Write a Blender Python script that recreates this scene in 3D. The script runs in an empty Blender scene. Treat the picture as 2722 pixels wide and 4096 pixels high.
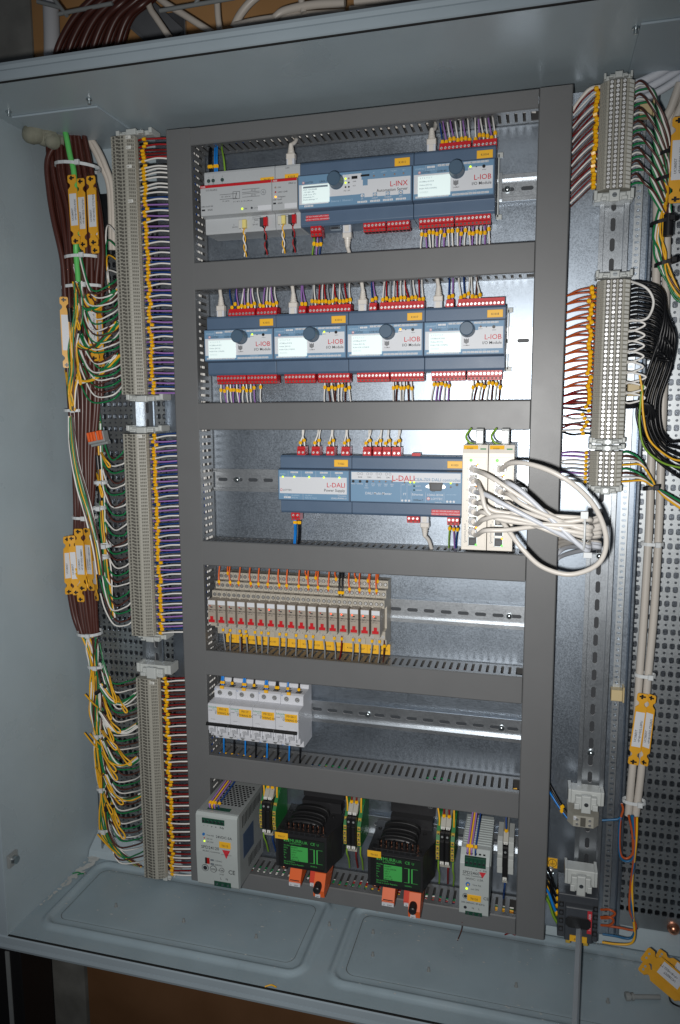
import bpy, math, random
from mathutils import Vector, Matrix
random.seed(7)
rnd = random.uniform
scene = bpy.context.scene
COL = scene.collection

# ------------------------------------------------------------------ camera
CAM = Vector((0.5317, -1.0259, 0.1933))
FPX = 2968.33
def rot3(yaw, pitch, roll):
    return (Matrix.Rotation(yaw, 3, 'Z') @ Matrix.Rotation(pitch, 3, 'X') @ Matrix.Rotation(roll, 3, 'Y'))
RM = rot3(math.radians(15.0045), math.radians(-7.6249), math.radians(0.2995))
cam = bpy.data.cameras.new('camera'); cam_o = bpy.data.objects.new('camera', cam); COL.objects.link(cam_o)
right, fwd, up = RM.col[0], RM.col[1], RM.col[2]
m3 = Matrix((right, up, -fwd)).transposed()
cam_o.matrix_world = Matrix.Translation(CAM) @ m3.to_4x4()
cam.sensor_fit = 'HORIZONTAL'; cam.sensor_width = 36.0; cam.lens = 36.0 * FPX / 2722.0
cam.clip_start = 0.02; cam.clip_end = 50
scene.camera = cam_o
def at(u, v, **k):
    """point on the plane x=, y= or z= that is seen at photo pixel u, v"""
    d = RM @ Vector(((u - 1361) / FPX, 1, -(v - 2048) / FPX))
    (a, val), = k.items(); i = 'xyz'.index(a)
    return CAM + d * ((val - CAM[i]) / d[i])

# ------------------------------------------------------------------ light: camera flash plus the dim room
w = bpy.data.worlds.new('World'); scene.world = w; w.use_nodes = True
w.node_tree.nodes['Background'].inputs[0].default_value = (0.75, 0.85, 1.0, 1)
w.node_tree.nodes['Background'].inputs[1].default_value = 0.045
ld = bpy.data.lights.new('camera_flash', 'SPOT'); ld.energy = 44; ld.color = (1.0, 0.985, 0.96)
ld.spot_size = math.radians(100); ld.spot_blend = 1.0; ld.shadow_soft_size = 0.012
lo = bpy.data.objects.new('camera_flash', ld); COL.objects.link(lo)
FL = Vector((0.495, -1.03, 0.165)); AIM = FL + fwd
lo.location = FL; lo.rotation_euler = (AIM - FL).to_track_quat('-Z', 'Y').to_euler()
scene.view_settings.view_transform = 'Standard'; scene.view_settings.look = 'None'
scene.view_settings.exposure = 0.0; scene.view_settings.gamma = 1.0
scene.cycles.max_bounces = 6

# ------------------------------------------------------------------ materials
MATS = {}
def srgb(r, g, b):
    f = lambda c: (c / 255 / 12.92) if c / 255 <= 0.04045 else ((c / 255 + 0.055) / 1.055) ** 2.4
    return (f(r), f(g), f(b))
def mat(name, col, rough=0.5, metal=0.0, var=0.0, scale=60.0, bump=0.0, bscale=400.0, spec=None, emit=None, estr=0.0, trans=0.0, coat=0.0):
    m = bpy.data.materials.new(name); m.use_nodes = True
    nt = m.node_tree; b = nt.nodes['Principled BSDF']
    b.inputs['Base Color'].default_value = (*col, 1); b.inputs['Roughness'].default_value = rough
    b.inputs['Metallic'].default_value = metal
    if spec is not None: b.inputs['Specular IOR Level'].default_value = spec
    if coat: b.inputs['Coat Weight'].default_value = coat
    if trans: b.inputs['Transmission Weight'].default_value = trans
    if emit: b.inputs['Emission Color'].default_value = (*emit, 1); b.inputs['Emission Strength'].default_value = estr
    if var or bump:
        tc = nt.nodes.new('ShaderNodeTexCoord')
    if var:
        n = nt.nodes.new('ShaderNodeTexNoise'); n.inputs['Scale'].default_value = scale; n.inputs['Detail'].default_value = 6
        nt.links.new(tc.outputs['Object'], n.inputs['Vector'])
        r = nt.nodes.new('ShaderNodeMapRange'); r.inputs[1].default_value = .3; r.inputs[2].default_value = .7
        r.inputs[3].default_value = 1 - var; r.inputs[4].default_value = 1 + var
        nt.links.new(n.outputs[0], r.inputs[0])
        mx = nt.nodes.new('ShaderNodeVectorMath'); mx.operation = 'SCALE'; mx.inputs[0].default_value = col
        nt.links.new(r.outputs[0], mx.inputs['Scale']); nt.links.new(mx.outputs[0], b.inputs['Base Color'])
        rr = nt.nodes.new('ShaderNodeMapRange'); rr.inputs[1].default_value = .3; rr.inputs[2].default_value = .7
        rr.inputs[3].default_value = max(rough - var * 1.2, .02); rr.inputs[4].default_value = min(rough + var * 1.2, 1)
        nt.links.new(n.outputs[0], rr.inputs[0]); nt.links.new(rr.outputs[0], b.inputs['Roughness'])
    if bump:
        n2 = nt.nodes.new('ShaderNodeTexNoise'); n2.inputs['Scale'].default_value = bscale; n2.inputs['Detail'].default_value = 3
        nt.links.new(tc.outputs['Object'], n2.inputs['Vector'])
        bp = nt.nodes.new('ShaderNodeBump'); bp.inputs['Strength'].default_value = bump; bp.inputs['Distance'].default_value = 0.0006
        nt.links.new(n2.outputs[0], bp.inputs['Height']); nt.links.new(bp.outputs[0], b.inputs['Normal'])
    MATS[name] = m
    return m
def S(r, g, b): return srgb(r, g, b)
mat('enclosure_paint', S(167, 181, 188), .30, var=.05, scale=9, bump=.35, bscale=700)
mat('floor_paint', S(150, 167, 176), .33, var=.07, scale=14, bump=.25, bscale=900)
mat('lip_paint', S(164, 178, 187), .38, var=.03, scale=12, bump=.2, bscale=900)
mat('seal_black', (.012, .012, .012), .7)
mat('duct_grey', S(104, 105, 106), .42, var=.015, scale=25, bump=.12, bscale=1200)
mat('duct_inner_shade', S(52, 52, 52), .6, var=.03)  # duct plastic darkened so the inside seen through slots looks shaded
def galvanised(name, col, rough, vscale=220, bumpd=.12, spread=.16, metal=1.0):
    m = bpy.data.materials.new(name); m.use_nodes = True; nt = m.node_tree; b = nt.nodes['Principled BSDF']
    b.inputs['Metallic'].default_value = metal
    tc = nt.nodes.new('ShaderNodeTexCoord')
    v = nt.nodes.new('ShaderNodeTexVoronoi'); v.inputs['Scale'].default_value = vscale
    nt.links.new(tc.outputs['Object'], v.inputs['Vector'])
    n = nt.nodes.new('ShaderNodeTexNoise'); n.inputs['Scale'].default_value = 18; n.inputs['Detail'].default_value = 8
    nt.links.new(tc.outputs['Object'], n.inputs['Vector'])
    sep = nt.nodes.new('ShaderNodeSeparateColor'); nt.links.new(v.outputs['Color'], sep.inputs[0])
    add = nt.nodes.new('ShaderNodeMath'); add.operation = 'ADD'
    nt.links.new(sep.outputs[0], add.inputs[0]); nt.links.new(n.outputs[0], add.inputs[1])
    r = nt.nodes.new('ShaderNodeMapRange'); r.inputs[1].default_value = .4; r.inputs[2].default_value = 1.5
    r.inputs[3].default_value = 1 - spread; r.inputs[4].default_value = 1 + spread
    nt.links.new(add.outputs[0], r.inputs[0])
    mx = nt.nodes.new('ShaderNodeVectorMath'); mx.operation = 'SCALE'; mx.inputs[0].default_value = col
    nt.links.new(r.outputs[0], mx.inputs['Scale']); nt.links.new(mx.outputs[0], b.inputs['Base Color'])
    r2 = nt.nodes.new('ShaderNodeMapRange'); r2.inputs[1].default_value = .4; r2.inputs[2].default_value = 1.5
    r2.inputs[3].default_value = rough - .07; r2.inputs[4].default_value = rough + .07
    nt.links.new(add.outputs[0], r2.inputs[0]); nt.links.new(r2.outputs[0], b.inputs['Roughness'])
    bp = nt.nodes.new('ShaderNodeBump'); bp.inputs['Strength'].default_value = bumpd; bp.inputs['Distance'].default_value = .0005
    nt.links.new(add.outputs[0], bp.inputs['Height']); nt.links.new(bp.outputs[0], b.inputs['Normal'])
    MATS[name] = m
galvanised('galvanised_plate', (.34, .39, .45), .385, 900, .02, .04, .95)
galvanised('galvanised_rail', (.50, .53, .56), .36, 1500, .0, .03, .95)
mat('steel_smooth', (.60, .66, .72), .45, metal=.7)
galvanised('zinc_profile', (.50, .53, .55), .42, 1500, .0, .03)
galvanised('backdrop_zinc', (.19, .21, .24), .34, 800, .03, .06)  # dark metal of the sheet added behind the perforated holes
mat('hole_shadow', (.02, .022, .025), .8)
mat('module_blue', S(80, 100, 124), .42, var=.03, scale=30, bump=.1, bscale=1500)
mat('module_blue_light', S(104, 140, 170), .5)
mat('print_white', S(206, 209, 214), .5)
mat('print_dark', S(38, 40, 46), .6)
mat('print_grey', S(96, 104, 112), .6)
mat('print_red', S(190, 40, 50), .5)
mat('print_green', S(30, 140, 90), .5)
mat('print_blue', S(40, 110, 180), .5)
mat('print_lightblue', S(165, 190, 208), .5)
mat('print_lime', S(70, 170, 82), .5)
mat('panel_lime', S(70, 170, 84), .5)
mat('panel_dark', S(26, 36, 30), .5)
mat('lcd_screen', S(214, 228, 228), .25, emit=S(214, 230, 228), estr=.42)
mat('lcd_ink', S(120, 134, 146), .5)
mat('label_yellow', S(236, 180, 44), .45)
mat('tag_yellow', S(218, 160, 42), .42, var=.05, scale=50)
mat('marker_yellow', S(240, 184, 22), .35, var=.06, scale=300)
mat('sticker_red', S(196, 50, 60), .45)
mat('plug_red', S(186, 26, 34), .38, var=.04, scale=120)
mat('screw_steel', (.86, .86, .86), .42, metal=1.0)
mat('zinc_screw', (.55, .6, .62), .28, metal=1.0)
mat('copper', (.72, .32, .2), .3, metal=1.0)
mat('led_green', S(190, 230, 40), .3, emit=S(190, 235, 20), estr=1.6)
mat('led_bright_green', S(110, 250, 90), .3, emit=S(90, 255, 70), estr=1.3)
mat('led_orange', S(255, 170, 20), .3, emit=S(255, 160, 0), estr=2.2)
mat('led_red', S(255, 80, 40), .3, emit=S(255, 60, 20), estr=3.0)
mat('led_red_off', S(170, 30, 26), .3)
mat('led_off', S(140, 120, 110), .3)
mat('abb_grey', S(176, 180, 183), .42, var=.02, scale=30)
mat('abb_red', S(188, 30, 38), .42)
mat('terminal_grey', S(160, 158, 148), .5, var=.04, scale=200)
mat('terminal_recess', S(84, 82, 76), .6)
mat('terminal_marker', S(222, 222, 216), .5)
mat('clamp_white', S(186, 190, 188), .4, var=.03)
mat('relay_beige', S(158, 148, 136), .42, var=.03, scale=100)
mat('relay_socket', S(172, 166, 154), .45, var=.04, scale=100)
mat('breaker_white', S(202, 204, 210), .42, var=.02)
mat('plastic_black', (.012, .012, .013), .38)
mat('plastic_dark_grey', S(62, 66, 72), .45, var=.04)
mat('knob_blue', S(70, 92, 112), .42)
mat('psu_grey', S(172, 179, 178), .45, var=.02)
mat('psu_metal', S(140, 144, 144), .4, var=.03)
mat('pcb_green', S(26, 70, 54), .45)
mat('switch_cream', S(220, 214, 204), .42, var=.02)
mat('orange_plastic', S(222, 96, 34), .42)
mat('orange_red_plastic', S(205, 62, 40), .42)
mat('earth_green', S(36, 112, 56), .45)
mat('earth_yellow', S(190, 160, 66), .45)
mat('putty', S(128, 128, 114), .8, var=.15, scale=60, bump=.8, bscale=120)
mat('tie_white', S(208, 212, 214), .35)
mat('tape_black', (.01, .01, .012), .35)
mat('metal_black', (.02, .02, .022), .4)
for n, c in dict(white=(226, 224, 220), violet=(152, 112, 180), blue=(28, 62, 122), lightblue=(26, 128, 214), red=(158, 30, 34), darkred=(120, 26, 26),
                 brown=(84, 48, 42), black=(18, 19, 22), orange=(214, 98, 44), orangebrown=(176, 82, 40), green=(22, 120, 70), yellow=(232, 176, 40), grey=(148, 152, 156),
                 earth=(120, 160, 50), lime=(96, 190, 100), cream=(206, 198, 188), petrol=(30, 96, 140)).items():
    mat('wire_' + n, S(*c), .36, spec=.4)
mat('steel_glare', (.95, .95, .95), .3, metal=.35)  # flash glare on steel screws and slot rims, put into near-white colour
mat('upright_slot_shade', (.03, .033, .038), .6)  # shade inside the upright rail slots, put into colour
mat('slot_shade', (.04, .046, .054), .5)  # shade inside the horizontal rail slots, put into colour
galvanised('upright_rail', (.40, .43, .46), .36, 1500, .0, .03, .95)
mat('rating_blue', S(62, 78, 104), .5)
mat('cream_sheath', S(190, 184, 176), .45)
mat('cable_brown', S(72, 36, 29), .38, var=.06, scale=20)
mat('patch_white', S(212, 207, 200), .38, var=.02)
mat('patch_bluewhite', S(200, 204, 212), .38)
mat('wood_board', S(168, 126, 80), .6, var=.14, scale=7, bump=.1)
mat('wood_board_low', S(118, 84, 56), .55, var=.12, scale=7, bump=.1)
mat('concrete', S(122, 122, 118), .7, var=.22, scale=16, bump=.6, bscale=80)
mat('pipe_white', S(190, 192, 196), .45)
mat('dust', S(190, 192, 190), .9, var=.1)
mat('clip_cream', S(196, 178, 136), .5)

# floor dust: pale specks and smears on the paint
def dusty(name):
    m = MATS[name]; nt = m.node_tree; b = nt.nodes['Principled BSDF']
    src = b.inputs['Base Color'].links[0].from_socket
    tc = nt.nodes.new('ShaderNodeTexCoord')
    n = nt.nodes.new('ShaderNodeTexNoise'); n.inputs['Scale'].default_value = 260; n.inputs['Detail'].default_value = 2
    n3 = nt.nodes.new('ShaderNodeTexNoise'); n3.inputs['Scale'].default_value = 11; n3.inputs['Detail'].default_value = 8; n3.inputs['Roughness'].default_value = .65
    nt.links.new(tc.outputs['Object'], n.inputs['Vector']); nt.links.new(tc.outputs['Object'], n3.inputs['Vector'])
    r = nt.nodes.new('ShaderNodeMapRange'); r.inputs[1].default_value = .66; r.inputs[2].default_value = .72
    r3 = nt.nodes.new('ShaderNodeMapRange'); r3.inputs[1].default_value = .5; r3.inputs[2].default_value = .75
    nt.links.new(n.outputs[0], r.inputs[0]); nt.links.new(n3.outputs[0], r3.inputs[0])
    mu = nt.nodes.new('ShaderNodeMath'); mu.operation = 'MULTIPLY'; nt.links.new(r.outputs[0], mu.inputs[0]); nt.links.new(r3.outputs[0], mu.inputs[1])
    ad = nt.nodes.new('ShaderNodeMath'); ad.operation = 'MULTIPLY_ADD'; ad.use_clamp = True
    nt.links.new(r3.outputs[0], ad.inputs[0]); ad.inputs[1].default_value = .25; nt.links.new(mu.outputs[0], ad.inputs[2])
    mx = nt.nodes.new('ShaderNodeMix'); mx.data_type = 'RGBA'
    nt.links.new(ad.outputs[0], mx.inputs[0]); nt.links.new(src, mx.inputs[6]); mx.inputs[7].default_value = (.42, .44, .45, 1)
    nt.links.new(mx.outputs[2], b.inputs['Base Color'])
dusty('floor_paint')

# ------------------------------------------------------------------ mesh helpers
TXT = {}
def glyphs(body, size):
    key = body
    if key not in TXT:
        c = bpy.data.curves.new('txt', 'FONT'); c.body = body; c.size = 1.0; c.resolution_u = 2; c.offset = .006
        o = bpy.data.objects.new('txt', c); COL.objects.link(o)
        dg = bpy.context.evaluated_depsgraph_get(); dg.update()
        me = bpy.data.meshes.new_from_object(o.evaluated_get(dg))
        vs = [(v.co.x, v.co.y) for v in me.vertices]; fs = [tuple(p.vertices) for p in me.polygons]
        bpy.data.objects.remove(o); bpy.data.curves.remove(c); bpy.data.meshes.remove(me)
        TXT[key] = (vs, fs, max([v[0] for v in vs] + [0]))
    return TXT[key]

class MB:
    def __init__(s): s.v = []; s.f = []; s.mi = []; s.mats = []; s.sm = []
    def slot(s, m):
        if m not in s.mats: s.mats.append(m)
        return s.mats.index(m)
    def add(s, vs, fs, m, smooth=False):
        o = len(s.v); s.v += [tuple(v) for v in vs]; k = s.slot(m)
        for f in fs: s.f.append(tuple(i + o for i in f)); s.mi.append(k); s.sm.append(smooth)
        return s
    def box(s, x0, x1, y0, y1, z0, z1, m, M=None):
        vs = [Vector((x, y, z)) for x in (x0, x1) for y in (y0, y1) for z in (z0, z1)]
        if M is not None: vs = [M @ v for v in vs]
        return s.add(vs, [(0, 1, 3, 2), (4, 6, 7, 5), (0, 4, 5, 1), (2, 3, 7, 6), (0, 2, 6, 4), (1, 5, 7, 3)], m)
    def cbox(s, x0, x1, y0, y1, z0, z1, m, c=.001):
        """box with chamfered front (-y) edges"""
        vs = [(x0, y1, z0), (x1, y1, z0), (x1, y1, z1), (x0, y1, z1), (x0, y0 + c, z0), (x1, y0 + c, z0), (x1, y0 + c, z1), (x0, y0 + c, z1),
              (x0 + c, y0, z0 + c), (x1 - c, y0, z0 + c), (x1 - c, y0, z1 - c), (x0 + c, y0, z1 - c)]
        return s.add(vs, [(3, 2, 1, 0), (0, 1, 5, 4), (1, 2, 6, 5), (2, 3, 7, 6), (3, 0, 4, 7), (4, 5, 9, 8), (5, 6, 10, 9), (6, 7, 11, 10), (7, 4, 8, 11), (8, 9, 10, 11)], m)
    def prism_x(s, prof, x0, x1, m, smooth=False):
        n = len(prof); vs = [(x0, y, z) for y, z in prof] + [(x1, y, z) for y, z in prof]
        fs = [(i, (i + 1) % n, n + (i + 1) % n, n + i) for i in range(n)] + [tuple(range(n))[::-1], tuple(range(n, 2 * n))]
        return s.add(vs, fs, m, smooth)
    def prism_z(s, prof, z0, z1, m):
        n = len(prof); vs = [(x, y, z0) for x, y in prof] + [(x, y, z1) for x, y in prof]
        fs = [(i, (i + 1) % n, n + (i + 1) % n, n + i) for i in range(n)] + [tuple(range(n))[::-1], tuple(range(n, 2 * n))]
        return s.add(vs, fs, m)
    def prism_y(s, prof, y0, y1, m, M=None):
        n = len(prof); vs = [Vector((x, y0, z)) for x, z in prof] + [Vector((x, y1, z)) for x, z in prof]
        if M is not None: vs = [M @ v for v in vs]
        fs = [(i, (i + 1) % n, n + (i + 1) % n, n + i) for i in range(n)] + [tuple(range(n))[::-1], tuple(range(n, 2 * n))]
        return s.add(vs, fs, m)
    def cyl(s, p0, p1, r0, r1, m, n=12, smooth=True, caps=True):
        p0 = Vector(p0); p1 = Vector(p1); d = (p1 - p0).normalized()
        a = d.orthogonal().normalized(); b = d.cross(a)
        ring = lambda p, r: [p + (a * math.cos(2 * math.pi * i / n) + b * math.sin(2 * math.pi * i / n)) * r for i in range(n)]
        s.add(ring(p0, r0) + ring(p1, r1), [(i, (i + 1) % n, n + (i + 1) % n, n + i) for i in range(n)], m, smooth)
        if caps:
            s.add(ring(p1, r1), [tuple(range(n))], m); s.add(ring(p0, r0), [tuple(range(n))[::-1]], m)
        return s
    def dome(s, c, r, h, m, n=10, d=(0, -1, 0)):
        c = Vector(c); d = Vector(d).normalized(); a = d.orthogonal().normalized(); b = d.cross(a)
        vs = []
        for k in range(3):
            t = k / 3 * math.pi / 2
            vs += [c + d * h * math.sin(t) + (a * math.cos(2 * math.pi * i / n) + b * math.sin(2 * math.pi * i / n)) * r * math.cos(t) for i in range(n)]
        vs.append(c + d * h)
        fs = [(k * n + i, k * n + (i + 1) % n, (k + 1) * n + (i + 1) % n, (k + 1) * n + i) for k in range(2) for i in range(n)]
        fs += [(2 * n + i, 2 * n + (i + 1) % n, 3 * n) for i in range(n)]
        return s.add(vs, fs, m, True)
    def tube(s, pts, r, m, n=7, caps=True):
        pts = [Vector(p) for p in pts]; N = len(pts); vs = []
        d = (pts[1] - pts[0]).normalized(); a = d.orthogonal().normalized()
        for i, p in enumerate(pts):
            if i == 0: t = pts[1] - p
            elif i == N - 1: t = p - pts[-2]
            else: t = pts[i + 1] - pts[i - 1]
            t.normalize(); a = (a - t * a.dot(t)); a.normalize(); b = t.cross(a)
            rr = r(i / (N - 1)) if callable(r) else r
            vs += [p + (a * math.cos(2 * math.pi * k / n) + b * math.sin(2 * math.pi * k / n)) * rr for k in range(n)]
        fs = [(i * n + k, i * n + (k + 1) % n, (i + 1) * n + (k + 1) % n, (i + 1) * n + k) for i in range(N - 1) for k in range(n)]
        s.add(vs, fs, m, True)
        if caps: s.add(vs[:n], [tuple(range(n))[::-1]], m); s.add(vs[-n:], [tuple(range(n))], m)
        return s
    def text(s, body, p, size, m, align='l', xd=(1, 0, 0), zd=(0, 0, 1), sx=1.0):
        vs, fs, wd = glyphs(body, size); p = Vector(p); xd = Vector(xd).normalized(); zd = Vector(zd).normalized()
        off = {'l': 0, 'c': -wd / 2, 'r': -wd}[align]
        return s.add([p + xd * ((x + off) * size * sx) + zd * (y * size) for x, y in vs], fs, m)
    def cell(s, cx, cz, w, h, hw, hh, r, y, m, rim=.0015, axis='y', rimm=None):
        """rectangle w x h with a rounded hole hw x hh, in the plane y"""
        inner = []; outer = []
        for sx, sz, a0 in ((1, 1, 0), (-1, 1, 90), (-1, -1, 180), (1, -1, 270)):
            ccx = cx + sx * (hw / 2 - r); ccz = cz + sz * (hh / 2 - r)
            for k in range(3):
                an = math.radians(a0 + k * 45); inner.append((ccx + r * math.cos(an), ccz + r * math.sin(an)))
            ex = cx + sx * w / 2; ez = cz + sz * h / 2
            q = [(ex, inner[-3][1]), (ex, ez), (inner[-1][0], ez)] if a0 in (0, 180) else [(inner[-3][0], ez), (ex, ez), (ex, inner[-1][1])]
            outer += q
        n = 12; vs = [(x, y, z) for x, z in outer] + [(x, y, z) for x, z in inner] + [(x, y + rim, z) for x, z in inner]
        s.add(vs[:24], [(i, (i + 1) % n, n + (i + 1) % n, n + i) for i in range(n)], m)
        s.add(vs[12:], [(i, (i + 1) % n, n + (i + 1) % n, n + i) for i in range(n)], rimm or m)
        return s
    def mesh(s, name):
        me = bpy.data.meshes.new(name); me.from_pydata(s.v, [], s.f)
        for m in s.mats: me.materials.append(MATS[m])
        me.polygons.foreach_set('material_index', s.mi); me.polygons.foreach_set('use_smooth', s.sm); me.update()
        return me
    def build(s, name, parent=None, bev=0):
        o = bpy.data.objects.new(name, s.mesh(name)); COL.objects.link(o)
        if parent is not None: o.parent = parent
        if bev:
            b = o.modifiers.new('bevel', 'BEVEL'); b.width = bev; b.segments = 2; b.limit_method = 'ANGLE'; b.angle_limit = .6
        return o

LABELS = {}
def tag(o, label, cat, group=None, kind=None):
    if label: o['label'] = label; LABELS.setdefault(label, []).append(o.name)
    if cat: o['category'] = cat
    if group: o['group'] = group
    if kind: o['kind'] = kind
    return o
def thing(name, label, cat, loc=(0, 0, 0), group=None):
    o = bpy.data.objects.new(name, None); COL.objects.link(o); o.location = loc; o.empty_display_size = .01
    return tag(o, label, cat, group)
def inst(name, me, loc, parent=None, rot=None, scale=None):
    o = bpy.data.objects.new(name, me); COL.objects.link(o); o.location = loc
    if rot: o.rotation_euler = rot
    if scale: o.scale = scale
    if parent is not None: o.parent = parent
    return o
def structure(name, mb):
    o = mb.build(name); o['kind'] = 'structure'; return o
def smoothp(pts, seg=5):
    """Catmull-Rom through the points"""
    P = [Vector(p) for p in pts]
    if len(P) < 3: return P
    P = [P[0] * 2 - P[1]] + P + [P[-1] * 2 - P[-2]]; out = []
    for i in range(1, len(P) - 2):
        for k in range(seg):
            t = k / seg; a, b, c, d = P[i - 1], P[i], P[i + 1], P[i + 2]
            out.append(.5 * ((2 * b) + (c - a) * t + (2 * a - 5 * b + 4 * c - d) * t * t + (3 * b - 3 * c + d - a) * t ** 3))
    out.append(P[-2]); return out
def ordn(n):
    return '%d%s' % (n, {1: 'st', 2: 'nd', 3: 'rd'}.get(n if n < 20 else n % 10, 'th'))
WIRES = []
def wire(pts, colour, label, group, r=.0011, mark=None, seg=5, n=6, cat='wire', mr=1.7, ml=.0045):
    """remember a wire; the 300 that show largest become objects of their own, see the end of the script"""
    path = smoothp(pts, seg); WIRES.append((path, colour, label, group, r, mark or [], n, cat, mr, ml))
def wire_tube(mb, w):
    path, colour, label, group, r, mark, n, cat, mr, ml = w; mb.tube(path, r, 'wire_' + colour if 'wire_' + colour in MATS else colour, n)
def wire_marks(w, mk):
    path, colour, label, group, r, mark, n, cat, mr, ml = w
    for t in mark:
        i = min(max(int(t * (len(path) - 1)), 0), len(path) - 2); p = path[i].lerp(path[i + 1], t * (len(path) - 1) - i)
        d = (path[i + 1] - path[i]).normalized(); q = mk(); q.cyl(p - d * ml / 2, p + d * ml / 2, r * mr, r * mr, 'marker_yellow', 6, smooth=False)
        q.cyl(p - d * ml * .10, p + d * ml * .10, r * mr * 1.25, r * mr * 1.25, 'marker_yellow', 6, smooth=False)
        yield q
def build_wires(limit=296):
    def score(w):
        path, r = w[0], w[4]; L = 0; m = 0
        for a, b in zip(path, path[1:]):
            ua, va = pj(a); ub, vb = pj(b)
            if 0 < ua < 2722 and 0 < va < 4096: L += math.hypot(ua - ub, va - vb)
        return L * r
    W = sorted([w for w in WIRES if score(w) > 0], key=score, reverse=True)
    for w in W[:limit]:
        mb = MB(); wire_tube(mb, w); o = mb.build('wire'); tag(o, w[2], w[7], w[3])
        for q in wire_marks(w, MB): q.build('marker_sleeve', o)
    mb = MB()
    for w in W[limit:]:
        wire_tube(mb, w)
        for q in wire_marks(w, lambda: mb): pass
    o = mb.build('thin_wires'); tag(o, 'the many short thin wires with yellow markers between terminals and ducts', None, kind='stuff')
IM = RM.transposed()
def pj(p): d = IM @ (Vector(p) - CAM); return 1361 + FPX * d.x / d.y, 2048 - FPX * d.z / d.y

# ================================================================== the room behind
WY = .12; ZF_ = -.595
a = MB(); a.box(-1.6, -.297, WY - .004, WY + .1, -2.2, 2.2, 'concrete'); structure('concrete_wall', a)
a = MB(); a.box(-.2965, 2.2, WY, WY + .08, -.2, 2.2, 'wood_board')
o = structure('board_wall', a)
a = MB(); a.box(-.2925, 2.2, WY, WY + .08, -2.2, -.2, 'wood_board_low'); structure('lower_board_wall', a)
a = MB(); a.box(-3, 3, -4, WY + .2, -1.8, -1.75, 'concrete'); structure('floor', a)

p = at(118, 3900, y=0)
a = MB(); a.cbox(p.x - .20, p.x, -.02, .06, -1.2, ZF_ - .03, 'plastic_black', .002); a.box(p.x - .03, p.x - .022, -.022, -.0202, -1.2, -.75, 'psu_metal')
o = a.build('dark_filler'); tag(o, 'plain dark block added below the left end of the cabinet', 'block')  # block added to fill an unclear dark area

# ================================================================== the enclosure
XL, ZF, ZT, YB, YL, XR = -.230, -.595, .615, .093, -.155, .965
cab = thing('enclosure', 'grey painted steel control cabinet standing open around all the wiring', 'cabinet')
a = MB(); a.box(XL, XR, YB, YB + .002, ZF, ZT, 'enclosure_paint'); a.build('back_panel', cab)
a = MB(); a.box(XL - .002, XL, YL, YB, ZF - .02, ZT + .02, 'enclosure_paint')
a.box(XL - .02, XL - .0022, YL - .001, YL + .012, ZF - .02, ZT + .02, 'lip_paint'); a.build('side_wall', cab)
a = MB(); a.box(XR, XR + .002, YL, YB, ZF, ZT, 'enclosure_paint'); a.build('side_wall', cab)
# ceiling, with front flange (groove, bead)
a = MB(); a.box(XL, XR, YL, YB, ZT, ZT + .002, 'enclosure_paint'); a.build('ceiling_panel', cab)
def flange(zs, sg, name):
    """door frame rim: seal line, flat band, groove, rolled outer edge"""
    a = MB()
    a.box(XL, XR, YL - .0015, YL + .001, zs, zs + sg * .0015, 'seal_black')
    a.prism_x([(YL, zs + sg * .0015), (YL - .003, zs + sg * .003), (YL - .003, zs + sg * .013), (YL, zs + sg * .0135)], XL - .02, XR, 'lip_paint')
    a.prism_x([(YL - .0005, zs + sg * .0137), (YL - .0035, zs + sg * .0143), (YL - .0042, zs + sg * .019), (YL - .003, zs + sg * .023), (YL + .003, zs + sg * .0256), (YL + .02, zs + sg * .026), (YL + .02, zs + sg * .0137)], XL - .02, XR, 'lip_paint')
    a.build(name, cab)
flange(ZT, 1, 'front_rim'); flange(ZF, -1, 'front_rim')
a = MB(); a.box(XL - .002, XR, YL + .02, YB, ZT + .024, ZT + .026, 'lip_paint'); a.build('roof_panel', cab)

# floor: pressed ridges round two gland openings
def smst(t): t = min(max(t, 0), 1); return t * t * (3 - 2 * t)
def rrdist(x, y, cx, cy, hx, hy, r):
    dx = max(abs(x - cx) - hx + r, 0); dy = max(abs(y - cy) - hy + r, 0); i = min(max(abs(x - cx) - hx + r, abs(y - cy) - hy + r), 0)
    return math.hypot(dx, dy) + i - r
PANS = [(.015, -.040, .212, .082), (.530, -.040, .260, .082)]
nx, ny = 400, 70; vs = []; fs = []
for j in range(ny + 1):
    y = YL + (YB - YL) * j / ny
    for i in range(nx + 1):
        x = XL + (XR - XL) * i / nx; h = 0
        for px, py, hx, hy in PANS:
            d = rrdist(x, y, px, py, hx, hy, .022); h += .0052 * (1 - smst((abs(d) - .0015) / .006)) if abs(d) < .008 else 0
            d2 = rrdist(x, y, px, py, hx - .017, hy - .017, .014)
            if d2 < 0: h += .0008
        vs.append((x, y, ZF + h))
for j in range(ny):
    for i in range(nx): q = j * (nx + 1) + i; fs.append((q, q + 1, q + nx + 2, q + nx + 1))
a = MB(); a.add(vs, fs, 'floor_paint', True); a.build('floor_panel', cab)
scr = MB(); scr.cyl((0, 0, 0), (0, 0, .0055), .0017, .0017, 'psu_metal', 8); scr.cyl((0, 0, 0), (0, 0, .0010), .0028, .0028, 'psu_metal', 6); scrm = scr.mesh('stud')
for u, v in [(340, 3497), (464, 3621), (735, 3682), (1025, 3745), (1318, 3696), (1493, 3727), (1716, 3878), (2066, 3940), (2433, 4003), (1492, 3817)]:
    p = at(u, v, z=ZF + .004); inst('floor_stud', scrm, (p.x, p.y, ZF + .001), cab)
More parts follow.
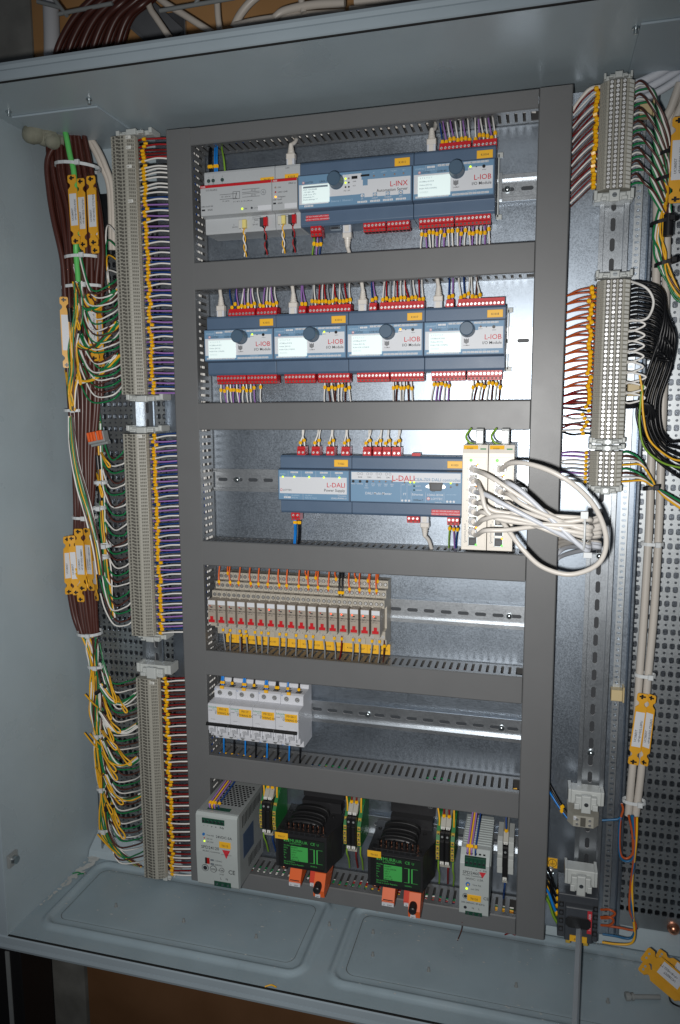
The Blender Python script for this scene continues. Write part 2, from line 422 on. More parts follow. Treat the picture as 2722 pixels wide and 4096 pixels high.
# seam lines of the gland plates on the floor
for px, py, hx, hy in PANS:
    a = MB(); ring = []
    for k in range(48):
        an = 2 * math.pi * k / 48; c, s_ = math.cos(an), math.sin(an); r = .014
        ex = (hx - .017 - r) * (1 if c > 0 else -1); ey = (hy - .017 - r) * (1 if s_ > 0 else -1)
        ring.append((px + ex + r * c, py + ey + r * s_))
    n = len(ring); inn = [(px + (x - px) * .9965, py + (y - py) * .991) for x, y in ring]
    a.add([(x, y, ZF + .0014) for x, y in ring] + [(x, y, ZF + .0014) for x, y in inn], [(i, (i + 1) % n, n + (i + 1) % n, n + i) for i in range(n)], 'terminal_recess')
    a.build('gland_plate_seam', cab)
# plaster dust smears in the floor corner
def smear(cx, cy, rx, ry, z, seed, k=26):
    random.seed(seed); mb = MB()
    pts = [(cx + rx * math.cos(2 * math.pi * i / k) * rnd(.45, 1.1), cy + ry * math.sin(2 * math.pi * i / k) * rnd(.45, 1.1), z) for i in range(k)]
    mb.add(pts + [(cx, cy, z)], [(i, (i + 1) % k, k) for i in range(k)], 'dust'); return mb
q = MB()
for i in range(70):
    t = rnd(0, 1) ** 1.5; px = XL + .004 + rnd(0, .03) * (1 - t); py = YB - .012 - t * .17
    s_ = smear(px, py, rnd(.0015, .012) * (1 - .8 * t), rnd(.002, .016) * (1 - .7 * t), ZF + .0012 + i * 2e-5, i, 14); q.add(s_.v, s_.f, 'dust')
for i in range(260):
    px = rnd(XL + .01, .72); py = rnd(-.03, .07) if i % 3 else rnd(-.14, .05)
    rr = rnd(.0004, .0014); s_ = smear(px, py, rr * rnd(1, 2.5), rr, ZF + .0066, i + 100, 7); q.add(s_.v, s_.f, 'dust')
o = q.build('plaster_dust'); tag(o, 'white plaster dust and crumbs scattered on the cabinet floor', 'dust', kind='stuff')
random.seed(11)

# sill strip at the back of the floor
a = MB(); a.prism_x([(.072, ZF + .0005), (.052, ZF + .0005), (.056, ZF + .012), (.092, ZF + .036), (.092, ZF + .0005)], XL + .002, XR - .002, 'enclosure_paint'); a.build('rear_sill', cab)
# ceiling gland plates
for (x0, x1, y0, y1) in ((-.208, -.070, -.062, .045), (.626, .80, -.095, .035)):
    a = MB(); a.cbox(x0, x1, y0, y1, ZT - .0028, ZT - .0003, 'lip_paint', .0004); g = a.build('gland_plate', cab)
hm = MB(); hm.cyl((0, 0, 0), (0, 0, -.007), .0022, .0022, 'zinc_screw', 8); hm.cyl((0, 0, 0), (0, 0, -.002), .0042, .0042, 'zinc_screw', 6); hmm = hm.mesh('ceiling_stud')
for u, v in [(35, 452), (357, 402), (563, 527), (2545, 118)]:
    p = at(u, v, z=ZT - .003); inst('ceiling_stud', hmm, (p.x, p.y, ZT - .0005), cab)
# mounting plate
a = MB(); a.box(XL + .004, XR - .004, .0865, .0885, -.578, .545, 'backdrop_zinc'); a.build('hole_backdrop', cab)  # dark sheet added so the perforated holes look shaded
a = MB(); a.box(-.046, .655, .055, .057, -.582, .607, 'galvanised_plate'); a.box(-.046, -.0445, .057, .075, -.582, .607, 'galvanised_plate'); a.build('mounting_plate', cab)

# perforated side panels
def perforated(name, x0, x1, z0, z1, y, px=.0100, pz=.0202, m='zinc_profile'):
    a = MB(); nx = int((x1 - x0) / px); nz = int((z1 - z0) / pz)
    for i in range(nx):
        for j in range(nz):
            cx = x0 + (i + .5) * px; z = z0 + j * pz
            a.cell(cx, z + pz * .32, px, pz * .64, .0069, .0088, .0022, y, m, rim=.0022)
            a.cell(cx, z + pz * .82, px, pz * .36, .0036, .0036, .0016, y, m, rim=.0022)
    o = a.build(name, cab); return x0 + nx * px
perforated('perforated_panel', -.203, -.050, -.565, .50, .075)
perforated('perforated_panel', .6665, .80, -.550, .585, .070, .00995, .0204)
a = MB(); a.box(.6665, .80, .0703, .0722, -.572, -.550, 'zinc_profile'); a.box(.80, .803, .05, .08, -.578, .585, 'zinc_profile'); a.build('panel_flange', cab)
a = MB(); a.box(-.206, -.203, .060, .09, -.58, .50, 'zinc_profile'); a.build('panel_flange', cab)
# upright profile right of the vertical rail: narrow punched strip, flat web, rounded edge
a = MB(); z = -.56
while z < .55:
    a.cell(.6475, z + .0045, .0095, .009, .0042, .0042, .0018, .050, 'zinc_profile', .002)
    a.cell(.6475, z + .0125, .0095, .007, .0060, .0030, .0010, .050, 'zinc_profile', .002); z += .016
a.build('punched_strip', cab)
a = MB(); a.prism_z([(.6524, .056), (.6524, .050), (.6530, .0492), (.6590, .0492), (.6596, .052), (.6605, .0525), (.6625, .0485), (.6650, .0475), (.6668, .050), (.6672, .070), (.6655, .070)], -.575, .60, 'galvanised_plate'); a.build('upright_profile', cab)

# ================================================================== cable ducts
def duct(label, x0, x1, z0, z1, vertical=False, sides=(1, 1), y0=0.0, y1=.053, pitch=.0105):
    t = thing('cable_duct', label, 'cable duct', ((x0 + x1) / 2, y1, (z0 + z1) / 2), 'grey slotted cable ducts')
    off = Vector(t.location)
    def P(mb, name, **k):
        mb.v = [tuple(Vector(v) - off) for v in mb.v]; return mb.build(name, t, **k)
    a = MB(); c = .0014; L = .009
    if vertical:
        prof = [(x0, y0 + c), (x0 + c, y0), (x1 - c, y0), (x1, y0 + c), (x1, y0 + L), (x1 - .0012, y0 + L), (x1 - .0012, y0 + .0016), (x0 + .0012, y0 + .0016), (x0 + .0012, y0 + L), (x0, y0 + L)]
        a.prism_z(prof, z0, z1, 'duct_grey')
    else:
        prof = [(y0 + c, z0), (y0, z0 + c), (y0, z1 - c), (y0 + c, z1), (y0 + L, z1), (y0 + L, z1 - .0012), (y0 + .0016, z1 - .0012), (y0 + .0016, z0 + .0012), (y0 + L, z0 + .0012), (y0 + L, z0)]
        a.prism_x(prof, x0, x1, 'duct_grey')
    P(a, 'duct_cover')
    a = MB()
    e = .0016
    if vertical:
        a.box(x0 + e, x1 - e, y1 - .002, y1, z0, z1, 'duct_inner_shade')
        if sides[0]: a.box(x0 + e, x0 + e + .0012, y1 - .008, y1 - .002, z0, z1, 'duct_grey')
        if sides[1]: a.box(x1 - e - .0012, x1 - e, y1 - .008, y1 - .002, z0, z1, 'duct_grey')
        P(a, 'duct_base')
        fm = MB(); fm.prism_x([(0, -.0033), (.0385, -.0033), (.0385, .0033), (0, .0033)], -.0006, .0006, 'duct_grey')
        me = fm.mesh('finger'); n = int((z1 - z0) / pitch)
        for s_, xx in ((0, x0 + e + .0006), (1, x1 - e - .0006)):
            if not sides[s_]: continue
            for i in range(n):
                inst('finger', me, Vector((xx, y0 + .0065, z0 + (i + .5) * pitch)) - off, t)
    else:
        a.box(x0, x1, y1 - .002, y1, z0 + e, z1 - e, 'duct_inner_shade')
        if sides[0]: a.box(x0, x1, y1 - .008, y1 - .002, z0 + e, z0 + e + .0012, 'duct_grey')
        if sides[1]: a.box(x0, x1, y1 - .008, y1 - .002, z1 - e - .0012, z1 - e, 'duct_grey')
        P(a, 'duct_base')
        fm = MB(); fm.box(-.0033, .0033, 0, .0385, -.0006, .0006, 'duct_grey'); me = fm.mesh('finger'); n = int((x1 - x0) / pitch)
        for s_, zz in ((0, z0 + e + .0006), (1, z1 - e - .0006)):
            if not sides[s_]: continue
            for i in range(n):
                inst('finger', me, Vector((x0 + (i + .5) * pitch, y0 + .0065, zz)) - off, t)
    return t
DL, DM, DR, DE = 0.0, .0383, .5191, .560
duct('tall vertical grey cable duct left of the device rows', DL, DM, -.567, .5965, True)
duct('tall vertical grey cable duct right of the device rows', DR, DE, -.567, .5965, True)
HZ = [(.5727, .5965), (.3723, .4114), (.1690, .2087), (-.0381, 0.0), (-.2132, -.1737), (-.3853, -.3459), (-.567, -.5395)]
nm = ['topmost horizontal grey cable duct just under the cabinet ceiling', 'horizontal grey cable duct under the row with the automation server',
      'horizontal grey cable duct under the row of four matching blue I/O modules', 'horizontal grey cable duct under the two cream network switches',
      'horizontal grey cable duct under the beige relay row', 'horizontal grey cable duct under the white circuit breakers',
      'lowest horizontal grey cable duct behind the transformers, next to the cabinet floor']
for (z0, z1), l in zip(HZ, nm): duct(l, DM + .0004, .5186, z0, z1)

# jumbled wires lying inside the ducts, seen through the slots
def fill(z0, z1, cols, seed, n=24):
    random.seed(seed); q = MB()
    for i in range(n):
        y = rnd(.016, .044); pts = []
        if z0 < .1: hi, lo = z1 - .013, z0 + .006
        else: hi, lo = z1 - .006, z0 + .010
        lo = min(lo, hi - .002); z = rnd(lo, hi)
        for k in range(9): pts.append((DM + .002 + (DR - DM - .006) * k / 8, min(max(y + rnd(-.008, .008), .013), .046), min(max(z + rnd(-.008, .008), lo), hi)))
        q.tube(smoothp(pts, 4), .0015, 'wire_' + random.choice(cols), 5)
    return q
for i, (zz, cols, l) in enumerate([(HZ[0], ['white', 'black', 'white', 'blue', 'cream'], 'the topmost duct'), (HZ[1], ['white', 'blue', 'violet', 'white'], 'the duct under the automation server row'), (HZ[2], ['white', 'violet', 'blue'], 'the duct under the four I/O modules'),
        (HZ[3], ['orange', 'orange', 'black', 'orangebrown'], 'the duct under the network switches'), (HZ[4], ['blue', 'lightblue', 'black', 'brown'], 'the duct under the relays'), (HZ[5], ['blue', 'lightblue', 'red', 'yellow', 'green', 'white'], 'the duct under the circuit breakers'),
        (HZ[6], ['red', 'white', 'blue', 'yellow', 'green'], 'the lowest duct')]):
    o = fill(*zz, cols, i).build('wire_jumble'); tag(o, 'loose jumble of thin wires lying inside ' + l, 'wires', kind='stuff')
def fillv(x0, x1, cols, seed, n=44):
    random.seed(seed); q = MB()
    for i in range(n):
        x = rnd(x0 + .006, x1 - .006); y = rnd(.014, .044); pts = []
        for k in range(14): pts.append((min(max(x + rnd(-.008, .008), x0 + .006), x1 - .006), min(max(y + rnd(-.008, .008), .013), .046), -.56 + 1.15 * k / 13))
        q.tube(smoothp(pts, 4), .0015, 'wire_' + random.choice(cols), 5)
    return q
o = fillv(DL, DM, ['white', 'violet', 'blue', 'white', 'white', 'white', 'grey'], 31).build('wire_jumble'); tag(o, 'loose upright wires packed inside the left vertical duct', 'wires', kind='stuff')
o = fillv(DR, DE, ['white', 'violet', 'orange', 'red', 'black'], 32).build('wire_jumble'); tag(o, 'loose upright wires packed inside the right vertical duct', 'wires', kind='stuff')
random.seed(5)

# ================================================================== mounting rails
def hrail(z, x0, x1, label, screws=()):
    t = thing('mounting_rail', label, 'mounting rail', (x0, .055, z), 'horizontal steel mounting rails')
    a = MB(); n = int((x1 - x0) / .025); pw = (x1 - x0) / n
    for i in range(n): a.cell((i + .5) * pw, 0, pw, .024, .0165, .0055, .0026, -.0015, 'galvanised_rail', .001, rimm='steel_glare')
    for s_ in (1, -1):
        a.box(0, x1 - x0, -.0082, -.0015, s_ * .012, s_ * .0131, 'galvanised_rail')
        a.box(0, x1 - x0, -.0090, -.0080, s_ * .0120, s_ * .0175, 'galvanised_rail')
    a.box(.002, x1 - x0 - .002, -.0006, -.0002, -.0045, .0045, 'slot_shade')  # added strip, coloured dark as the shade in the slots
    a.build('rail', t)
    for sx in screws:
        b = MB(); b.cyl((sx - x0, -.0016, 0), (sx - x0, -.0035, 0), .0045, .0045, 'zinc_screw', 12); b.dome((sx - x0, -.0035, 0), .0036, .0022, 'zinc_screw'); b.build('rail_screw', t)
RZ = [.4925, .2910, .0900, -.1020, -.2740, -.455]
hrail(RZ[0], .0385, .519, 'steel mounting rail carrying the automation server row, bare at its right end', (.480,))
hrail(RZ[1], .0385, .519, 'steel mounting rail behind the four matching blue I/O modules', ())
hrail(RZ[2], .0385, .519, 'steel mounting rail bare at its left end beside the lighting power supply', (.076,))
hrail(RZ[3], .0385, .519, 'slotted steel mounting rail running bare to the right of the relays', (.497,))
hrail(RZ[4], .0385, .519, 'slotted steel mounting rail running bare to the right of the circuit breakers', (.286, .490))
hrail(RZ[5], .0385, .519, 'steel mounting rail behind the transformers and power supplies', ())
def vrail(x, z0, z1, y, label, screws=()):
    t = thing('mounting_rail', label, 'mounting rail', (x, y, z0), 'upright steel mounting rails')
    a = MB(); n = int((z1 - z0) / .0253); pw = (z1 - z0) / n
    for i in range(n): a.cell(0, (i + .5) * pw, .0245, pw, .0062, .0170, .003, .0, 'upright_rail', .0014, rimm='steel_glare')
    for s_ in (1, -1):
        a.box(s_ * .01225, s_ * .0135, -.0125, .0, 0, z1 - z0, 'upright_rail')
        a.box(s_ * .01225, s_ * .0178, -.0135, -.0125, 0, z1 - z0, 'upright_rail')
        a.box(s_ * .0168, s_ * .0178, -.0125, -.0095, 0, z1 - z0, 'upright_rail')
    a.box(-.0050, .0050, .0030, .0034, .002, z1 - z0 - .002, 'upright_slot_shade')  # added dark strip so the upright slots look shaded
    for zz in (.1, (z1 - z0) / 2, z1 - z0 - .1): a.box(-.010, .010, .0036, .055 - y - .0005, zz - .012, zz + .012, 'zinc_profile')
    a.build('rail', t)
    for sz in screws:
        b = MB(); b.cyl((0, -.0002, sz - z0), (0, -.002, sz - z0), .0048, .0048, 'zinc_screw', 12); b.dome((0, -.002, sz - z0), .0038, .0028, 'zinc_screw'); b.build('rail_screw', t)
XRR = .6165
vrail(XRR, -.545, .60, .040, 'upright slotted steel mounting rail right of the ducts', (at(2418, 2227, y=.036).z, at(2370, 3017, y=.036).z))
vrail(-.0705, -.58, .60, .042, 'upright slotted steel mounting rail left of the ducts')

# ================================================================== devices
YB_ = .0465
def body_profile(zc, sh, ys=.001, yf=-.010, hf=.0225, ysh=.0035):
    """DIN module side profile (y, z): wall side, shoulders, raised face"""
    return [(YB_, zc - sh), (ysh, zc - sh), (ys, zc - sh + .003), (ys, zc - hf - .0015), (yf + .0005, zc - hf), (yf, zc - hf + .0008),
            (yf, zc + hf - .0008), (yf + .0005, zc + hf), (ys, zc + hf + .0015), (ys, zc + sh - .003), (ysh, zc + sh), (YB_, zc + sh)]
def screws_mesh():
    a = MB(); a.cyl((0, .0004, 0), (0, -.0005, 0), .00175, .00165, 'screw_steel', 8); a.box(-.0014, .0014, -.0007, -.0004, -.00025, .00025, 'print_dark', Matrix.Rotation(.7, 4, 'Y')); return a.mesh('screw')
SCREW = screws_mesh()
PLUGC = {}
def plug(parent, x0, n, z, up, y=.004, pitch=.0051, depth=.016, h=.0125):
    """red screw plug with n terminals, sticking out above (up) or below the module"""
    key = (n, up, h)
    if key not in PLUGC:
        s = 1 if up else -1; w_ = n * pitch; a = MB()
        a.prism_x([(0, 0), (0, s * h * .62), (.0015, s * h * .66), (.0015, s * h), (depth, s * h), (depth, 0)] if up else
                  [(0, 0), (0, -h * .60), (.0018, -h * .66), (.0018, -h), (depth, -h), (depth, 0)], 0, w_, 'plug_red')
        for i in range(n):
            cx = (i + .5) * pitch
            a.box(cx - .0013, cx + .0013, .0012, .0016, s * h * .72, s * h * .9, 'terminal_recess' if not up else 'plug_red')
            if i: a.box(i * pitch - .00018, i * pitch + .00018, -.0002, .0003, min(0, s * h * .6), max(0, s * h * .6), 'print_dark')
            a.box(cx - .0018, cx + .0018, .004, .011, s * h * 1.0, s * h * 1.0 + s * .0004, 'hole_shadow')
        if up: a.box(-.002, 0, .009, depth - .001, 0, h * .5, 'plug_red')
        PLUGC[key] = a.mesh('terminal_plug')
    s = 1 if up else -1; o = inst('terminal_plug', PLUGC[key], (x0, y, z), parent)
    for i in range(n): inst('screw', SCREW, ((i + .5) * pitch, 0, s * h * .32), o)
    return [(x0 + (i + .5) * pitch, y + .0075, z + s * h) for i in range(n)]
def knob(parent, x, y, z, r=.0098):
    a = MB(); a.cyl((x, y, z), (x, y - .002, z), r * 1.05, r * 1.05, 'knob_blue', 24); a.cyl((x, y - .002, z), (x, y - .016, z), r, r * .93, 'knob_blue', 24); a.cyl((x, y - .016, z), (x, y - .0172, z), r * .93, r * .82, 'knob_blue', 24)
    a.cyl((x, y - .0174, z), (x, y - .01745, z), r * .55, r * .55, 'knob_blue', 20)
    a.build('knob', parent)
def led(parent, x, y, z, m, r=.0013):
    a = MB(); a.dome((x, y + .0002, z), r, r * .6, m, 8); a.build('led', parent)
def idlabel(parent, x0, x1, z0, z1, y, body, m='label_yellow', size=.0038, name='identification_label', tm='print_dark'):
    a = MB(); a.cbox(x0, x1, y - .0006, y + .0002, z0, z1, m, .0003)
    lines = body.split('\n'); n = len(lines); h = (z1 - z0)
    for i, l in enumerate(lines):
        a.text(l, ((x0 + x1) / 2, y - .0009, z0 + h * (1 - (i + .72) / n) - (0 if n > 1 else -.0003) - (size * .02)), size, tm, 'c')
    a.build(name, parent)

def face_text(F, lst):
    for (b, x, z, s, m, *al) in lst: F.text(b, (x, 0, z), s, m, al[0] if al else 'l')

def loytec_mark(F, x, y, z, s=.0032, m='print_dark'):
    F.cyl((x, y, z + s * .35), (x, y - .0001, z + s * .35), s * .55, s * .55, 'print_red', 14); F.cyl((x, y - .0001, z + s * .35), (x, y - .0002, z + s * .35), s * .42, s * .42, 'print_white', 14)
    F.text('L', (x, y - .0003, z), s * .8, 'print_red', 'c'); F.text('LOYTEC', (x + s * .8, y - .0002, z), s, m)
def labels_row(F, x0, n, z, y, txt, w_=.0046, m='print_white', tm='print_grey'):
    for i in range(n):
        F.box(x0 + i * w_ + .0003, x0 + (i + 1) * w_ - .0003, y - .0003, y + .0001, z, z + .0024, m); F.text(txt[i % len(txt)], (x0 + (i + .5) * w_, y - .0005, z + .0004), .0019, tm, 'c')

def blue_module(x0, x1, zc, label, idt, idx=None, sh=.0425):
    t = thing('control_module', label, 'control module', (0, 0, 0), 'blue rail mounted control modules')
    a = MB(); a.prism_x(body_profile(zc, sh), x0 + .0003, x1 - .0003, 'module_blue'); a.build('housing', t, bev=.0006)
    a = MB()
    if idt:
        lx = idx if idx is not None else x1 - .0245
        idlabel(t, lx, lx + .0205, zc + .0265, zc + .0365, .001, idt)
    return t
YF = -.010
def face_panel(t, x0, x1, zc, white, base='module_blue_light'):
    a = MB(); a.cbox(x0 + .0012, x1 - .0018, YF - .0006, YF, zc - .0212, zc + .0212, base, .0003)
    for (a0, a1, z0, z1) in white: a.box(a0, a1, YF - .0009, YF - .0004, z0, z1, 'print_white')
    return a
YT = YF - .0012
def lonmark(F, x, z):
    for i in range(5): F.box(x - .0035 + i * .0013, x - .0035 + i * .0013 + .0009, YT, YT + .0001, z - .003 + abs(i - 2) * .0008, z + .004 - (i % 2) * .001, 'print_dark')
    F.text('LonMark', (x, YT, z - .0055), .0022, 'print_dark', 'c')
def lcd(t, x0, x1, z0, z1, lines, head=False):
    a = MB(); a.cbox(x0, x1, YF - .0022, YF - .0006, z0, z1, 'lcd_screen', .0004)
    y = YF - .0025; h = (z1 - z0)
    if head: a.box(x0 + .002, x1 - .002, y, y + .0001, z1 - .0042, z1 - .0018, 'lcd_ink'); lines = [''] + lines
    n = len(lines)
    for i, l in enumerate(lines): a.text(l, (x0 + .002, y, z1 - .0038 - i * (h - .004) / n), .0027, 'lcd_ink')
    a.build('display', t)
def lio(x0, x1, zc, label, idt, model, ledm, row2='0-10V OUT'):
    t = blue_module(x0, x1, zc, label, idt)
    F = face_panel(t, x0, x1, zc, [(x0 + .0022, x1 - .0028, zc - .0145, zc + .0095), (x0 + .058 + .0145, x1 - .0028, zc + .0095, zc + .0135)])
    F.text('ETHERNET', (x0 + .004, YT, zc + .0155), .0026, 'print_lightblue'); F.text('24 VAC/DC', (x0 + .0195, YT, zc + .0135), .0022, 'print_lightblue')
    labels_row(F, x0 + .019, 2, zc + .0168, YF - .0006, ['+', '-'], .0055)
    labels_row(F, x0 + .033, 6, zc + .0178, YF - .0006, ['DO1', 'COM', 'DO2', 'DO3'], .0052); labels_row(F, x0 + .0665, 6, zc + .0178, YF - .0006, ['DO5', 'COM', 'DO6', 'DO7'], .0054)
    labels_row(F, x0 + .004, 9, zc - .0200, YF - .0006, ['UI1', 'GND', 'UI2', 'UI3'], .0049); labels_row(F, x0 + .052, 9, zc - .0200, YF - .0006, ['AO1', 'GND', 'AO2'], .0053)
    for xs in (.0175, .032, .0655): F.box(x0 + xs, x0 + xs + .0002, YT, YT + .0001, zc + .0135, zc + .0205, 'print_white')
    F.text(row2, (x0 + .078, YT, zc - .0170), .0023, 'print_lightblue', 'c')
    loytec_mark(F, x0 + .0095, YT, zc + .0107); F.text(model, (x0 + .0325, YT, zc + .0107), .0034, 'print_dark')
    F.text('L-IOB', (x1 - .0045, YT, zc - .0028), .0092, 'print_red', 'r'); F.text('I/O Module', (x1 - .0042, YT, zc - .0090), .0054, 'print_dark', 'r')
    F.text('status', (x0 + .0755, YT, zc + .0105), .0022, 'print_grey', 'c'); F.text('status', (x0 + .093, YT, zc + .0085), .0022, 'print_grey', 'c')
    F.cyl((x0 + .083, YT + .0002, zc + .0132), (x0 + .083, YT - .0001, zc + .0132), .0008, .0008, 'plastic_black', 8); F.cyl((x0 + .0925, YT + .0002, zc + .0130), (x0 + .0925, YT - .0004, zc + .0130), .0021, .0021, 'plastic_black', 12)
    lonmark(F, x0 + .0575, zc - .0050)
    F.build('front_panel', t)
    lcd(t, x0 + .0075, x0 + .0500, zc - .0185, zc + .0072, [' 2  7  2  7  2  7', 'UC58East-' + (idt or ''), 'Online (DC=2)', 'PUSH FOR CONFIG', ' | | | | | | | |'])
    knob(t, x0 + .0585, YF - .0006, zc + .0105)
    led(t, x0 + .0755, YT, zc + .0140, ledm, .0014)
    return t

def rj45(parentless_label, x, z, ys, up=True, length=.030, to=None, group='network patch cables'):
    """patch cable end: clear-grey plug, ribbed boot and cable; x,z where it meets the socket"""
    s = 1 if up else -1
    t = thing('patch_cable', parentless_label, 'network cable', (x, ys, z), group)
    a = MB(); a.cbox(-.0058, .0058, -.004, .004, min(0, s * .011), max(0, s * .011), 'patch_bluewhite', .0006); a.box(-.003, .003, -.0052, -.004, min(s * .002, s * .010), max(s * .002, s * .010), 'patch_white'); a.build('plug', t)
    a = MB()
    a.cbox(-.0062, .0062, -.0045, .0045, min(s * .011, s * .018), max(s * .011, s * .018), 'patch_white', .001)
    for k in range(4): r = .0054 - k * .0006; a.cyl((0, 0, s * (.0182 + k * .0030)), (0, 0, s * (.0202 + k * .0030)), r, r * .92, 'patch_white', 12)
    a.cyl((0, 0, s * .018), (0, 0, s * .031), .0042, .0029, 'patch_white', 10); a.build('boot', t)
    if to is not None:
        p = [Vector((0, 0, s * .030))] + [Vector(q) - Vector((x, ys, z)) for q in to]
        a = MB(); a.tube(smoothp(p, 5), .0027, 'patch_white', 10); a.build('cable', t)
    return t

# ---------------------------------------------------------------- row 1: two light grey bus devices
z1c = RZ[0]
def abb(x0, x1, label, idt, parts):
    t = thing('bus_device', label, 'bus device', (0, 0, 0))
    a = MB(); a.prism_x(body_profile(z1c, .0430, .004, -.010, .0205, .005), x0 + .0003, x1 - .0003, 'abb_grey'); a.build('housing', t, bev=.0006)
    y = -.0103
    F = MB(); F.box(x0 + .0006, x1 - .0006, y - .0003, y + .0002, z1c + .0168, z1c + .0203, 'abb_red'); F.text('ABB', (x0 + .002, y - .0005, z1c + .0172), .0036, 'print_white')
    for p in parts(F, x0, x1, y): pass
    F.build('printed_front', t); return t
def p1(F, x0, x1, y):
    F.text('SV/S 30.640.5', (x0 + .009, y, z1c + .0125), .0031, 'print_dark')
    for a_, b_, c_, d_ in [(.030, .056, .0060, .0064), (.030, .056, -.0002, .0002), (.064, .090, .0105, .0109), (.064, .090, .0065, .0069), (.064, .090, .0045, .0049), (.064, .090, .0002, .0006)]: F.box(x0 + a_, x0 + b_, y - .0002, y, z1c + c_, z1c + d_, 'print_dark')
    for a_, b_, c_, d_ in [(.050, .0504, -.0005, .0085), (.0600, .0604, -.0005, .0085), (.050, .0604, .0085, .0089), (.050, .0604, -.0009, -.0005)]: F.box(x0 + a_, x0 + b_, y - .0003, y, z1c + c_, z1c + d_, 'print_dark')
    F.text('/', (x0 + .0535, y - .0004, z1c + .0005), .010, 'print_dark')
    F.text('195 - 255V AC', (x0 + .032, y, z1c + .0024), .0024, 'print_dark'); F.text('50 - 60 Hz', (x0 + .034, y, z1c - .0036), .0024, 'print_dark'); F.text('30V DC', (x0 + .0770, y, z1c + .0080), .0024, 'print_dark'); F.text('30V DC', (x0 + .0770, y, z1c + .0015), .0024, 'print_dark')
    F.cyl((x0 + .0955, y, z1c + .005), (x0 + .0955, y - .0002, z1c + .005), .0038, .0038, 'print_grey', 20); F.cyl((x0 + .0955, y - .0002, z1c + .005), (x0 + .0955, y - .0003, z1c + .005), .0033, .0033, 'abb_grey', 20); F.text('G', (x0 + .0955, y - .0004, z1c + .0035), .0042, 'print_dark', 'c')
    F.text('5°C  45°C  In = 0 ≤ 640 mA', (x0 + .050, y, z1c - .0055), .0025, 'print_dark')
    F.text('ABB i-bus® EIB', (x0 + .0015, y, z1c - .0090), .0028, 'print_dark'); F.box(x0 + .002, x0 + .007, y - .0002, y, z1c - .0140, z1c - .0118, 'print_dark'); F.text('KNX', (x0 + .011, y, z1c - .0142), .0036, 'print_dark')
    F.text('ON', (x0 + .066, y, z1c - .0160), .0030, 'print_dark'); F.text('I > Imax', (x0 + .081, y, z1c - .0160), .0030, 'print_dark'); F.cyl((x0 + .078, y, z1c - .0148), (x0 + .078, y - .0006, z1c - .0148), .0015, .0015, 'plastic_dark_grey', 10)
    F.box(x0 + .087, x1 - .0008, y - .0003, y, z1c - .0190, z1c - .0125, 'print_white')
    for i, tx in enumerate('LN='):
        cx = x0 + (.0075, .0145, .0285)[i]; F.cyl((cx, .0036, z1c + .0305), (cx, .0030, z1c + .0305), .0026, .0026, 'pcb_green', 12); F.cyl((cx, .0030, z1c + .0305), (cx, .0026, z1c + .0305), .0017, .0017, 'zinc_screw', 10)
        F.text(str(i + 1), (cx, .0035, z1c + .0345), .0026, 'print_dark', 'c'); F.text(('L1', 'N', '+')[i], (cx, .0035, z1c + .0255), .0026, 'print_dark', 'c')
    F.text('2', (x0 + .044, .0035, z1c - .0330), .0030, 'print_dark'); F.text('30V DC', (x0 + .042, .0035, z1c - .0362), .0026, 'print_dark'); F.text('1', (x0 + .075, .0035, z1c - .0315), .0030, 'print_dark'); F.text('30V DC', (x0 + .073, .0035, z1c - .0347), .0026, 'print_dark'); F.text('Reset', (x0 + .076, .0035, z1c - .0285), .0026, 'print_dark')
    F.box(x0 + .073, x0 + .086, .0033, .0037, z1c - .0237, z1c - .0234, 'print_dark'); F.box(x0 + .073, x0 + .086, .0033, .0037, z1c - .0262, z1c - .0259, 'print_dark')
    F.cyl((x0 + .095, .0036, z1c - .0248), (x0 + .095, .0030, z1c - .0248), .0014, .0014, 'plastic_dark_grey', 10)
    return []
def p2(F, x0, x1, y):
    F.text('IPR/S 2.1', (x1 - .002, y, z1c + .0125), .0031, 'print_dark', 'r')
    for i, (tx, c) in enumerate([('ON', 'led_off'), ('LAN / LINK', 'led_red_off'), ('Telegram', 'orange_plastic')]): F.text(tx, (x0 + .009, y, z1c + .0085 - i * .0062), .0029, 'print_dark')
    F.text('ABB i-bus®', (x0 + .0015, y, z1c - .0075), .0028, 'print_dark'); F.box(x0 + .002, x0 + .006, y - .0002, y, z1c - .0125, z1c - .0103, 'print_dark'); F.text('KNX', (x0 + .0085, y, z1c - .0127), .0034, 'print_dark')
    F.box(x0 + .0185, x1 - .0006, y - .0003, y, z1c - .0190, z1c - .0125, 'print_white'); F.text('LAN', (x0 + .016, .0035, z1c + .0375), .0028, 'print_dark')
    F.box(x0 + .007, x0 + .020, .0033, .0037, z1c - .0237, z1c - .0234, 'print_dark'); F.box(x0 + .007, x0 + .020, .0033, .0037, z1c - .0262, z1c - .0259, 'print_dark'); F.cyl((x0 + .0295, .0036, z1c - .0238), (x0 + .0295, .0030, z1c - .0238), .0014, .0014, 'plastic_dark_grey', 10)
    return []
A0, A1, A2 = .0562, .1640, .2012
t = abb(A0, A1, 'wide light grey bus power supply with a red stripe and yellow label T0132', 'T0132', p1)
idlabel(t, A1 - .0215, A1 - .0015, z1c + .0215, z1c + .0285, .0036, 'T0132'); led(t, A0 + .0635, -.0104, z1c - .0148, 'led_green', .0015)
t2 = abb(A1, A2, 'narrow light grey network router beside the wide bus power supply, yellow label K1019', 'K1019', p2)
idlabel(t2, A2 - .0225, A2 - .0025, z1c + .0225, z1c + .0300, .0036, 'K1019')
for i, m in enumerate(('led_green', 'led_red_off', 'led_orange')): led(t2, A1 + .0055, -.0104, z1c + .0097 - i * .0062, m if i != 0 else 'led_off', .0013)
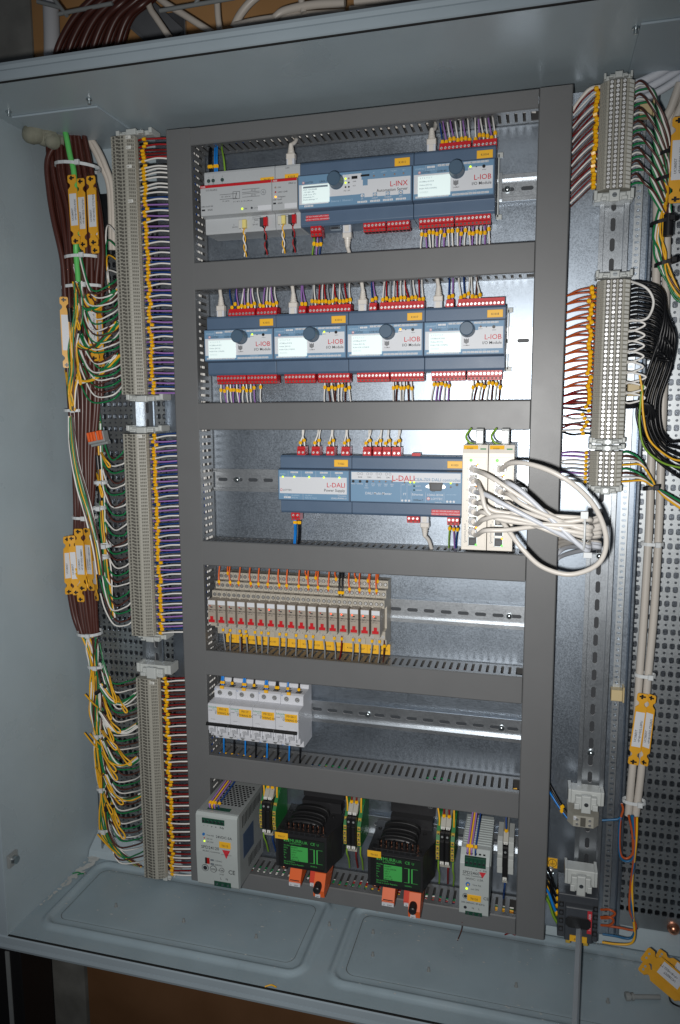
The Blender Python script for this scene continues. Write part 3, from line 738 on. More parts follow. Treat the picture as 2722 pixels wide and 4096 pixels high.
def buspair(parent, x, z, ma, mb_):
    a = MB(); a.cbox(x, x + .0058, -.001, .0036, z, z + .0115, ma, .0005); a.cbox(x + .0059, x + .0115, -.0022, .0036, z, z + .0115, mb_, .0005); a.build('bus_connector', parent)
    return (x + .0035, .001, z), (x + .0085, .001, z)
bus = []
mat('pale_yellow', S(226, 210, 130), .4); mat('pale_grey_plastic', S(196, 196, 188), .4)
bus.append((buspair(t, A0 + .0535, z1c - .0385, 'pale_grey_plastic', 'pale_yellow'), ('white', 'yellow'), 'second pale yellow bus plug of the wide bus power supply'))
bus.append((buspair(t, A0 + .0855, z1c - .0375, 'plastic_dark_grey', 'plug_red'), ('black', 'red'), 'black and red bus plug of the wide bus power supply'))
bus.append((buspair(t2, A1 + .0045, z1c - .0370, 'pale_grey_plastic', 'pale_yellow'), ('white', 'yellow'), 'pale yellow bus plug of the narrow network router'))
bus.append((buspair(t2, A1 + .0200, z1c - .0368, 'plastic_dark_grey', 'plug_red'), ('black', 'red'), 'black and red bus plug of the narrow network router'))
for (pa, pb), cols, l in bus:
    for k, (p, c) in enumerate(((pa, cols[0]), (pb, cols[1]))):
        pts = [Vector(p)]
        for j in range(1, 9):
            ph = j * 1.25 + k * math.pi; pts.append(Vector(((pa[0] + pb[0]) / 2 + .0016 * math.cos(ph) + .0006 * j * (1 if p[0] < .1 else -.6), .004 + .0016 * math.sin(ph) + .0014 * j, p[2] - .0045 * j)))
        wire(pts, c, '%s twisted wire hanging from the %s' % (c, l), 'twisted bus wires', r=.0010)
for i, (x, c, l) in enumerate([(A0 + .0065, 'black', 'left'), (A0 + .0095, 'black', 'right')]):
    wire([(x, .012, z1c + .042), (x - .0015, .012, z1c + .056), (x - .004, .020, z1c + .076), (x - .006, .03, z1c + .090)], c, '%s of the two black wires above the bus power supply' % l, 'supply wires above the bus power supply', r=.0014, mark=(.25,))
for i, (x, c, l) in enumerate([(A0 + .0140, 'lightblue', 'left'), (A0 + .0172, 'lightblue', 'right')]):
    wire([(x, .012, z1c + .042), (x, .012, z1c + .056), (x - .003, .020, z1c + .076), (x - .006, .03, z1c + .092)], c, '%s of the two blue wires above the bus power supply' % l, 'supply wires above the bus power supply', r=.0014, mark=(.25,))
wire([(A0 + .0295, .012, z1c + .042), (A0 + .028, .012, z1c + .060), (A0 + .022, .020, z1c + .078), (A0 + .018, .03, z1c + .092)], 'earth', 'single green and yellow wire above the bus power supply', 'supply wires above the bus power supply', r=.0014)

# automation server + I/O module
B0, B1, B2 = .2018, .3605, .4672
t = blue_module(B0, B1, z1c, 'wide blue automation server with a lit display and a large knob', 'K1011', B1 - .026)
SRV = t
F = face_panel(t, B0, B1, z1c, [(B0 + .0022, B0 + .044, z1c - .0165, z1c + .0095), (B0 + .044, B1 - .0025, z1c - .0085, z1c + .0095), (B0 + .094, B1 - .0025, z1c - .0130, z1c - .0085), (B0 + .064, B0 + .090, z1c + .0095, z1c + .0180)])
for i, (cx, m) in enumerate([(.088, 'x')]): pass
loytec_mark(F, B0 + .0085, YT, z1c + .0108); F.text('LINX-120', (B0 + .0315, YT, z1c + .0107), .0036, 'print_dark')
F.text('L-INX', (B1 - .006, YT, z1c - .0020), .0094, 'print_red', 'r'); F.text('Automation Server', (B1 - .006, YT, z1c - .0078), .0054, 'print_dark', 'r')
for i in range(4):
    cx = B0 + .091 + i * .0175; F.box(cx - .0028, cx + .0028, YT, YT + .0002, z1c - .0132, z1c - .0082, 'module_blue_light'); F.cyl((cx, YT, z1c - .0108), (cx, YT - .0001, z1c - .0108), .0021, .0021, 'print_white', 14); F.text(str(i + 1), (cx, YT - .0002, z1c - .0124), .0040, 'print_dark', 'c')
    F.text(('FT', 'LIOB-FT', 'MODBUS', 'EXT')[i], (cx, YT, z1c - .0158), .0024, 'print_white', 'c'); labels_row(F, cx - .0070, 3, z1c - .0198, YF - .0006, ['±', 'B', 'A'], .0047)
F.text('Ethernet 1', (B0 + .0475, YT, z1c - .0160), .0033, 'print_lightblue'); F.text('Ethernet 2', (B0 + .0635, YT, z1c - .0160), .0033, 'print_lightblue'); F.text('PWR', (B0 + .0025, YT, z1c - .0196), .0026, 'print_lightblue')
labels_row(F, B0 + .009, 3, z1c - .0198, YF - .0006, ['±', '-', '+'], .0045)
F.box(B0 + .0765, B0 + .0845, YT - .0003, YT, z1c + .0115, z1c + .0152, 'plastic_black'); F.box(B0 + .089, B0 + .101, YT - .0003, YT, z1c + .0135, z1c + .0160, 'plastic_black'); F.box(B0 + .0920, B0 + .0985, YT - .0003, YT, z1c + .0020, z1c + .0112, 'module_blue_light')
F.text('Ethernet', (B0 + .0655, YT, z1c + .0168), .0022, 'print_lightblue'); F.text('LINK', (B0 + .078, YT, z1c + .0075), .0022, 'print_dark'); F.text('ACT', (B0 + .078, YT, z1c + .0020), .0022, 'print_dark'); F.text('PLC  CPC', (B0 + .0655, YT, z1c - .0035), .0022, 'print_dark')
for i, s_ in enumerate(('FT', 'LIOB-FT', 'MODBUS', 'EXT')): F.text(s_, (B0 + .107 + i * .0135, YT, z1c + .0165), .0022, 'print_lightblue', 'c')
lonm = F.build('front_panel', t)
lcd(t, B0 + .0065, B0 + .0455, z1c - .0150, z1c + .0085, ['LINX-120-000480', ' 192.168.1.205', 'LIOB Conn. /FT/', 'Datapoints >>', 'Device Settings >>'], head=True)
knob(t, B0 + .0555, YF - .0006, z1c + .0100, .0098)
for (x, z, m) in [(.0680, .0128, 'led_green'), (.0680, .0075, 'led_green'), (.0725, .0128, 'led_off'), (.0725, .0075, 'plastic_black'), (.0680, .002, 'plastic_black'), (.0725, .002, 'plastic_black'), (.107, .0132, 'led_off'), (.121, .0132, 'led_off'), (.135, .0132, 'led_off'), (.147, .0132, 'led_off')]: led(t, B0 + x, YT, z1c + z, m, .0013)
idlabel(t, B0 + .008, B0 + .041, z1c - .0355, z1c - .0280, .001, 'USE SELV POWER SUPPLY ONLY!\nNUR SELV NETZTEIL VERWENDEN!', 'sticker_red', .0023, 'warning_sticker', 'print_white')
t = lio(B1, B2, z1c, 'blue I/O module at the right end of the top device row, label K1014', 'K1014', 'LIOB-451', 'led_green', 'DIGITAL IN')
def rowwires(pts, cols, dz, label, group, dxs=None, up=False, mt=.35, spread=.0015, r=.0011):
    for i, p in enumerate(pts):
        c = cols[i % len(cols)]
        if c is None: continue
        p = Vector(p); s = 1 if up else -1; j = rnd(-spread, spread)
        dx = (dxs or 0)
        wire([p - Vector((0, 0, s * .002)), p + Vector((0, .0, s * .006)), p + Vector((j + dx * .5, .004, s * dz * .55)), p + Vector((j * 1.6 + dx, .014, s * dz))], c,
             '%s wire, %s from left, %s' % ({'earth': 'striped'}.get(c, c), ordn(i + 1), label), group, r=r, mark=(mt + rnd(-.09, .09),), ml=.0052, mr=2.0)
WV = ['white', 'violet', 'white', 'white', 'violet', 'white', 'violet', 'white', 'white']
zb = z1c - .0425; ztp = z1c + .0425
p = plug(SRV, B0 + .0145, 3, zb, False, .001, h=.0135); rowwires(p, ['earth', 'violet', 'blue'], .035, 'under the automation server', 'wires under the top device row', dxs=-.008)
plug(SRV, B0 + .089, 6, zb, False, .004, h=.0115); plug(SRV, B0 + .122, 6, zb, False, .004, h=.0115)
p = plug(t, B1 + .0075, 9, zb, False, .001, h=.0125); rowwires(p, WV, .034, 'under the left plug of the top right I/O module', 'wires under the top device row', dxs=-.001)
p = plug(t, B1 + .0555, 9, zb, False, .001, h=.0125); rowwires(p, ['white', 'violet', 'white', 'white', 'violet', 'white', 'white', 'violet', 'white'], .034, 'under the right plug of the top right I/O module', 'wires under the top device row', dxs=-.001)
p = plug(t, B1 + .033, 8, ztp, True, .006, h=.0095); rowwires(p, ['blue', 'violet', 'white', 'violet', 'white', 'white', 'violet', 'white'], .044, 'above the left plug of the top right I/O module', 'wires above the top device row', dxs=-.006, up=True, mt=.30)
p = plug(t, B1 + .0765, 6, ztp, True, .006, h=.0095); rowwires(p, ['white', 'violet', 'white', 'white', 'violet', 'white'], .044, 'above the right plug of the top right I/O module', 'wires above the top device row', dxs=-.005, up=True, mt=.30)
a = MB(); a.cbox(B0 + .0395, B0 + .0545, .010, .020, zb - .0035, zb + .0005, 'zinc_screw', .0006); a.box(B0 + .042, B0 + .052, .0095, .0101, zb - .0030, zb - .0008, 'print_dark'); a.build('serial_port', SRV)
# rail end clamps of the modules
def endclip(x, zc, label):
    t = thing('rail_clip', label, 'rail clip', (x, .045, zc), 'clear clips at the module row ends')
    a = MB(); a.box(0, .0015, -.012, .002, -.040, .040, 'clamp_white'); a.box(-.001, .006, -.012, -.008, .036, .042, 'clamp_white'); a.box(-.001, .006, -.012, -.008, -.043, -.037, 'clamp_white'); a.box(.0015, .005, -.006, .0, -.016, .018, 'galvanised_rail'); a.build('bracket', t)
endclip(B2 + .0012, z1c, 'thin metal clip closing the right end of the top device row')

# ---------------------------------------------------------------- row 2: four I/O modules
z2 = RZ[1]; X2 = [.0555 + .1073 * i for i in range(5)]
wh = ['first blue I/O module from the left in the row of four, label K1015', 'second blue I/O module from the left in the row of four, label K1016', 'third blue I/O module in the row of four, with orange light, label K1017', 'fourth blue I/O module from the left in the row of four, label K1018']
M2 = [lio(X2[i], X2[i + 1], z2, wh[i], 'K101%d' % (5 + i), 'LIOB-45%d' % (1 if i == 0 else 2), ['led_green', 'led_green', 'led_orange', 'led_off'][i], 'DIGITAL IN' if i == 0 else '0-10V OUT') for i in range(4)]
zb = z2 - .0425; ztp = z2 + .0425; on = ['first', 'second', 'third', 'fourth']
below = [((.0140, 9, WV), (.0615, 9, ['white', 'violet', None, 'white', None, None, None, None, None])),
         ((.0120, 9, None), (.0625, 9, [None, 'white', 'brown', 'white', 'brown', 'white', 'white', 'brown', 'white'])),
         ((.0120, 9, None), (.0600, 9, ['white', 'brown', 'white', 'white', 'brown', 'white', None, None, None])),
         ((.0095, 9, ['white', 'violet', 'violet', 'white', 'violet', None, None, None, None]), (.0580, 9, [None, 'white', 'brown', 'white', 'brown', 'white', 'brown', 'white', 'brown']))]
above = [((.0325, 8, ['blue', 'blue', 'violet', 'white', 'violet', 'white', 'violet', 'white']), (.0765, 6, ['white', 'violet', 'white', 'white', 'violet', 'white'])),
         ((.0330, 2, ['violet', 'violet']), (.0480, 12, ['grey', 'white', 'red', 'white', 'red', 'grey', 'white', 'red', 'white', 'grey', 'red', 'white'])),
         ((.0285, 2, ['blue', 'violet']), (.0435, 12, ['white', 'red', 'grey', 'white', 'red', 'white', 'white', 'red', 'grey', 'white', 'red', 'white'])),
         ((.0275, 2, ['blue', 'violet']), (.0435, 12, ['white', 'blue', 'white', 'white', 'brown', 'white', None, None, None, None, None, None]))]
for i in range(4):
    for j, (dx, n, cols) in enumerate(below[i]):
        p = plug(M2[i], X2[i] + dx, n, zb, False, .001)
        if cols: rowwires(p, cols, .036, 'under the %s plug of the %s module of four' % (('left', 'right')[j], on[i]), 'wires under the row of four modules', dxs=-.003, spread=.002)
    for j, (dx, n, cols) in enumerate(above[i]):
        p = plug(M2[i], X2[i] + dx, n, ztp, True, .006, h=.0105, pitch=.0051)
        rowwires(p, cols, .040, 'above the %s plug of the %s module of four' % (('left', 'right')[j], on[i]), 'wires above the row of four modules', dxs=-.004, up=True, mt=.28, spread=.003)
    px = X2[i] + (.0195, .024, .0185, .0165)[i]
    rj45('white network plug above the %s I/O module in the row of four' % on[i], px, ztp - .002, .010, True, to=[(px - .003, .014, ztp + .042), (px - .008, .024, ztp + .060)])
endclip(X2[4] + .0012, z2, 'thin metal clip closing the right end of the row of four I/O modules')
px = A1 + .0215; rj45('white network plug above the narrow grey router', px, z1c + .041, .012, True, to=[(px + .004, .020, z1c + .078), (px + .004, .032, z1c + .092)])
px = B1 + .022; rj45('white network plug above the top right I/O module', px, z1c + .041, .010, True, to=[(px + .003, .018, z1c + .076), (px + .003, .030, z1c + .092)])
px = B0 + .0645; rj45('white network plug hanging under the automation server', px, z1c - .041, .012, False, to=[(px + .001, .018, z1c - .078), (px + .001, .03, z1c - .092)])

# ---------------------------------------------------------------- row 3: lighting power supply and controller
z3 = RZ[2]; C0, C1, C2 = .1660, .2742, .4335
t = blue_module(C0, C1, z3, 'blue lighting power supply with a wide white front band, label T1022', 'T1022', C1 - .0260)
PS = t
F = face_panel(t, C0, C1, z3, [(C0 + .0030, C1 - .0045, z3 - .0122, z3 + .0118)])
F.text('L-DALI', (C1 - .007, YT, z3 - .0022), .0094, 'print_red', 'r'); F.text('Power Supply', (C1 - .007, YT, z3 - .0085), .0056, 'print_dark', 'r'); loytec_mark(F, C0 + .0055, YT, z3 - .0085, .0036)
F.text('Input', (C0 + .010, YT, z3 - .0155), .0026, 'print_lightblue'); labels_row(F, C0 + .009, 2, z3 - .0192, YF - .0006, ['N', 'L'], .0055); F.text('85-240VAC', (C0 + .021, YT, z3 - .0158), .0026, 'print_lightblue'); F.text('50/60 Hz', (C0 + .021, YT, z3 - .0190), .0026, 'print_lightblue')
F.text('OUTPUT', (C0 + .042, YT, z3 - .0158), .0026, 'print_lightblue'); F.text('DALI 4x 116mA', (C0 + .042, YT, z3 - .0190), .0026, 'print_lightblue'); F.text('LDALI-PWR4-U', (C1 - .005, YT, z3 - .0190), .0034, 'print_white', 'r'); F.text('Made in Austria', (C1 - .005, YT, z3 - .0150), .0020, 'print_white', 'r')
F.text('POWER', (C0 + .004, YT, z3 + .0150), .0024, 'print_lightblue')
for i in range(4): labels_row(F, C0 + .0195 + i * .0222, 2, z3 + .0172, YF - .0006, ['DA%d+' % (i + 1), 'DA%d-' % (i + 1)], .0060); F.text('DALI %d' % (i + 1), (C0 + .0255 + i * .0222, YT, z3 + .0140), .0024, 'print_lightblue', 'c')
for i in range(5): F.box(C0 + (.0162, .036, .058, .080, .0385)[i], C0 + (.0164, .0362, .0582, .0802, .0387)[i], YT, YT + .0001, z3 + (.012 if i < 4 else -.021), z3 + (.0208 if i < 4 else -.0125), 'print_white')
F.build('front_panel', t)
for i, x in enumerate((.0080, .0255, .0480, .0700, .0930)): led(t, C0 + x, YT, z3 + .0118, 'led_green', .0014)
t = blue_module(C1, C2, z3, 'wide blue lighting controller with a serial port, left of the network switches, label K1023', 'K1023', C2 - .0232)
CT = t
F = face_panel(t, C1, C2, z3, [(C1 + .0025, C2 - .0035, z3 + .0098, z3 + .0203), (C1 + .0605, C2 - .0035, z3 + .0075, z3 + .0100)])
F.text('L-DALI', (C1 + .0605, YT, z3 + .0088), .0110, 'print_red'); F.text('CEA-709 DALI controller', (C1 + .0920, YT, z3 + .0092), .0061, 'module_blue_light')
F.text('DALI Multi-Master', (C1 + .0225, YT, z3 - .0110), .0050, 'print_white'); F.text('FT', (C1 + .0765, YT, z3 - .0110), .0044, 'print_white'); F.text('Ethernet', (C1 + .089, YT, z3 - .0110), .0044, 'print_white'); F.text('100Base-T', (C1 + .0905, YT, z3 - .0185), .0034, 'print_dark'); F.text('LDALI-3E104', (C1 + .1105, YT, z3 - .0110), .0040, 'print_white')
loytec_mark(F, C1 + .1120, YT, z3 - .0165, .0044, 'print_white'); F.text('Made in EU', (C1 + .121, YT, z3 - .0205), .0020, 'print_white')
for i in range(4):
    for k in range(2):
        cx = C1 + .0125 + i * .0135 + k * .0050; F.cyl((cx, YT + .0001, z3 + .0180), (cx, YT, z3 + .0180), .0018, .0018, 'print_dark', 12); F.cyl((cx, YT, z3 + .0180), (cx, YT - .0001, z3 + .0180), .0015, .0015, 'print_white', 12)
    F.text('DA%d' % (4 - i), (C1 + .0150 + i * .0135, YT, z3 + .0122), .0030, 'print_dark', 'c'); F.text('DALI%d' % (4 - i), (C1 + .034 + i * .0090, YT, z3 + .0032), .0020, 'print_white', 'c'); F.text('ACT', (C1 + .034 + i * .0090, YT, z3 + .0008), .0020, 'print_white', 'c')
for i, s_ in enumerate(('PROG', 'CHANNEL', 'ON\nOFF\nAUTO')): F.text(s_.split('\n')[0], (C1 + .0052 + i * .0095, YT, z3 + .0030), .0021, 'print_white', 'c'); F.cyl((C1 + .0052 + i * .0100, YT, z3 + .0072), (C1 + .0052 + i * .0100, YT - .0008, z3 + .0072), .0020, .0020, 'plastic_black', 12)
F.text('OFF', (C1 + .0242, YT, z3 + .0002), .0021, 'print_white', 'c'); F.text('AUTO', (C1 + .0242, YT, z3 - .0026), .0021, 'print_white', 'c')
F.text('CNIP', (C1 + .0835, YT, z3 + .0030), .0022, 'print_white'); F.text('ACT', (C1 + .0745, YT, z3 + .0030), .0022, 'print_white')
for i, s_ in enumerate(('LINK', 'IP ACT', 'CONFIG')): F.text(s_, (C1 + .0945, YT, z3 + .0068 - i * .0055), .0022, 'print_white')
for x in (.0735, .0820, .0880, .1080, .1335): F.box(C1 + x, C1 + x + .0002, YT, YT + .0001, z3 - .0205, z3 + (.006 if x in (.0735, .0820) else -.006), 'print_white')
for i in range(3):
    cx = C1 + .0755 + i * .0048; F.cyl((cx, YT + .0001, z3 - .0185), (cx, YT, z3 - .0185), .0016, .0016, 'print_white', 10); cx = C1 + .1380 + i * .0045; F.cyl((cx, YT + .0001, z3 - .0185), (cx, YT, z3 - .0185), .0016, .0016, 'print_white', 10)
F.text('12-35 VDC INPUT', (C1 + .1365, YT, z3 - .0095), .0018, 'print_lightblue'); F.text('serial', (C1 + .1165, YT, z3 - .0055), .0022, 'print_dark'); F.cyl((C1 + .1510, YT, z3 + .0050), (C1 + .1510, YT - .0008, z3 + .0050), .0020, .0020, 'plastic_black', 12)
F.build('front_panel', t)
for i in range(4): led(t, C1 + .034 + i * .0090, YT, z3 + .0075, 'led_off', .0013)
for (x, z, m) in [(.0785, .0068, 'led_off'), (.0865, .0072, 'led_green'), (.0920, .0072, 'led_green'), (.0920, .002, 'pcb_green'), (.0920, -.0035, 'pcb_green'), (.1425, .0068, 'led_green'), (.1425, .0015, 'led_off')]: led(t, C1 + x, YT, z3 + z, m, .0013)
a = MB(); cx = C1 + .1225; cz = z3 + .0020
a.prism_y([(cx - .0115, cz - .0028), (cx + .0115, cz - .0028), (cx + .0115, cz + .0028), (cx - .0115, cz + .0028)], YT - .0008, YT, 'zinc_screw')
a.prism_y([(cx - .0085, cz + .0055), (cx - .0095, cz + .0045), (cx - .0080, cz - .0048), (cx - .0070, cz - .0058), (cx + .0070, cz - .0058), (cx + .0080, cz - .0048), (cx + .0095, cz + .0045), (cx + .0085, cz + .0055)], YT - .0040, YT, 'plastic_black')
a.prism_y([(cx - .0066, cz + .0036), (cx - .0058, cz - .0038), (cx + .0058, cz - .0038), (cx + .0066, cz + .0036)], YT - .0042, YT - .0040, 'plastic_dark_grey')
for s_ in (-1, 1): a.cyl((cx + s_ * .0122, YT, cz), (cx + s_ * .0122, YT - .0045, cz), .0016, .0016, 'screw_steel', 6)
a.build('serial_port', t)
idlabel(t, C2 - .0445, C2 - .0050, z3 - .0395, z3 - .0315, .001, 'USE SELV POWER SUPPLY ONLY!\nNUR SELV NETZTEIL VERWENDEN!', 'sticker_red', .0026, 'warning_sticker', 'print_white')
zt3 = z3 + .0425; zb3 = z3 - .0425
for k, (m, x) in enumerate([(PS, C0 + .0260), (PS, C0 + .0480), (PS, C0 + .0700), (PS, C0 + .0925), (CT, C1 + .0160), (CT, C1 + .0310), (CT, C1 + .0445), (CT, C1 + .0585)]):
    p = plug(m, x, 2, zt3, True, .002, .0060, h=.0125); l = ordn(k + 1) + ' red plug on top of the lighting row'
    for i, q in enumerate(p):
        q = Vector(q); sw = rnd(-.003, .003)
        wire([q - Vector((0, 0, .002)), q + Vector((0, 0, .006)), q + Vector((sw + (.003 if i == 0 else -.002), .004, .020)), q + Vector((sw, .012, .040))], 'white', '%s white wire above the %s' % (('left', 'right')[i], l), 'white wires above the lighting modules', r=.0012, mark=(.30 + .1 * i,), mr=2.0)
p = plug(PS, C0 + .0150, 2, zb3, False, .004, .0065, h=.011)
for q, c in ((p[0], 'lightblue'), (p[1], 'black')):
    for k in (0, 1): q2 = Vector(q) + Vector((.0022 * k - .001, 0, 0)); wire([q2, q2 + Vector((0, 0, -.008)), q2 + Vector((-.002, .006, -.022)), q2 + Vector((-.005, .010, -.042))], c, '%s of the two %s wires under the lighting power supply' % (('left', 'right')[k], 'blue' if c == 'lightblue' else c), 'wires under the lighting modules', r=.0011, mark=(.2,))
plug(CT, C1 + .0795, 3, zb3, False, .004, .0060, h=.0095)
p = plug(CT, C1 + .1365, 3, zb3, False, .004, .0055, h=.0110); rowwires(p, ['earth', 'violet', 'blue'], .036, 'under the right end of the lighting controller', 'wires under the lighting modules', dxs=-.002)
a = MB(); a.box(C1 + .085, C1 + .097, .010, .018, zt3, zt3 + .004, 'plug_red'); a.build('plug_tab', CT)
px = C1 + .1045; rj45('white network plug hanging under the lighting controller', px, zb3 + .002, .010, False, to=[(px + .005, .016, zb3 - .036), (px + .008, .024, zb3 - .050)])

# ---------------------------------------------------------------- network switches
YS = -.070
def switch(x0, x1, label, used, leds):
    z0, z1 = .0158, .1520
    t = thing('network_switch', label, 'network switch', (0, 0, 0), 'cream network switches')
    a = MB(); a.prism_x([(.045, z0 + .004), (YS + .004, z0), (YS, z0 + .001), (YS, z1 - .0105), (YS + .0045, z1), (.045, z1)], x0 + .0004, x1 - .0004, 'switch_cream'); a.build('housing', t, bev=.0005)
    xf = x0 + .0030
    F = MB(); F.cbox(x0 + .0022, x1 - .0022, YS - .0006, YS, z0 + .005, z1 - .0155, 'switch_cream', .0002)
    F.add([(x0 + .0015, YS + .0006, z1 - .0092), (x0 + .0195, YS + .0006, z1 - .0092), (x0 + .0195, YS + .0041, z1 - .0008), (x0 + .0015, YS + .0041, z1 - .0008)], [(0, 1, 2, 3)], 'label_yellow')
    F.add([(x0 + .0225, YS + .0018, z1 - .0060), (x1 - .0030, YS + .0018, z1 - .0060), (x1 - .0030, YS + .0025, z1 - .0045), (x0 + .0225, YS + .0025, z1 - .0045)], [(0, 1, 2, 3)], 'print_green')
    F.text('K1020', (x0 + .006, YS + .0015, z1 - .0055), .0028, 'print_dark', zd=(0, .4, 1))
    F.text('ConneXium Switch', (x0 + .0060, YS - .0008, z0 + .010), .0032, 'print_grey', xd=(0, 0, 1), zd=(-1, 0, 0))
    for k in range(8): F.text(str(k + 1), (x0 + .0062, YS - .0008, z1 - .0315 - k * .0134), .0026, 'print_grey')
    F.build('front_panel', t)
    a = MB(); a.dome((x0 + .0112, YS - .0006, z1 - .0195), .0019, .0008, 'led_bright_green', 12); a.build('led', t)
    xs0, xs1 = x0 + .0092, x0 + .0205
    zs = [z1 - .0230 - .01345 * k for k in range(9)]
    for k in range(8):
        a = MB(); zt_, zb_ = zs[k] - .0008, zs[k + 1] + .0008
        for bx in ((xs0, xs0 + .0008, zb_, zt_), (xs1 - .0008, xs1, zb_, zt_), (xs0, xs1, zt_ - .0007, zt_), (xs0, xs1, zb_, zb_ + .0007)): a.box(bx[0], bx[1], YS - .0012, YS - .0004, bx[2], bx[3], 'zinc_screw')
        a.box(xs0 + .0008, xs1 - .0008, YS - .0009, YS - .0007, zb_ + .0007, zt_ - .0007, 'plastic_black')
        for i in range(6): a.box(xs0 + .0028 + i * .0011, xs0 + .0032 + i * .0011, YS - .0011, YS - .0009, zb_ + .002, zt_ - .004, 'print_grey')
        a.build('network_socket', t)
    for (k, hi, m) in leds:
        led(t, xs1 - .0012, YS - .0014, zs[k] - (.0020 if hi else .0112), m, .0013)
    return [(xs0 + .0052, YS - .001, (zs[k] + zs[k + 1]) / 2) for k in range(8)]
S0, S1, S2 = .4375, .4702, .5028
pa = switch(S0, S1, 'left cream network switch, with seven network cables plugged into its front', 7, [(0, 1, 'led_orange'), (0, 0, 'led_green'), (1, 0, 'led_green'), (2, 1, 'led_orange'), (3, 0, 'led_green'), (4, 0, 'led_green'), (6, 1, 'led_orange'), (7, 0, 'led_bright_green')])
pb = switch(S1, S2, 'right cream network switch, beside the right vertical duct', 6, [(0, 1, 'led_orange'), (1, 1, 'led_orange'), (3, 0, 'led_green'), (5, 1, 'led_orange'), (7, 1, 'led_orange'), (7, 0, 'led_bright_green')])
for i, (x, l) in enumerate(((S0, 'left'), (S1, 'right'))):
    a = MB(); a.cbox(x + .0140, x + .0240, -.040, -.030, .150, .172, 'psu_metal', .0006); a.box(x + .016, x + .022, -.0402, -.040, .154, .168, 'zinc_screw')
    o = a.build('metal_clip'); tag(o, 'shiny metal foot standing on top of the %s network switch' % l, 'metal clip', 'metal feet on the switches')
    for c, dy in (('earth', 0), ('violet', .003)):
        wire([(x + .0175, -.034 + dy, .150), (x + .006, -.036 + dy, .1535), (x + .001, -.034 + dy, .162), (x + .007, -.028, .172)], c, '%s wire curling over the top of the %s network switch' % ('green and yellow' if c == 'earth' else c, l), 'wires on top of the switches', r=.0016)
# front patch cables gathered into a bundle in front of the right vertical duct
bx = at(2330, 2128, y=-.135); ex = at(2362, 2130, y=-.115)
jobs = [(pa, k, 'left') for k in range(7)] + [(pb, k, 'right') for k in (1, 2, 3, 4)]
mids = {('left', 0): (2120, 2010), ('left', 1): (1990, 2075), ('left', 2): (2040, 2030), ('left', 3): (2010, 2050), ('left', 4): (2010, 2070), ('left', 5): (2040, 2068), ('left', 6): (2050, 2118),
        ('right', 1): (2110, 1985), ('right', 2): (2115, 2030), ('right', 3): (2090, 2045), ('right', 4): (2100, 2085)}
def boot(t, p, d, o):
    a = MB(); p = Vector(p) - o; d = Vector(d).normalized()
    a.cyl(p, p + Vector((0, -.009, 0)), .0056, .0052, 'patch_white', 10)
    q = p + Vector((0, -.009, 0)); a.cyl(q, q + (Vector((0, -.6, 0)) + d * .9).normalized() * .008, .0050, .0036, 'patch_white', 10)
    for k in range(3): r_ = q + (Vector((0, -.6, 0)) + d * .9).normalized() * (.001 + .0024 * k); a.cyl(r_, r_ + Vector((0, -.0012, 0)), .0050 - .0004 * k, .0050 - .0004 * k, 'patch_bluewhite', 10)
    a.build('boot', t)
random.seed(21)
for n_, (pp, k, l) in enumerate(jobs):
    p0 = Vector(pp[k]); u, v = mids[(l, k)]; mid = at(u, v, y=-.125 - .006 * (n_ % 3)); an = n_ * 2.4; rr = .0035 + .0022 * (n_ % 4)
    off = Vector((0, math.cos(an) * rr * 1.1, math.sin(an) * rr * 1.9)); b = bx + off; e = ex + off * .9
    t = thing('patch_cable', 'white network cable plugged into the %s socket of the %s network switch' % (ordn(k + 1), l), 'network cable', p0, 'network cables bundled in front of the duct')
    o = Vector(t.location); boot(t, p0, mid - p0, o)
    q = p0 + Vector((.003, -.014, -.002)); m1 = q.lerp(mid, .35) + Vector((0, -.022, .006))
    tail = [e + Vector((.012, .012, off.z * .2)), e + Vector((.004, .050, -.012)), Vector((.560 + rnd(0, .012), .030, e.z - .03 + rnd(-.012, .006))), Vector((.552, .040, e.z - .055 + rnd(-.01, .01)))]
    path = [p0 + Vector((0, -.012, 0)), q + Vector((.004, -.006, 0)), m1, mid, b, e] + tail
    a = MB(); a.tube([x - o for x in smoothp(path, 7)], .0029, 'patch_bluewhite' if n_ in (2, 7) else 'patch_white', 10); a.build('cable', t)
# the long loop from the right switch top socket back to below
t = thing('patch_cable', 'white network cable making the big loop in front of the right duct', 'network cable', pb[0], 'network cables bundled in front of the duct')
o = Vector(t.location); boot(t, pb[0], (1, 0, 0), o)
lp = [Vector(pb[0]) + Vector((.002, -.012, 0)), at(2045, 1852, y=-.115), at(2120, 1857, y=-.135), at(2215, 1890, y=-.145), at(2310, 1950, y=-.145), at(2385, 2035, y=-.14), at(2425, 2140, y=-.135), at(2415, 2225, y=-.13), at(2365, 2275, y=-.125), at(2270, 2298, y=-.12), at(2165, 2265, y=-.12), at(2090, 2195, y=-.12), at(2045, 2135, y=-.115), at(2010, 2085, y=-.105), at(1990, 2060, y=-.095), Vector(pb[5]) + Vector((0, -.010, 0))]
a = MB(); a.tube([x - o for x in smoothp(lp, 7)], .0030, 'patch_white', 12); a.build('cable', t)
a = MB(); c0 = bx.lerp(ex, .1)
ring = [c0 + Vector((.001, math.cos(2 * math.pi * k / 20) * .0155, math.sin(2 * math.pi * k / 20) * .0225)) for k in range(21)]
a.tube(ring, .0013, 'tie_white', 6); a.box(c0.x - .004, c0.x + .004, c0.y - .018, c0.y - .011, c0.z + .018, c0.z + .026, 'tie_white'); a.box(c0.x + .001, c0.x + .010, c0.y - .012, c0.y - .008, c0.z - .028, c0.z - .022, 'tie_white')
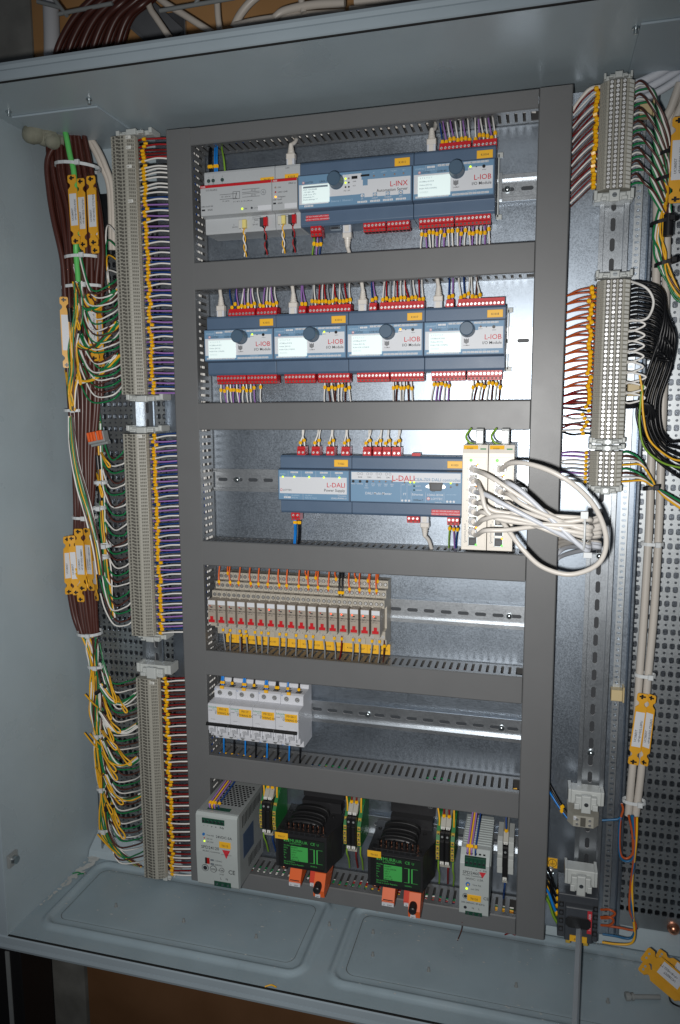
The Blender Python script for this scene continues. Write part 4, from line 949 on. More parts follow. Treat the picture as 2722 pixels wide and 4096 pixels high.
o = a.build('cable_tie'); tag(o, 'white cable tie round the bundle of network cables in front of the duct', 'cable tie', 'cable ties')

# ---------------------------------------------------------------- row 4: seventeen relays
random.seed(9)
z4 = RZ[3]; R0 = .0540; RP = .01585
zf0, zf1 = -.1222, -.0862
lit = {6, 12, 13, 14, 15, 16}
ids = ['K1180', 'K1181', 'K1182', 'K1183', 'K1184', 'K1185', 'K1186', 'K1187', 'K1188', 'K1189', 'K1190', 'K1223', 'K1224', 'K1225', 'K1226', 'K1227', 'K1233']
sm = MB()
T1, T2, T3 = (-.0875, -.0755, -.003), (-.0755, -.0640, .010), (-.0640, -.0525, .024)
w_ = RP - .0004
prof = [(YB_, -.148), (.013, -.148), (.013, -.139), (.004, -.136), (.004, -.124), (.016, -.122), (.016, -.0885), (T1[2], T1[0]), (T1[2], T1[1]), (T2[2], T2[0] + .0003), (T2[2], T2[1]), (T3[2], T3[0] + .0003), (T3[2], T3[1]), (YB_, T3[1])]
sm.prism_x(prof, 0, w_, 'relay_socket')
for (za, zb_, yy) in (T1, T2, T3):
    for sx in (.25, .75):
        cx = w_ * sx; cz = (za + zb_) / 2
        sm.cyl((cx, yy + .0002, cz), (cx, yy - .0002, cz), .0029, .0029, 'terminal_recess', 10); sm.cyl((cx, yy, cz), (cx, yy - .0006, cz), .0020, .0019, 'screw_steel', 8)
        sm.box(cx - .0016, cx + .0016, yy - .0008, yy - .0006, cz - .0002, cz + .0002, 'print_dark')
    sm.box(w_ / 2 - .0002, w_ / 2 + .0002, yy - .0003, yy + .0002, za + .001, zb_ - .001, 'print_dark')
    sm.box(.003, w_ - .003, yy + .004, yy + .008, zb_ - .0001, zb_ + .0003, 'terminal_recess')
for sx, yy, cz in ((.3, .004, -.1320), (.78, .004, -.1320)):
    sm.cyl((w_ * sx, yy, cz), (w_ * sx, yy - .0005, cz), .0024, .0023, 'screw_steel', 8)
smesh = sm.mesh('socket')
bm = MB(); bw = .0124
bm.prism_x([(.016, zf0), (-.0195, zf0), (-.020, zf0 + .0005), (-.020, zf1 - .0005), (-.0195, zf1), (.016, zf1 + .001)], 0, bw, 'relay_beige')
bmesh_ = bm.mesh('body')
bt = MB(); bt.box(.0004, bw - .0004, -.0204, -.0199, zf1 - .0070, zf1 - .0006, 'print_white'); bt.box(.0040, .0076, -.0204, -.0199, zf1 - .0118, zf1 - .0102, 'print_dark')
bt.text('OMRON', (bw / 2, -.0204, zf1 - .0162), .0034, 'print_dark', 'c'); bt.text('24V AC ~', (bw / 2, -.0204, zf1 - .0190), .0026, 'print_dark', 'c')
btm = bt.mesh('printed_front')
lv = MB(); lv.box(.0038, .0084, -.0212, -.0199, zf0 + .0050, zf0 + .0110, 'plug_red'); lv.box(.0014, .0108, -.0216, -.0199, zf0 + .0018, zf0 + .0058, 'plug_red'); lvm = lv.mesh('lever')
ev = MB(); ev.prism_x([(.004, -.1225), (-.014, -.1235), (-.017, -.1270), (-.012, -.1275), (.004, -.1255)], .002, bw - .001, 'relay_socket'); evm = ev.mesh('ejector')
for i in range(17):
    x = R0 + RP * i
    lab = 'beige plug-in relay, %s from left, %s' % (ordn(i + 1), 'red light on' if i in lit else 'light off')
    t = thing('relay', lab, 'relay', (x, 0, 0), 'beige relays in a row')
    for nme, me in (('socket', smesh), ('body', bmesh_), ('printed_front', btm), ('lever', lvm), ('ejector', evm)): inst(nme, me, (0, 0, 0), t)
    led(t, .0034, -.0201, zf1 - .0092, 'led_red' if i in lit else 'led_red_off', .0012)
def short(c): return {'earth': 'striped', 'orangebrown': 'orange-brown', 'lightblue': 'light blue'}.get(c, c)
# orange wires above
wl = [(0, .45, 1), (1, .0, 0), (1, .62, 1), (2, .5, 1), (3, .75, 1), (4, .55, 1), (5, .5, 1), (6, .65, 1), (7, .4, 1), (8, .6, 1), (9, .1, 0), (9, .55, 1), (10, .0, 0), (10, .5, 1), (11, .5, 1), (12, .0, 0), (13, .55, 1), (13, .95, 0), (14, .5, 1), (15, .1, 0), (15, .45, 1), (16, .0, 0), (16, .1, 1)]
for n_, (i, fx, front) in enumerate(wl):
    x = R0 + RP * i + w_ * fx; z0_, y0_ = (-.0690, .008) if front else (-.0565, .022)
    j = rnd(-.002, .002)
    wire([(x, y0_, z0_), (x, y0_ - .001, z0_ + .006), (x + j - .001, y0_ + .002, (z0_ - .035) / 2), (x + j - .002, y0_ + .012, -.030)], 'orange', 'orange wire, %s from left, above the relays' % ordn(n_ + 1), 'orange wires above the relays', r=.0013, mark=(.30 if front else .2,), mr=1.6)
for k in (0, 1):
    x = R0 + RP * 12 + w_ * (.62 + .3 * k); wire([(x, .006, -.0735), (x, .005, -.066), (x - .001, .010, -.052), (x - .002, .02, -.030)], 'black', '%s thick black wire among the orange wires above the relays' % ('left', 'right')[k], 'thick black wires', r=.0017, mark=(.22,), mr=1.5)
wb = [(0, .62), (1, .35), (2, .35), (2, 1.0), (3, .95), (4, .6), (5, .3), (6, .45), (7, .1), (8, .1), (9, .1), (9, .8), (10, .85), (11, .9), (12, .6), (13, .7), (14, .3), (15, .5), (16, .2)]
for n_, (i, fx) in enumerate(wb):
    x = R0 + RP * i + w_ * fx + .004; c = 'darkred' if n_ == 14 else ('brown' if n_ in () else 'grey')
    j = rnd(-.002, .001)
    wire([(x, .004, -.1345), (x, .003, -.142), (x + j, .006, -.158), (x + j * 2 - .004, .018, -.178)], c, '%s wire, %s from left, under the relays' % ({'darkred': 'dark red'}.get(c, c), ordn(n_ + 1)), 'wires under the relays', r=.0012, mark=(.22,), mr=1.7)
for n_, x in enumerate((R0 + .0235, R0 + .0425, R0 + .0520, R0 + RP * 16 + .0140)):
    wire([(x, .004, -.137), (x, .004, -.146), (x - .002, .010, -.160), (x - .005, .020, -.178)], 'brown', 'brown wire, %s from left, under the relays' % ordn(n_ + 1), 'wires under the relays', r=.0012, mark=(.3,), mr=1.9)
# yellow number strips standing behind on the duct
for k in range(15):
    x0 = .0520 + k * .0180; a = MB(); a.cbox(x0, x0 + .0178, .0480, .0490, -.1735, -.1570 - .0001 * (k % 2), 'label_yellow', .0003)
    a.text(['K1181', 'K1183', 'K1184', 'K1185', 'K1187', 'K1188', 'K1189', 'K1190', 'K1223', 'K1224', 'K1225', 'K1226', 'K1227', 'K1234', 'K1235'][k], (x0 + .009, .0478, -.1680), .0038, 'print_dark', 'c')
    o = a.build('number_label'); tag(o, 'yellow number label reading %s behind the relay wires' % ['K1181', 'K1183', 'K1184', 'K1185', 'K1187', 'K1188', 'K1189', 'K1190', 'K1223', 'K1224', 'K1225', 'K1226', 'K1227', 'K1234', 'K1235'][k], 'number label', 'yellow number labels behind the relays')

# ---------------------------------------------------------------- row 5: four double circuit breakers
z5 = RZ[4]; F0 = .0495; FP = .0368
names = [('F0112', 'STYRING AC', 'C6'), ('F0117', 'STYRING DC', 'C6'), ('F0122.1', 'STYRING AC', 'C10'), ('F0126.1', 'STYRING DC', 'C10')]
zt5, zb5 = -.2330, -.3180; fy = -.0215; sh5 = .0035
for i, (a_, b_, c_) in enumerate(names):
    x0 = F0 + FP * i; x1 = x0 + FP - .0004
    t = thing('circuit_breaker', 'white two pole circuit breaker with yellow label %s %s' % (a_.split('.')[0] if 0 else a_, b_), 'circuit breaker', (0, 0, 0), 'white circuit breakers')
    a = MB()
    prof = [(YB_, zb5), (sh5 + .004, zb5), (sh5, zb5 + .002), (sh5, -.3060), (-.013, -.3050), (-.0135, -.2940), (fy, -.2930), (fy, -.2515), (fy + .002, -.2500), (sh5, -.2490), (sh5, zt5 - .002), (sh5 + .004, zt5), (YB_ - .015, zt5), (YB_ - .014, zt5 + .006), (YB_, zt5 + .006)]
    a.prism_x(prof, x0, x1, 'breaker_white')
    a.build('housing', t, bev=.0005)
    xm = (x0 + x1) / 2
    F = MB()
    for k, cx in enumerate((x0 + .0095, x1 - .0095)):
        for cz in (-.2410, -.3115):
            F.cyl((cx, sh5 + .0001, cz), (cx, sh5 - .0004, cz), .0042, .0042, 'abb_grey', 16); F.cyl((cx, sh5 - .0004, cz), (cx, sh5 - .0005, cz), .0034, .0034, 'terminal_recess', 14); F.cyl((cx, sh5 - .0005, cz), (cx, sh5 - .0009, cz), .0026, .0026, 'screw_steel', 12)
            F.box(cx - .0022, cx + .0022, sh5 - .0011, sh5 - .0009, cz - .0003, cz + .0003, 'print_dark', None)
        # entry holes on top
        F.box(cx - .0050, cx + .0035, .010, .020, zt5 - .0002, zt5 + .0004, 'terminal_recess'); F.box(cx - .0045, cx + .0030, .012, .017, zt5 + .0004, zt5 + .0006, 'zinc_screw')
        F.box(cx - .0060, cx - .0005, .024, .028, zt5 - .0002, zt5 + .0004, 'terminal_recess')
    F.text('N', (x0 + .0010, sh5 - .0003, -.2370), .0034, 'print_blue'); F.text('N', (x0 + .0010, sh5 - .0003, -.3165), .0034, 'print_blue')
    F.text('Schneider', (x0 + .0012, fy - .0003, -.2560), .0040, 'print_green'); F.text('Electric', (x0 + .0080, fy - .0003, -.2585), .0022, 'print_green'); F.text('iC60N   C 6A', (x0 + .0012, fy - .0003, -.2612), .0024, 'print_dark')
    F.text(c_, (x0 + .0012, -.0138, -.3040), .0038, 'print_dark'); F.text('I.ON', (x0 + .0010, fy - .0003, -.2725), .0001, 'print_dark')
    F.text('230/400V~', (x0 + .012, -.0138, -.3040), .0022, 'print_grey'); F.box(x0 + .005, x0 + .012, fy - .0003, fy, -.2745, -.2743, 'print_dark')
    F.build('printed_front', t)
    idlabel(t, x0 + .0150, x1 - .0014, -.2665, -.2540, fy, a_ + '\n' + b_, size=.0046)
    a = MB(); a.cyl((x0 + .0004, fy - .0075, -.2795), (x1 - .0002, fy - .0075, -.2795), .0027, .0027, 'plastic_black', 10); a.cyl((x0 - .0001, fy - .0075, -.2795), (x0 + .0006, fy - .0075, -.2795), .0019, .0019, 'clamp_white', 10); a.build('toggle_bar', t)
    for k, cx in enumerate((x0 + .0095, x1 - .0095)):
        a = MB(); a.prism_x([(fy, -.2790), (fy - .0080, -.2815), (fy - .0085, -.2860), (fy - .0050, -.2925), (fy, -.2950)], cx - .0042, cx + .0042, 'breaker_white')
        a.prism_x([(fy + .001, -.2780), (fy - .0035, -.2830), (fy - .0030, -.2965), (fy + .001, -.2985)], cx - .0068, cx - .0046, 'breaker_white'); a.prism_x([(fy + .001, -.2780), (fy - .0035, -.2830), (fy - .0030, -.2965), (fy + .001, -.2985)], cx + .0046, cx + .0068, 'breaker_white')
        a.text('I.ON', (cx, fy - .0087, -.2862), .0026, 'print_dark', 'c'); a.build('toggle', t)
    a = MB(); a.cbox(x0 + .0105, x0 + .0165, .0010, .0045, zt5 - .0010, zt5 + .0035, 'label_yellow', .0004); a.build('release_tab', t)
    cols = [('lightblue', x0 + .0080), ('black', x1 - .0105)]
    for c, cx in cols:
        two = (i in (0, 1, 2) and c == 'lightblue') or (i == 2 and c == 'black')
        for k in range(2 if two else 1):
            wire([(cx + .0028 * k, .015, zt5 - .001), (cx + .0028 * k, .015, zt5 + .008), (cx + .0024 * k + .0005, .020, -.206)], c, '%s wire %s entering the top of breaker %s' % (short(c), ('in front', 'behind')[k] if two else 'alone', a_.replace('.1', '')), 'wires entering the circuit breakers', r=.0014, mark=(.36,), mr=1.6)
        wire([(cx + .001, .015, zb5 + .001), (cx + .001, .014, zb5 - .012), (cx - .002, .020, zb5 - .036)], c, '%s wire leaving the bottom of breaker %s' % (short(c), a_.replace('.1', '')), 'wires leaving the circuit breakers', r=.0014)

# ---------------------------------------------------------------- row 6
def psu(x0, x1, z0, z1, yf, zk, label, model):
    t = thing('power_supply', label, 'power supply', (0, 0, 0), 'light grey rail power supplies')
    return t
# left, large
P0, P1, pz0, pz1, py = .0430, .1100, -.5270, -.4085, -.060
t = thing('power_supply', 'large light grey power supply with perforated top, bottom left, label T0112', 'power supply', (0, 0, 0))
a = MB(); a.prism_x([(.046, pz0), (py + .004, pz0), (py, pz0 + .004), (py - .0018, -.470), (py, pz1 - .003), (py + .0025, pz1), (.046, pz1)], P0, P1, 'psu_metal'); a.build('housing', t, bev=.0005)
a = MB(); a.prism_x([(py + .003, pz0 - .0006), (py - .0008, pz0 + .004), (py - .0028, -.470), (py - .0008, pz1 - .003), (py + .003, pz1 + .0004), (py + .008, pz1 + .0004), (py + .008, pz0 - .0006)], P0 - .0004, P1 + .0004, 'psu_grey'); a.build('front_cover', t, bev=.0005)
yq = py - .0030
F = MB()
for (b, x, z, s, m) in [('-', .013, -.4275, .0050, 'print_dark'), ('-', .0195, -.4275, .0050, 'print_dark'), ('+', .0255, -.4285, .0050, 'print_dark'), ('+', .0320, -.4285, .0050, 'print_dark'), ('Rdy', .0400, -.4280, .0045, 'print_dark'), ('Vout Adj', .0180, -.4425, .0032, 'print_dark'), ('24VDC-5A', .0330, -.4440, .0058, 'print_dark'), ('DC LO', .0180, -.4485, .0032, 'print_dark'), ('DC ON', .0180, -.4535, .0032, 'print_dark'),
        ('SPD24120', .0085, -.4640, .0070, 'print_dark'), ('AC/DC Converter', .0105, -.4690, .0038, 'print_dark'), ('115VAC', .0300, -.4830, .0036, 'print_dark'), ('230VAC', .0300, -.4895, .0036, 'print_dark'), ('CE', .0520, -.5000, .0095, 'print_dark'), ('L', .0385, -.5110, .0048, 'print_dark'), ('N', .0475, -.5110, .0048, 'print_dark'), ('US', .0345, -.4975, .0030, 'print_dark'), ('LISTED', .0375, -.5035, .0024, 'print_dark'), ('CCC', .0240, -.4980, .0038, 'print_dark'), ('UL', .0400, -.4975, .0042, 'print_dark')]:
    F.text(b, (P0 + x, yq, z), s, m)
for cx, r_ in ((.0140, .0056), (.0275, .0056), (.0415, .0040)):
    for rr, mm, dy in ((r_, 'print_dark', 0), (r_ * .86, 'psu_grey', .0001)): F.cyl((P0 + cx, yq + .0004, -.4960), (P0 + cx, yq + .0002 - dy, -.4960), rr, rr, mm, 20)
F.cyl((P0 + .0140, yq + .0004, -.4960), (P0 + .0140, yq, -.4960), .0034, .0034, 'print_dark', 14)
for cx, tx, s in ((.0275, 'CCC', .0036), (.0415, 'UL', .0034)): F.text(tx, (P0 + cx, yq - .0001, -.4972), s, 'print_dark', 'c')
F.add([(P0 + .0430, yq, -.4620), (P0 + .0560, yq, -.4620), (P0 + .0495, yq, -.4760)], [(0, 1, 2)], 'sticker_red'); F.text('CARLO GAVAZZI', (P0 + .0495, yq - .0002, -.4700), .0022, 'print_dark', 'c')
F.box(P0 + .0230, P0 + .0285, yq + .0002, yq + .0006, -.4830, -.4805, 'print_grey'); F.box(P0 + .0230, P0 + .0285, yq + .0002, yq + .0006, -.4895, -.4870, 'print_grey')
F.box(P0 + .0145, P0 + .0215, yq - .0002, yq + .0010, -.4885, -.4790, 'led_red_off'); F.box(P0 + .0145, P0 + .0175, yq - .0004, yq + .0010, -.4885, -.4790, 'plastic_black')
F.build('printed_front', t)
idlabel(t, P0 + .0385, P0 + .0570, -.4590, -.4490, yq, 'T0112', size=.0042)
def greenterm(t, x, z, n, pitch, y, h=.0085, top=False):
    a = MB(); a.cbox(x, x + n * pitch, y - .0006, y + .004, z, z + h, 'pcb_green', .0003)
    for i in range(n): cx = x + (i + .5) * pitch; a.cyl((cx, y - .0006, z + h * .45), (cx, y - .0012, z + h * .45), .0019, .0018, 'zinc_screw', 8); a.box(cx - pitch * .5 + .0002, cx - pitch * .5 + .0006, y - .0009, y - .0005, z + .001, z + h - .001, 'plastic_black')
    if top:
        for i in range(n): cx = x + (i + .5) * pitch; a.box(cx - .0015, cx + .0015, y + .006, y + .009, z + h + .0012, z + h + .0018, 'plastic_black')
    a.build('terminal_block', t)
greenterm(t, P0 + .0105, -.4235, 6, .0061, yq + .0014); greenterm(t, P0 + .0275, -.5245, 3, .0092, yq + .0020)
a = MB(); a.box(P0 + .013, P0 + .050, py + .012, py + .020, pz1 - .001, pz1 + .0006, 'pcb_green'); a.build('terminal_block', t)
led(t, P0 + .0140, yq, -.4470, 'led_red_off', .0012); led(t, P0 + .0140, yq, -.4522, 'led_green', .0014)
a = MB(); a.cyl((P0 + .0130, yq + .001, -.4410), (P0 + .0130, yq - .0006, -.4410), .0021, .0021, 'print_blue', 12); a.build('trim_dial', t)
a = MB()
for r_ in range(11):
    for c in range(9):
        cx = P0 + .010 + c * .0060 + (.003 if r_ % 2 else 0); cy = -.028 + r_ * .0058
        a.cyl((cx, cy, pz1 + .0002), (cx, cy, pz1 + .0005), .0021, .0021, 'plastic_black', 8, caps=True)
o = a.build('vent_hole', t); o['kind'] = 'stuff'
a = MB()
for k in range(14):
    yy = -.040 + k * .0055
    a.box(P1 + .0001, P1 + .0005, yy, yy + .0016, -.4360 + k * .0004, -.4170, 'plastic_black'); 
    if k > 3: a.box(P1 + .0001, P1 + .0005, yy, yy + .0016, -.5130, -.4980, 'plastic_black')
o = a.build('vent_slot', t); o['kind'] = 'stuff'
a = MB(); a.box(P1 + .0001, P1 + .0004, -.038, .004, -.4880, -.4480, 'rating_blue'); a.build('rating_label', t)
for k, (c, x) in enumerate([('violet', .016), ('violet', .024), ('yellow', .020), ('blue', .031)]):
    wire([(P0 + x, py + .016, pz1), (P0 + x, py + .016, pz1 + .008), (P0 + x + .001, -.020, pz1 + .012), (P0 + x + .004, .022, pz1 + .020)], c, '%s wire, %s of those entering the top of the large power supply' % (c, ordn(k + 1)), 'wires entering the power supplies', r=.0013, mark=(.36,))
# right, small
Q0, Q1, qz0, qz1 = .4425, .4828, -.5040, -.4125
t = thing('power_supply', 'narrow light grey power supply with ribbed sides, bottom right, label T0126', 'power supply', (0, 0, 0))
a = MB(); a.prism_x([(.046, qz0), (py + .003, qz0), (py, qz0 + .003), (py, qz1 - .014), (py + .008, qz1 - .006), (py + .016, qz1), (.046, qz1)], Q0, Q1, 'psu_grey'); a.build('housing', t, bev=.0006)
a = MB()
for k in range(12): yy = -.034 + k * .0062; a.box(Q0 + .002, Q1 + .0008, yy, yy + .0028, qz1 - .0300, qz1 + .0012, 'psu_grey')
o = a.build('cooling_rib', t); o['kind'] = 'stuff'
F = MB(); yq = py - .0003
for (b, x, z, s, m) in [('-', .0115, -.4350, .0040, 'print_dark'), ('-', .0170, -.4350, .0040, 'print_dark'), ('+', .0215, -.4358, .0040, 'print_dark'), ('+', .0270, -.4358, .0040, 'print_dark'), ('Rdy', .0320, -.4352, .0034, 'print_dark'), ('SPD2460', .0040, -.4415, .0062, 'print_dark'), ('AC/DC Converter', .0038, -.4448, .0036, 'print_dark'), ('24VDC- 2.5A', .0080, -.4500, .0044, 'print_dark'), ('Vout Adj', .0180, -.4580, .0032, 'print_dark'), ('out ON', .0155, -.4645, .0034, 'print_dark'), ('CE', .0330, -.4770, .0062, 'print_dark'), ('100-240VAC 47-63Hz', .0025, -.4860, .0036, 'print_dark'), ('N', .0175, -.4935, .0040, 'print_dark'), ('L', .0265, -.4935, .0040, 'print_dark')]: F.text(b, (Q0 + x, yq, z), s, m)
F.add([(Q0 + .0265, yq, -.4365), (Q0 + .0360, yq, -.4365), (Q0 + .0312, yq, -.4455)], [(0, 1, 2)], 'sticker_red')
for rr, mm, dy in ((.0040, 'print_dark', 0), (.0034, 'psu_grey', .0001), (.0024, 'print_dark', .0002)): F.cyl((Q0 + .0085, yq + .0003, -.4755), (Q0 + .0085, yq - dy, -.4755), rr, rr, mm, 16)
F.cyl((Q0 + .0085, yq + .0003, -.4925), (Q0 + .0085, yq, -.4925), .0022, .0022, 'print_dark', 12)
F.build('printed_front', t)
a = MB(); a.cyl((Q0 + .0115, yq + .001, -.4570), (Q0 + .0115, yq - .0008, -.4570), .0030, .0030, 'print_blue', 14); a.cyl((Q0 + .0118, yq, -.4570), (Q0 + .0118, yq - .0012, -.4570), .0014, .0014, 'label_yellow', 10); a.build('trim_dial', t)
led(t, Q0 + .0100, yq, -.4640, 'led_green', .0017); idlabel(t, Q0 + .0110, Q0 + .0300, -.4815, -.4720, yq - .0002, 'T0126', size=.0040)
greenterm(t, Q0 + .0065, -.4310, 5, .0058, py + .0002, h=.014, top=True); greenterm(t, Q0 + .0085, -.5035, 3, .0078, py + .0004, h=.0060)
for k, (c, x) in enumerate([('violet', .0095), ('violet', .0150), ('yellow', .0125), ('blue', .0205)]):
    wire([(Q0 + x, py + .008, -.4180), (Q0 + x, py + .010, -.408), (Q0 + x + .001, -.030, -.398), (Q0 + x + .003, .020, -.376)], c, '%s wire, %s of those entering the top of the narrow power supply' % (c, ordn(k + 1)), 'wires entering the power supplies', r=.0013, mark=(.36,))

# transformers
def trafo(x0, x1, zt, label, idt):
    y0 = -.040; zb = zt - .0560; w = x1 - x0; xm = (x0 + x1) / 2
    t = thing('transformer', label, 'transformer', (0, 0, 0), 'black transformers')
    a = MB(); a.prism_z([(x0, y0), (x1, y0), (x1 + .003, -.022), (x1 + .012, .004), (x1 + .012, .042), (x0 - .003, .042), (x0, .010)], zb, zt, 'metal_black'); a.cbox(x0 + .004, x1 - .004, y0 - .0006, y0, zb + .001, zt - .005, 'plastic_black', .0003); a.build('core', t, bev=.0008)
    for sx in (x0 + .006, x1 - .006):
        for sy in (-.030, .020): a = MB(); a.cyl((sx, sy, zt), (sx, sy, zt + .0016), .0028, .0028, 'plastic_black', 10); a.build('core_bolt', t)
    a = MB()
    for k, (yy, hh) in enumerate(((-.012, .012), (.004, .014), (.020, .015))):
        pr = []
        for q in range(13): an = math.pi * q / 12; pr.append((xm - .028 * math.cos(an), zt + hh * math.sin(an) ** .6))
        a.prism_y([(xm - .028, zt)] + pr[1:-1] + [(xm + .028, zt)], yy - .0030, yy + .0045, 'plastic_black')
    a.build('coil_former', t, bev=.0010)
    a = MB()
    for k in range(2):
        pr = [(xm - .024 * math.cos(math.pi * q / 12), zt + .0085 * math.sin(math.pi * q / 12) ** .7) for q in range(13)]
        a.tube([(x_, -.020 + k * .0160, z_) for x_, z_ in pr], .0040, 'plastic_black', 8)
    a.build('coil', t)
    a = MB()
    for k in range(8): xx = xm - .029 + k * .0078; a.cbox(xx, xx + .0034, -.031, -.024, zt, zt + .0095 + .001 * (k % 2), 'plastic_black', .0004); a.cyl((xx + .0056, -.026, zt), (xx + .0056, -.026, zt + .009), .0011, .0011, 'copper', 6)
    a.build('pin_row', t)
    a = MB(); a.cbox(xm - .033, xm + .030, y0 - .0008, -.030, zt - .001, zt + .0040, 'plastic_black', .0005)
    for k in range(7): a.box(xm - .028 + k * .0085, xm - .0275 + k * .0085, y0 - .0010, y0 - .0006, zt, zt + .0036, 'plastic_dark_grey')
    a.build('terminal_bar', t)
    a = MB(); a.box(x0 + .018, x1 + .006, .0440, .0535, zt + .016, zt + .052, 'metal_black'); a.box(x0 + .020, x1 + .004, .030, .0535, zt, zt + .016, 'metal_black'); a.build('mounting_foot', t)
    a = MB(); a.cyl((x0 + .025, .044, zt + .037), (x0 + .025, .0415, zt + .037), .0046, .0046, 'zinc_screw', 12); a.dome((x0 + .025, .0415, zt + .037), .0038, .003, 'screw_steel'); a.cyl((x1 - .001, .044, zt + .034), (x1 - .001, .0415, zt + .034), .0046, .0046, 'zinc_screw', 12); a.dome((x1 - .001, .0415, zt + .034), .0038, .003, 'screw_steel'); a.build('fixing_screw', t)
    y = y0 - .0010; lx0, lx1, lz0, lz1 = x0 + .0120, x1 - .0030, zb + .0050, zt - .0075
    F = MB(); F.box(lx0, lx1, y, y + .0008, lz0, lz1, 'panel_dark'); F.box(lx0 + .0120, lx0 + .0390, y - .0002, y, lz0 + .0080, lz1 - .0120, 'panel_lime')
    F.box(lx0 + .0015, lx0 + .0095, y - .0002, y, lz1 - .0058, lz1 - .0010, 'panel_lime'); F.text('M', (lx0 + .0055, y - .0003, lz1 - .0056), .0062, 'panel_dark', 'c'); F.text('MURR', (lx0 + .0105, y - .0003, lz1 - .0060), .0072, 'print_lime'); F.text('ELEKTRONIK', (lx0 + .0105, y - .0003, lz1 - .0092), .0032, 'print_lime')
    F.text('UR', (lx0 + .0305, y - .0003, lz1 - .0065), .0062, 'print_lime'); F.text('CE', (lx0 + .0430, y - .0003, lz1 - .0065), .0062, 'print_lime'); F.text('U', (lx0 + .0530, y - .0003, lz1 - .0065), .0050, 'print_lime')
    for k, s_ in enumerate(('Art.No.', 'MTS', 'Pri', 'Sec.', 'P', 'Ta')): F.text(s_, (lx0 + .0012, y - .0003, lz1 - .0130 - k * .0040), .0032, 'print_lime')
    for k, s_ in enumerate(('866477', '0160-230/24', '230 V', '24 V', '160 VA', '40°C / B')): F.text(s_, (lx0 + .0130, y - .0003, lz1 - .0155 - k * .0039), .0034, 'panel_dark')
    F.text('EN 61558-2-6', (lx0 + .0012, y - .0003, lz0 + .0045), .0030, 'print_lime'); F.text('Made in Czech Republic', (lx0 + .0012, y - .0003, lz0 + .0010), .0032, 'print_lime')
    F.box(lx0 + .0480, lx0 + .0500, y - .0003, y, lz0 + .0080, lz1 - .0130, 'print_lime'); F.box(lx0 + .0525, lx0 + .0545, y - .0003, y, lz0 + .0080, lz1 - .0130, 'print_lime')
    for z_ in (lz0 + .0080, lz1 - .0133): F.box(lx0 + .0420, lx0 + .0480, y - .0003, y, z_, z_ + .0004, 'print_lime'); F.box(lx0 + .0545, lx0 + .0620, y - .0003, y, z_, z_ + .0004, 'print_lime')
    F.text('50/60Hz', (lx0 + .0430, y - .0003, lz0 + .0022), .0030, 'print_lime')
    F.build('rating_plate', t)
    idlabel(t, x0 - .0005, x0 + .0200, zt - .0105, zt - .0005, y0 - .0014, idt, size=.0042)
    # connectors under it
    a = MB(); a.prism_x([(.0, zb - .001), (-.036, zb - .001), (-.046, zb - .017), (-.044, zb - .0235), (.0, zb - .014)], x0 + .0220, x0 + .0405, 'orange_plastic')
    a.box(x0 + .0240, x0 + .0385, -.0465, -.0440, zb - .0160, zb - .0155, 'print_dark')
    a.box(x0 + .0225, x0 + .0400, -.0472, -.0440, zb - .0245, zb - .0195, 'print_white'); a.text('0    230V', (x0 + .0312, -.0475, zb - .0236), .0034, 'print_dark', 'c'); a.build('output_connector', t)
    a = MB(); a.prism_x([(.0, zb - .001), (-.036, zb - .001), (-.042, zb - .016), (-.040, zb - .022), (.0, zb - .014)], x0 + .0535, x0 + .0625, 'orange_red_plastic'); a.box(x0 + .0545, x0 + .0610, -.0432, -.0395, zb - .0225, zb - .0180, 'print_white'); a.text('0', (x0 + .0578, -.0435, zb - .0218), .0034, 'print_dark', 'c'); a.build('output_connector', t)
    a = MB(); a.prism_x([(.0, zb + .001), (-.040, zb - .001), (-.052, zb - .022), (-.050, zb - .033), (-.020, zb - .032), (.0, zb - .014)], x0 + .0620, x0 + .0790, 'orange_plastic'); a.cyl((x0 + .0690, -.045, zb - .0165), (x0 + .0690, -.057, zb - .0185), .0062, .0058, 'plastic_black', 16); a.dome((x0 + .0690, -.057, zb - .0185), .0058, .0022, 'plastic_black', 14)
    a.box(x0 + .0655, x0 + .0730, -.0525, -.0490, zb - .0325, zb - .0280, 'print_white'); a.text('24V', (x0 + .0692, -.0528, zb - .0320), .0034, 'print_dark', 'c'); a.build('fused_connector', t)
    a = MB(); a.cbox(x0 + .0035, x0 + .0125, -.030, -.024, zb - .0120, zb + .0020, 'zinc_screw', .0006); a.dome((x0 + .008, -.030, zb - .0080), .0038, .0022, 'copper'); a.build('earth_lug', t)
trafo(.1640, .2440, -.4330, 'black transformer with green printed plate on the left, label T0117', 'T0117')
trafo(.3070, .3880, -.4400, 'black transformer with green printed plate on the right, label T0122', 'T0122')

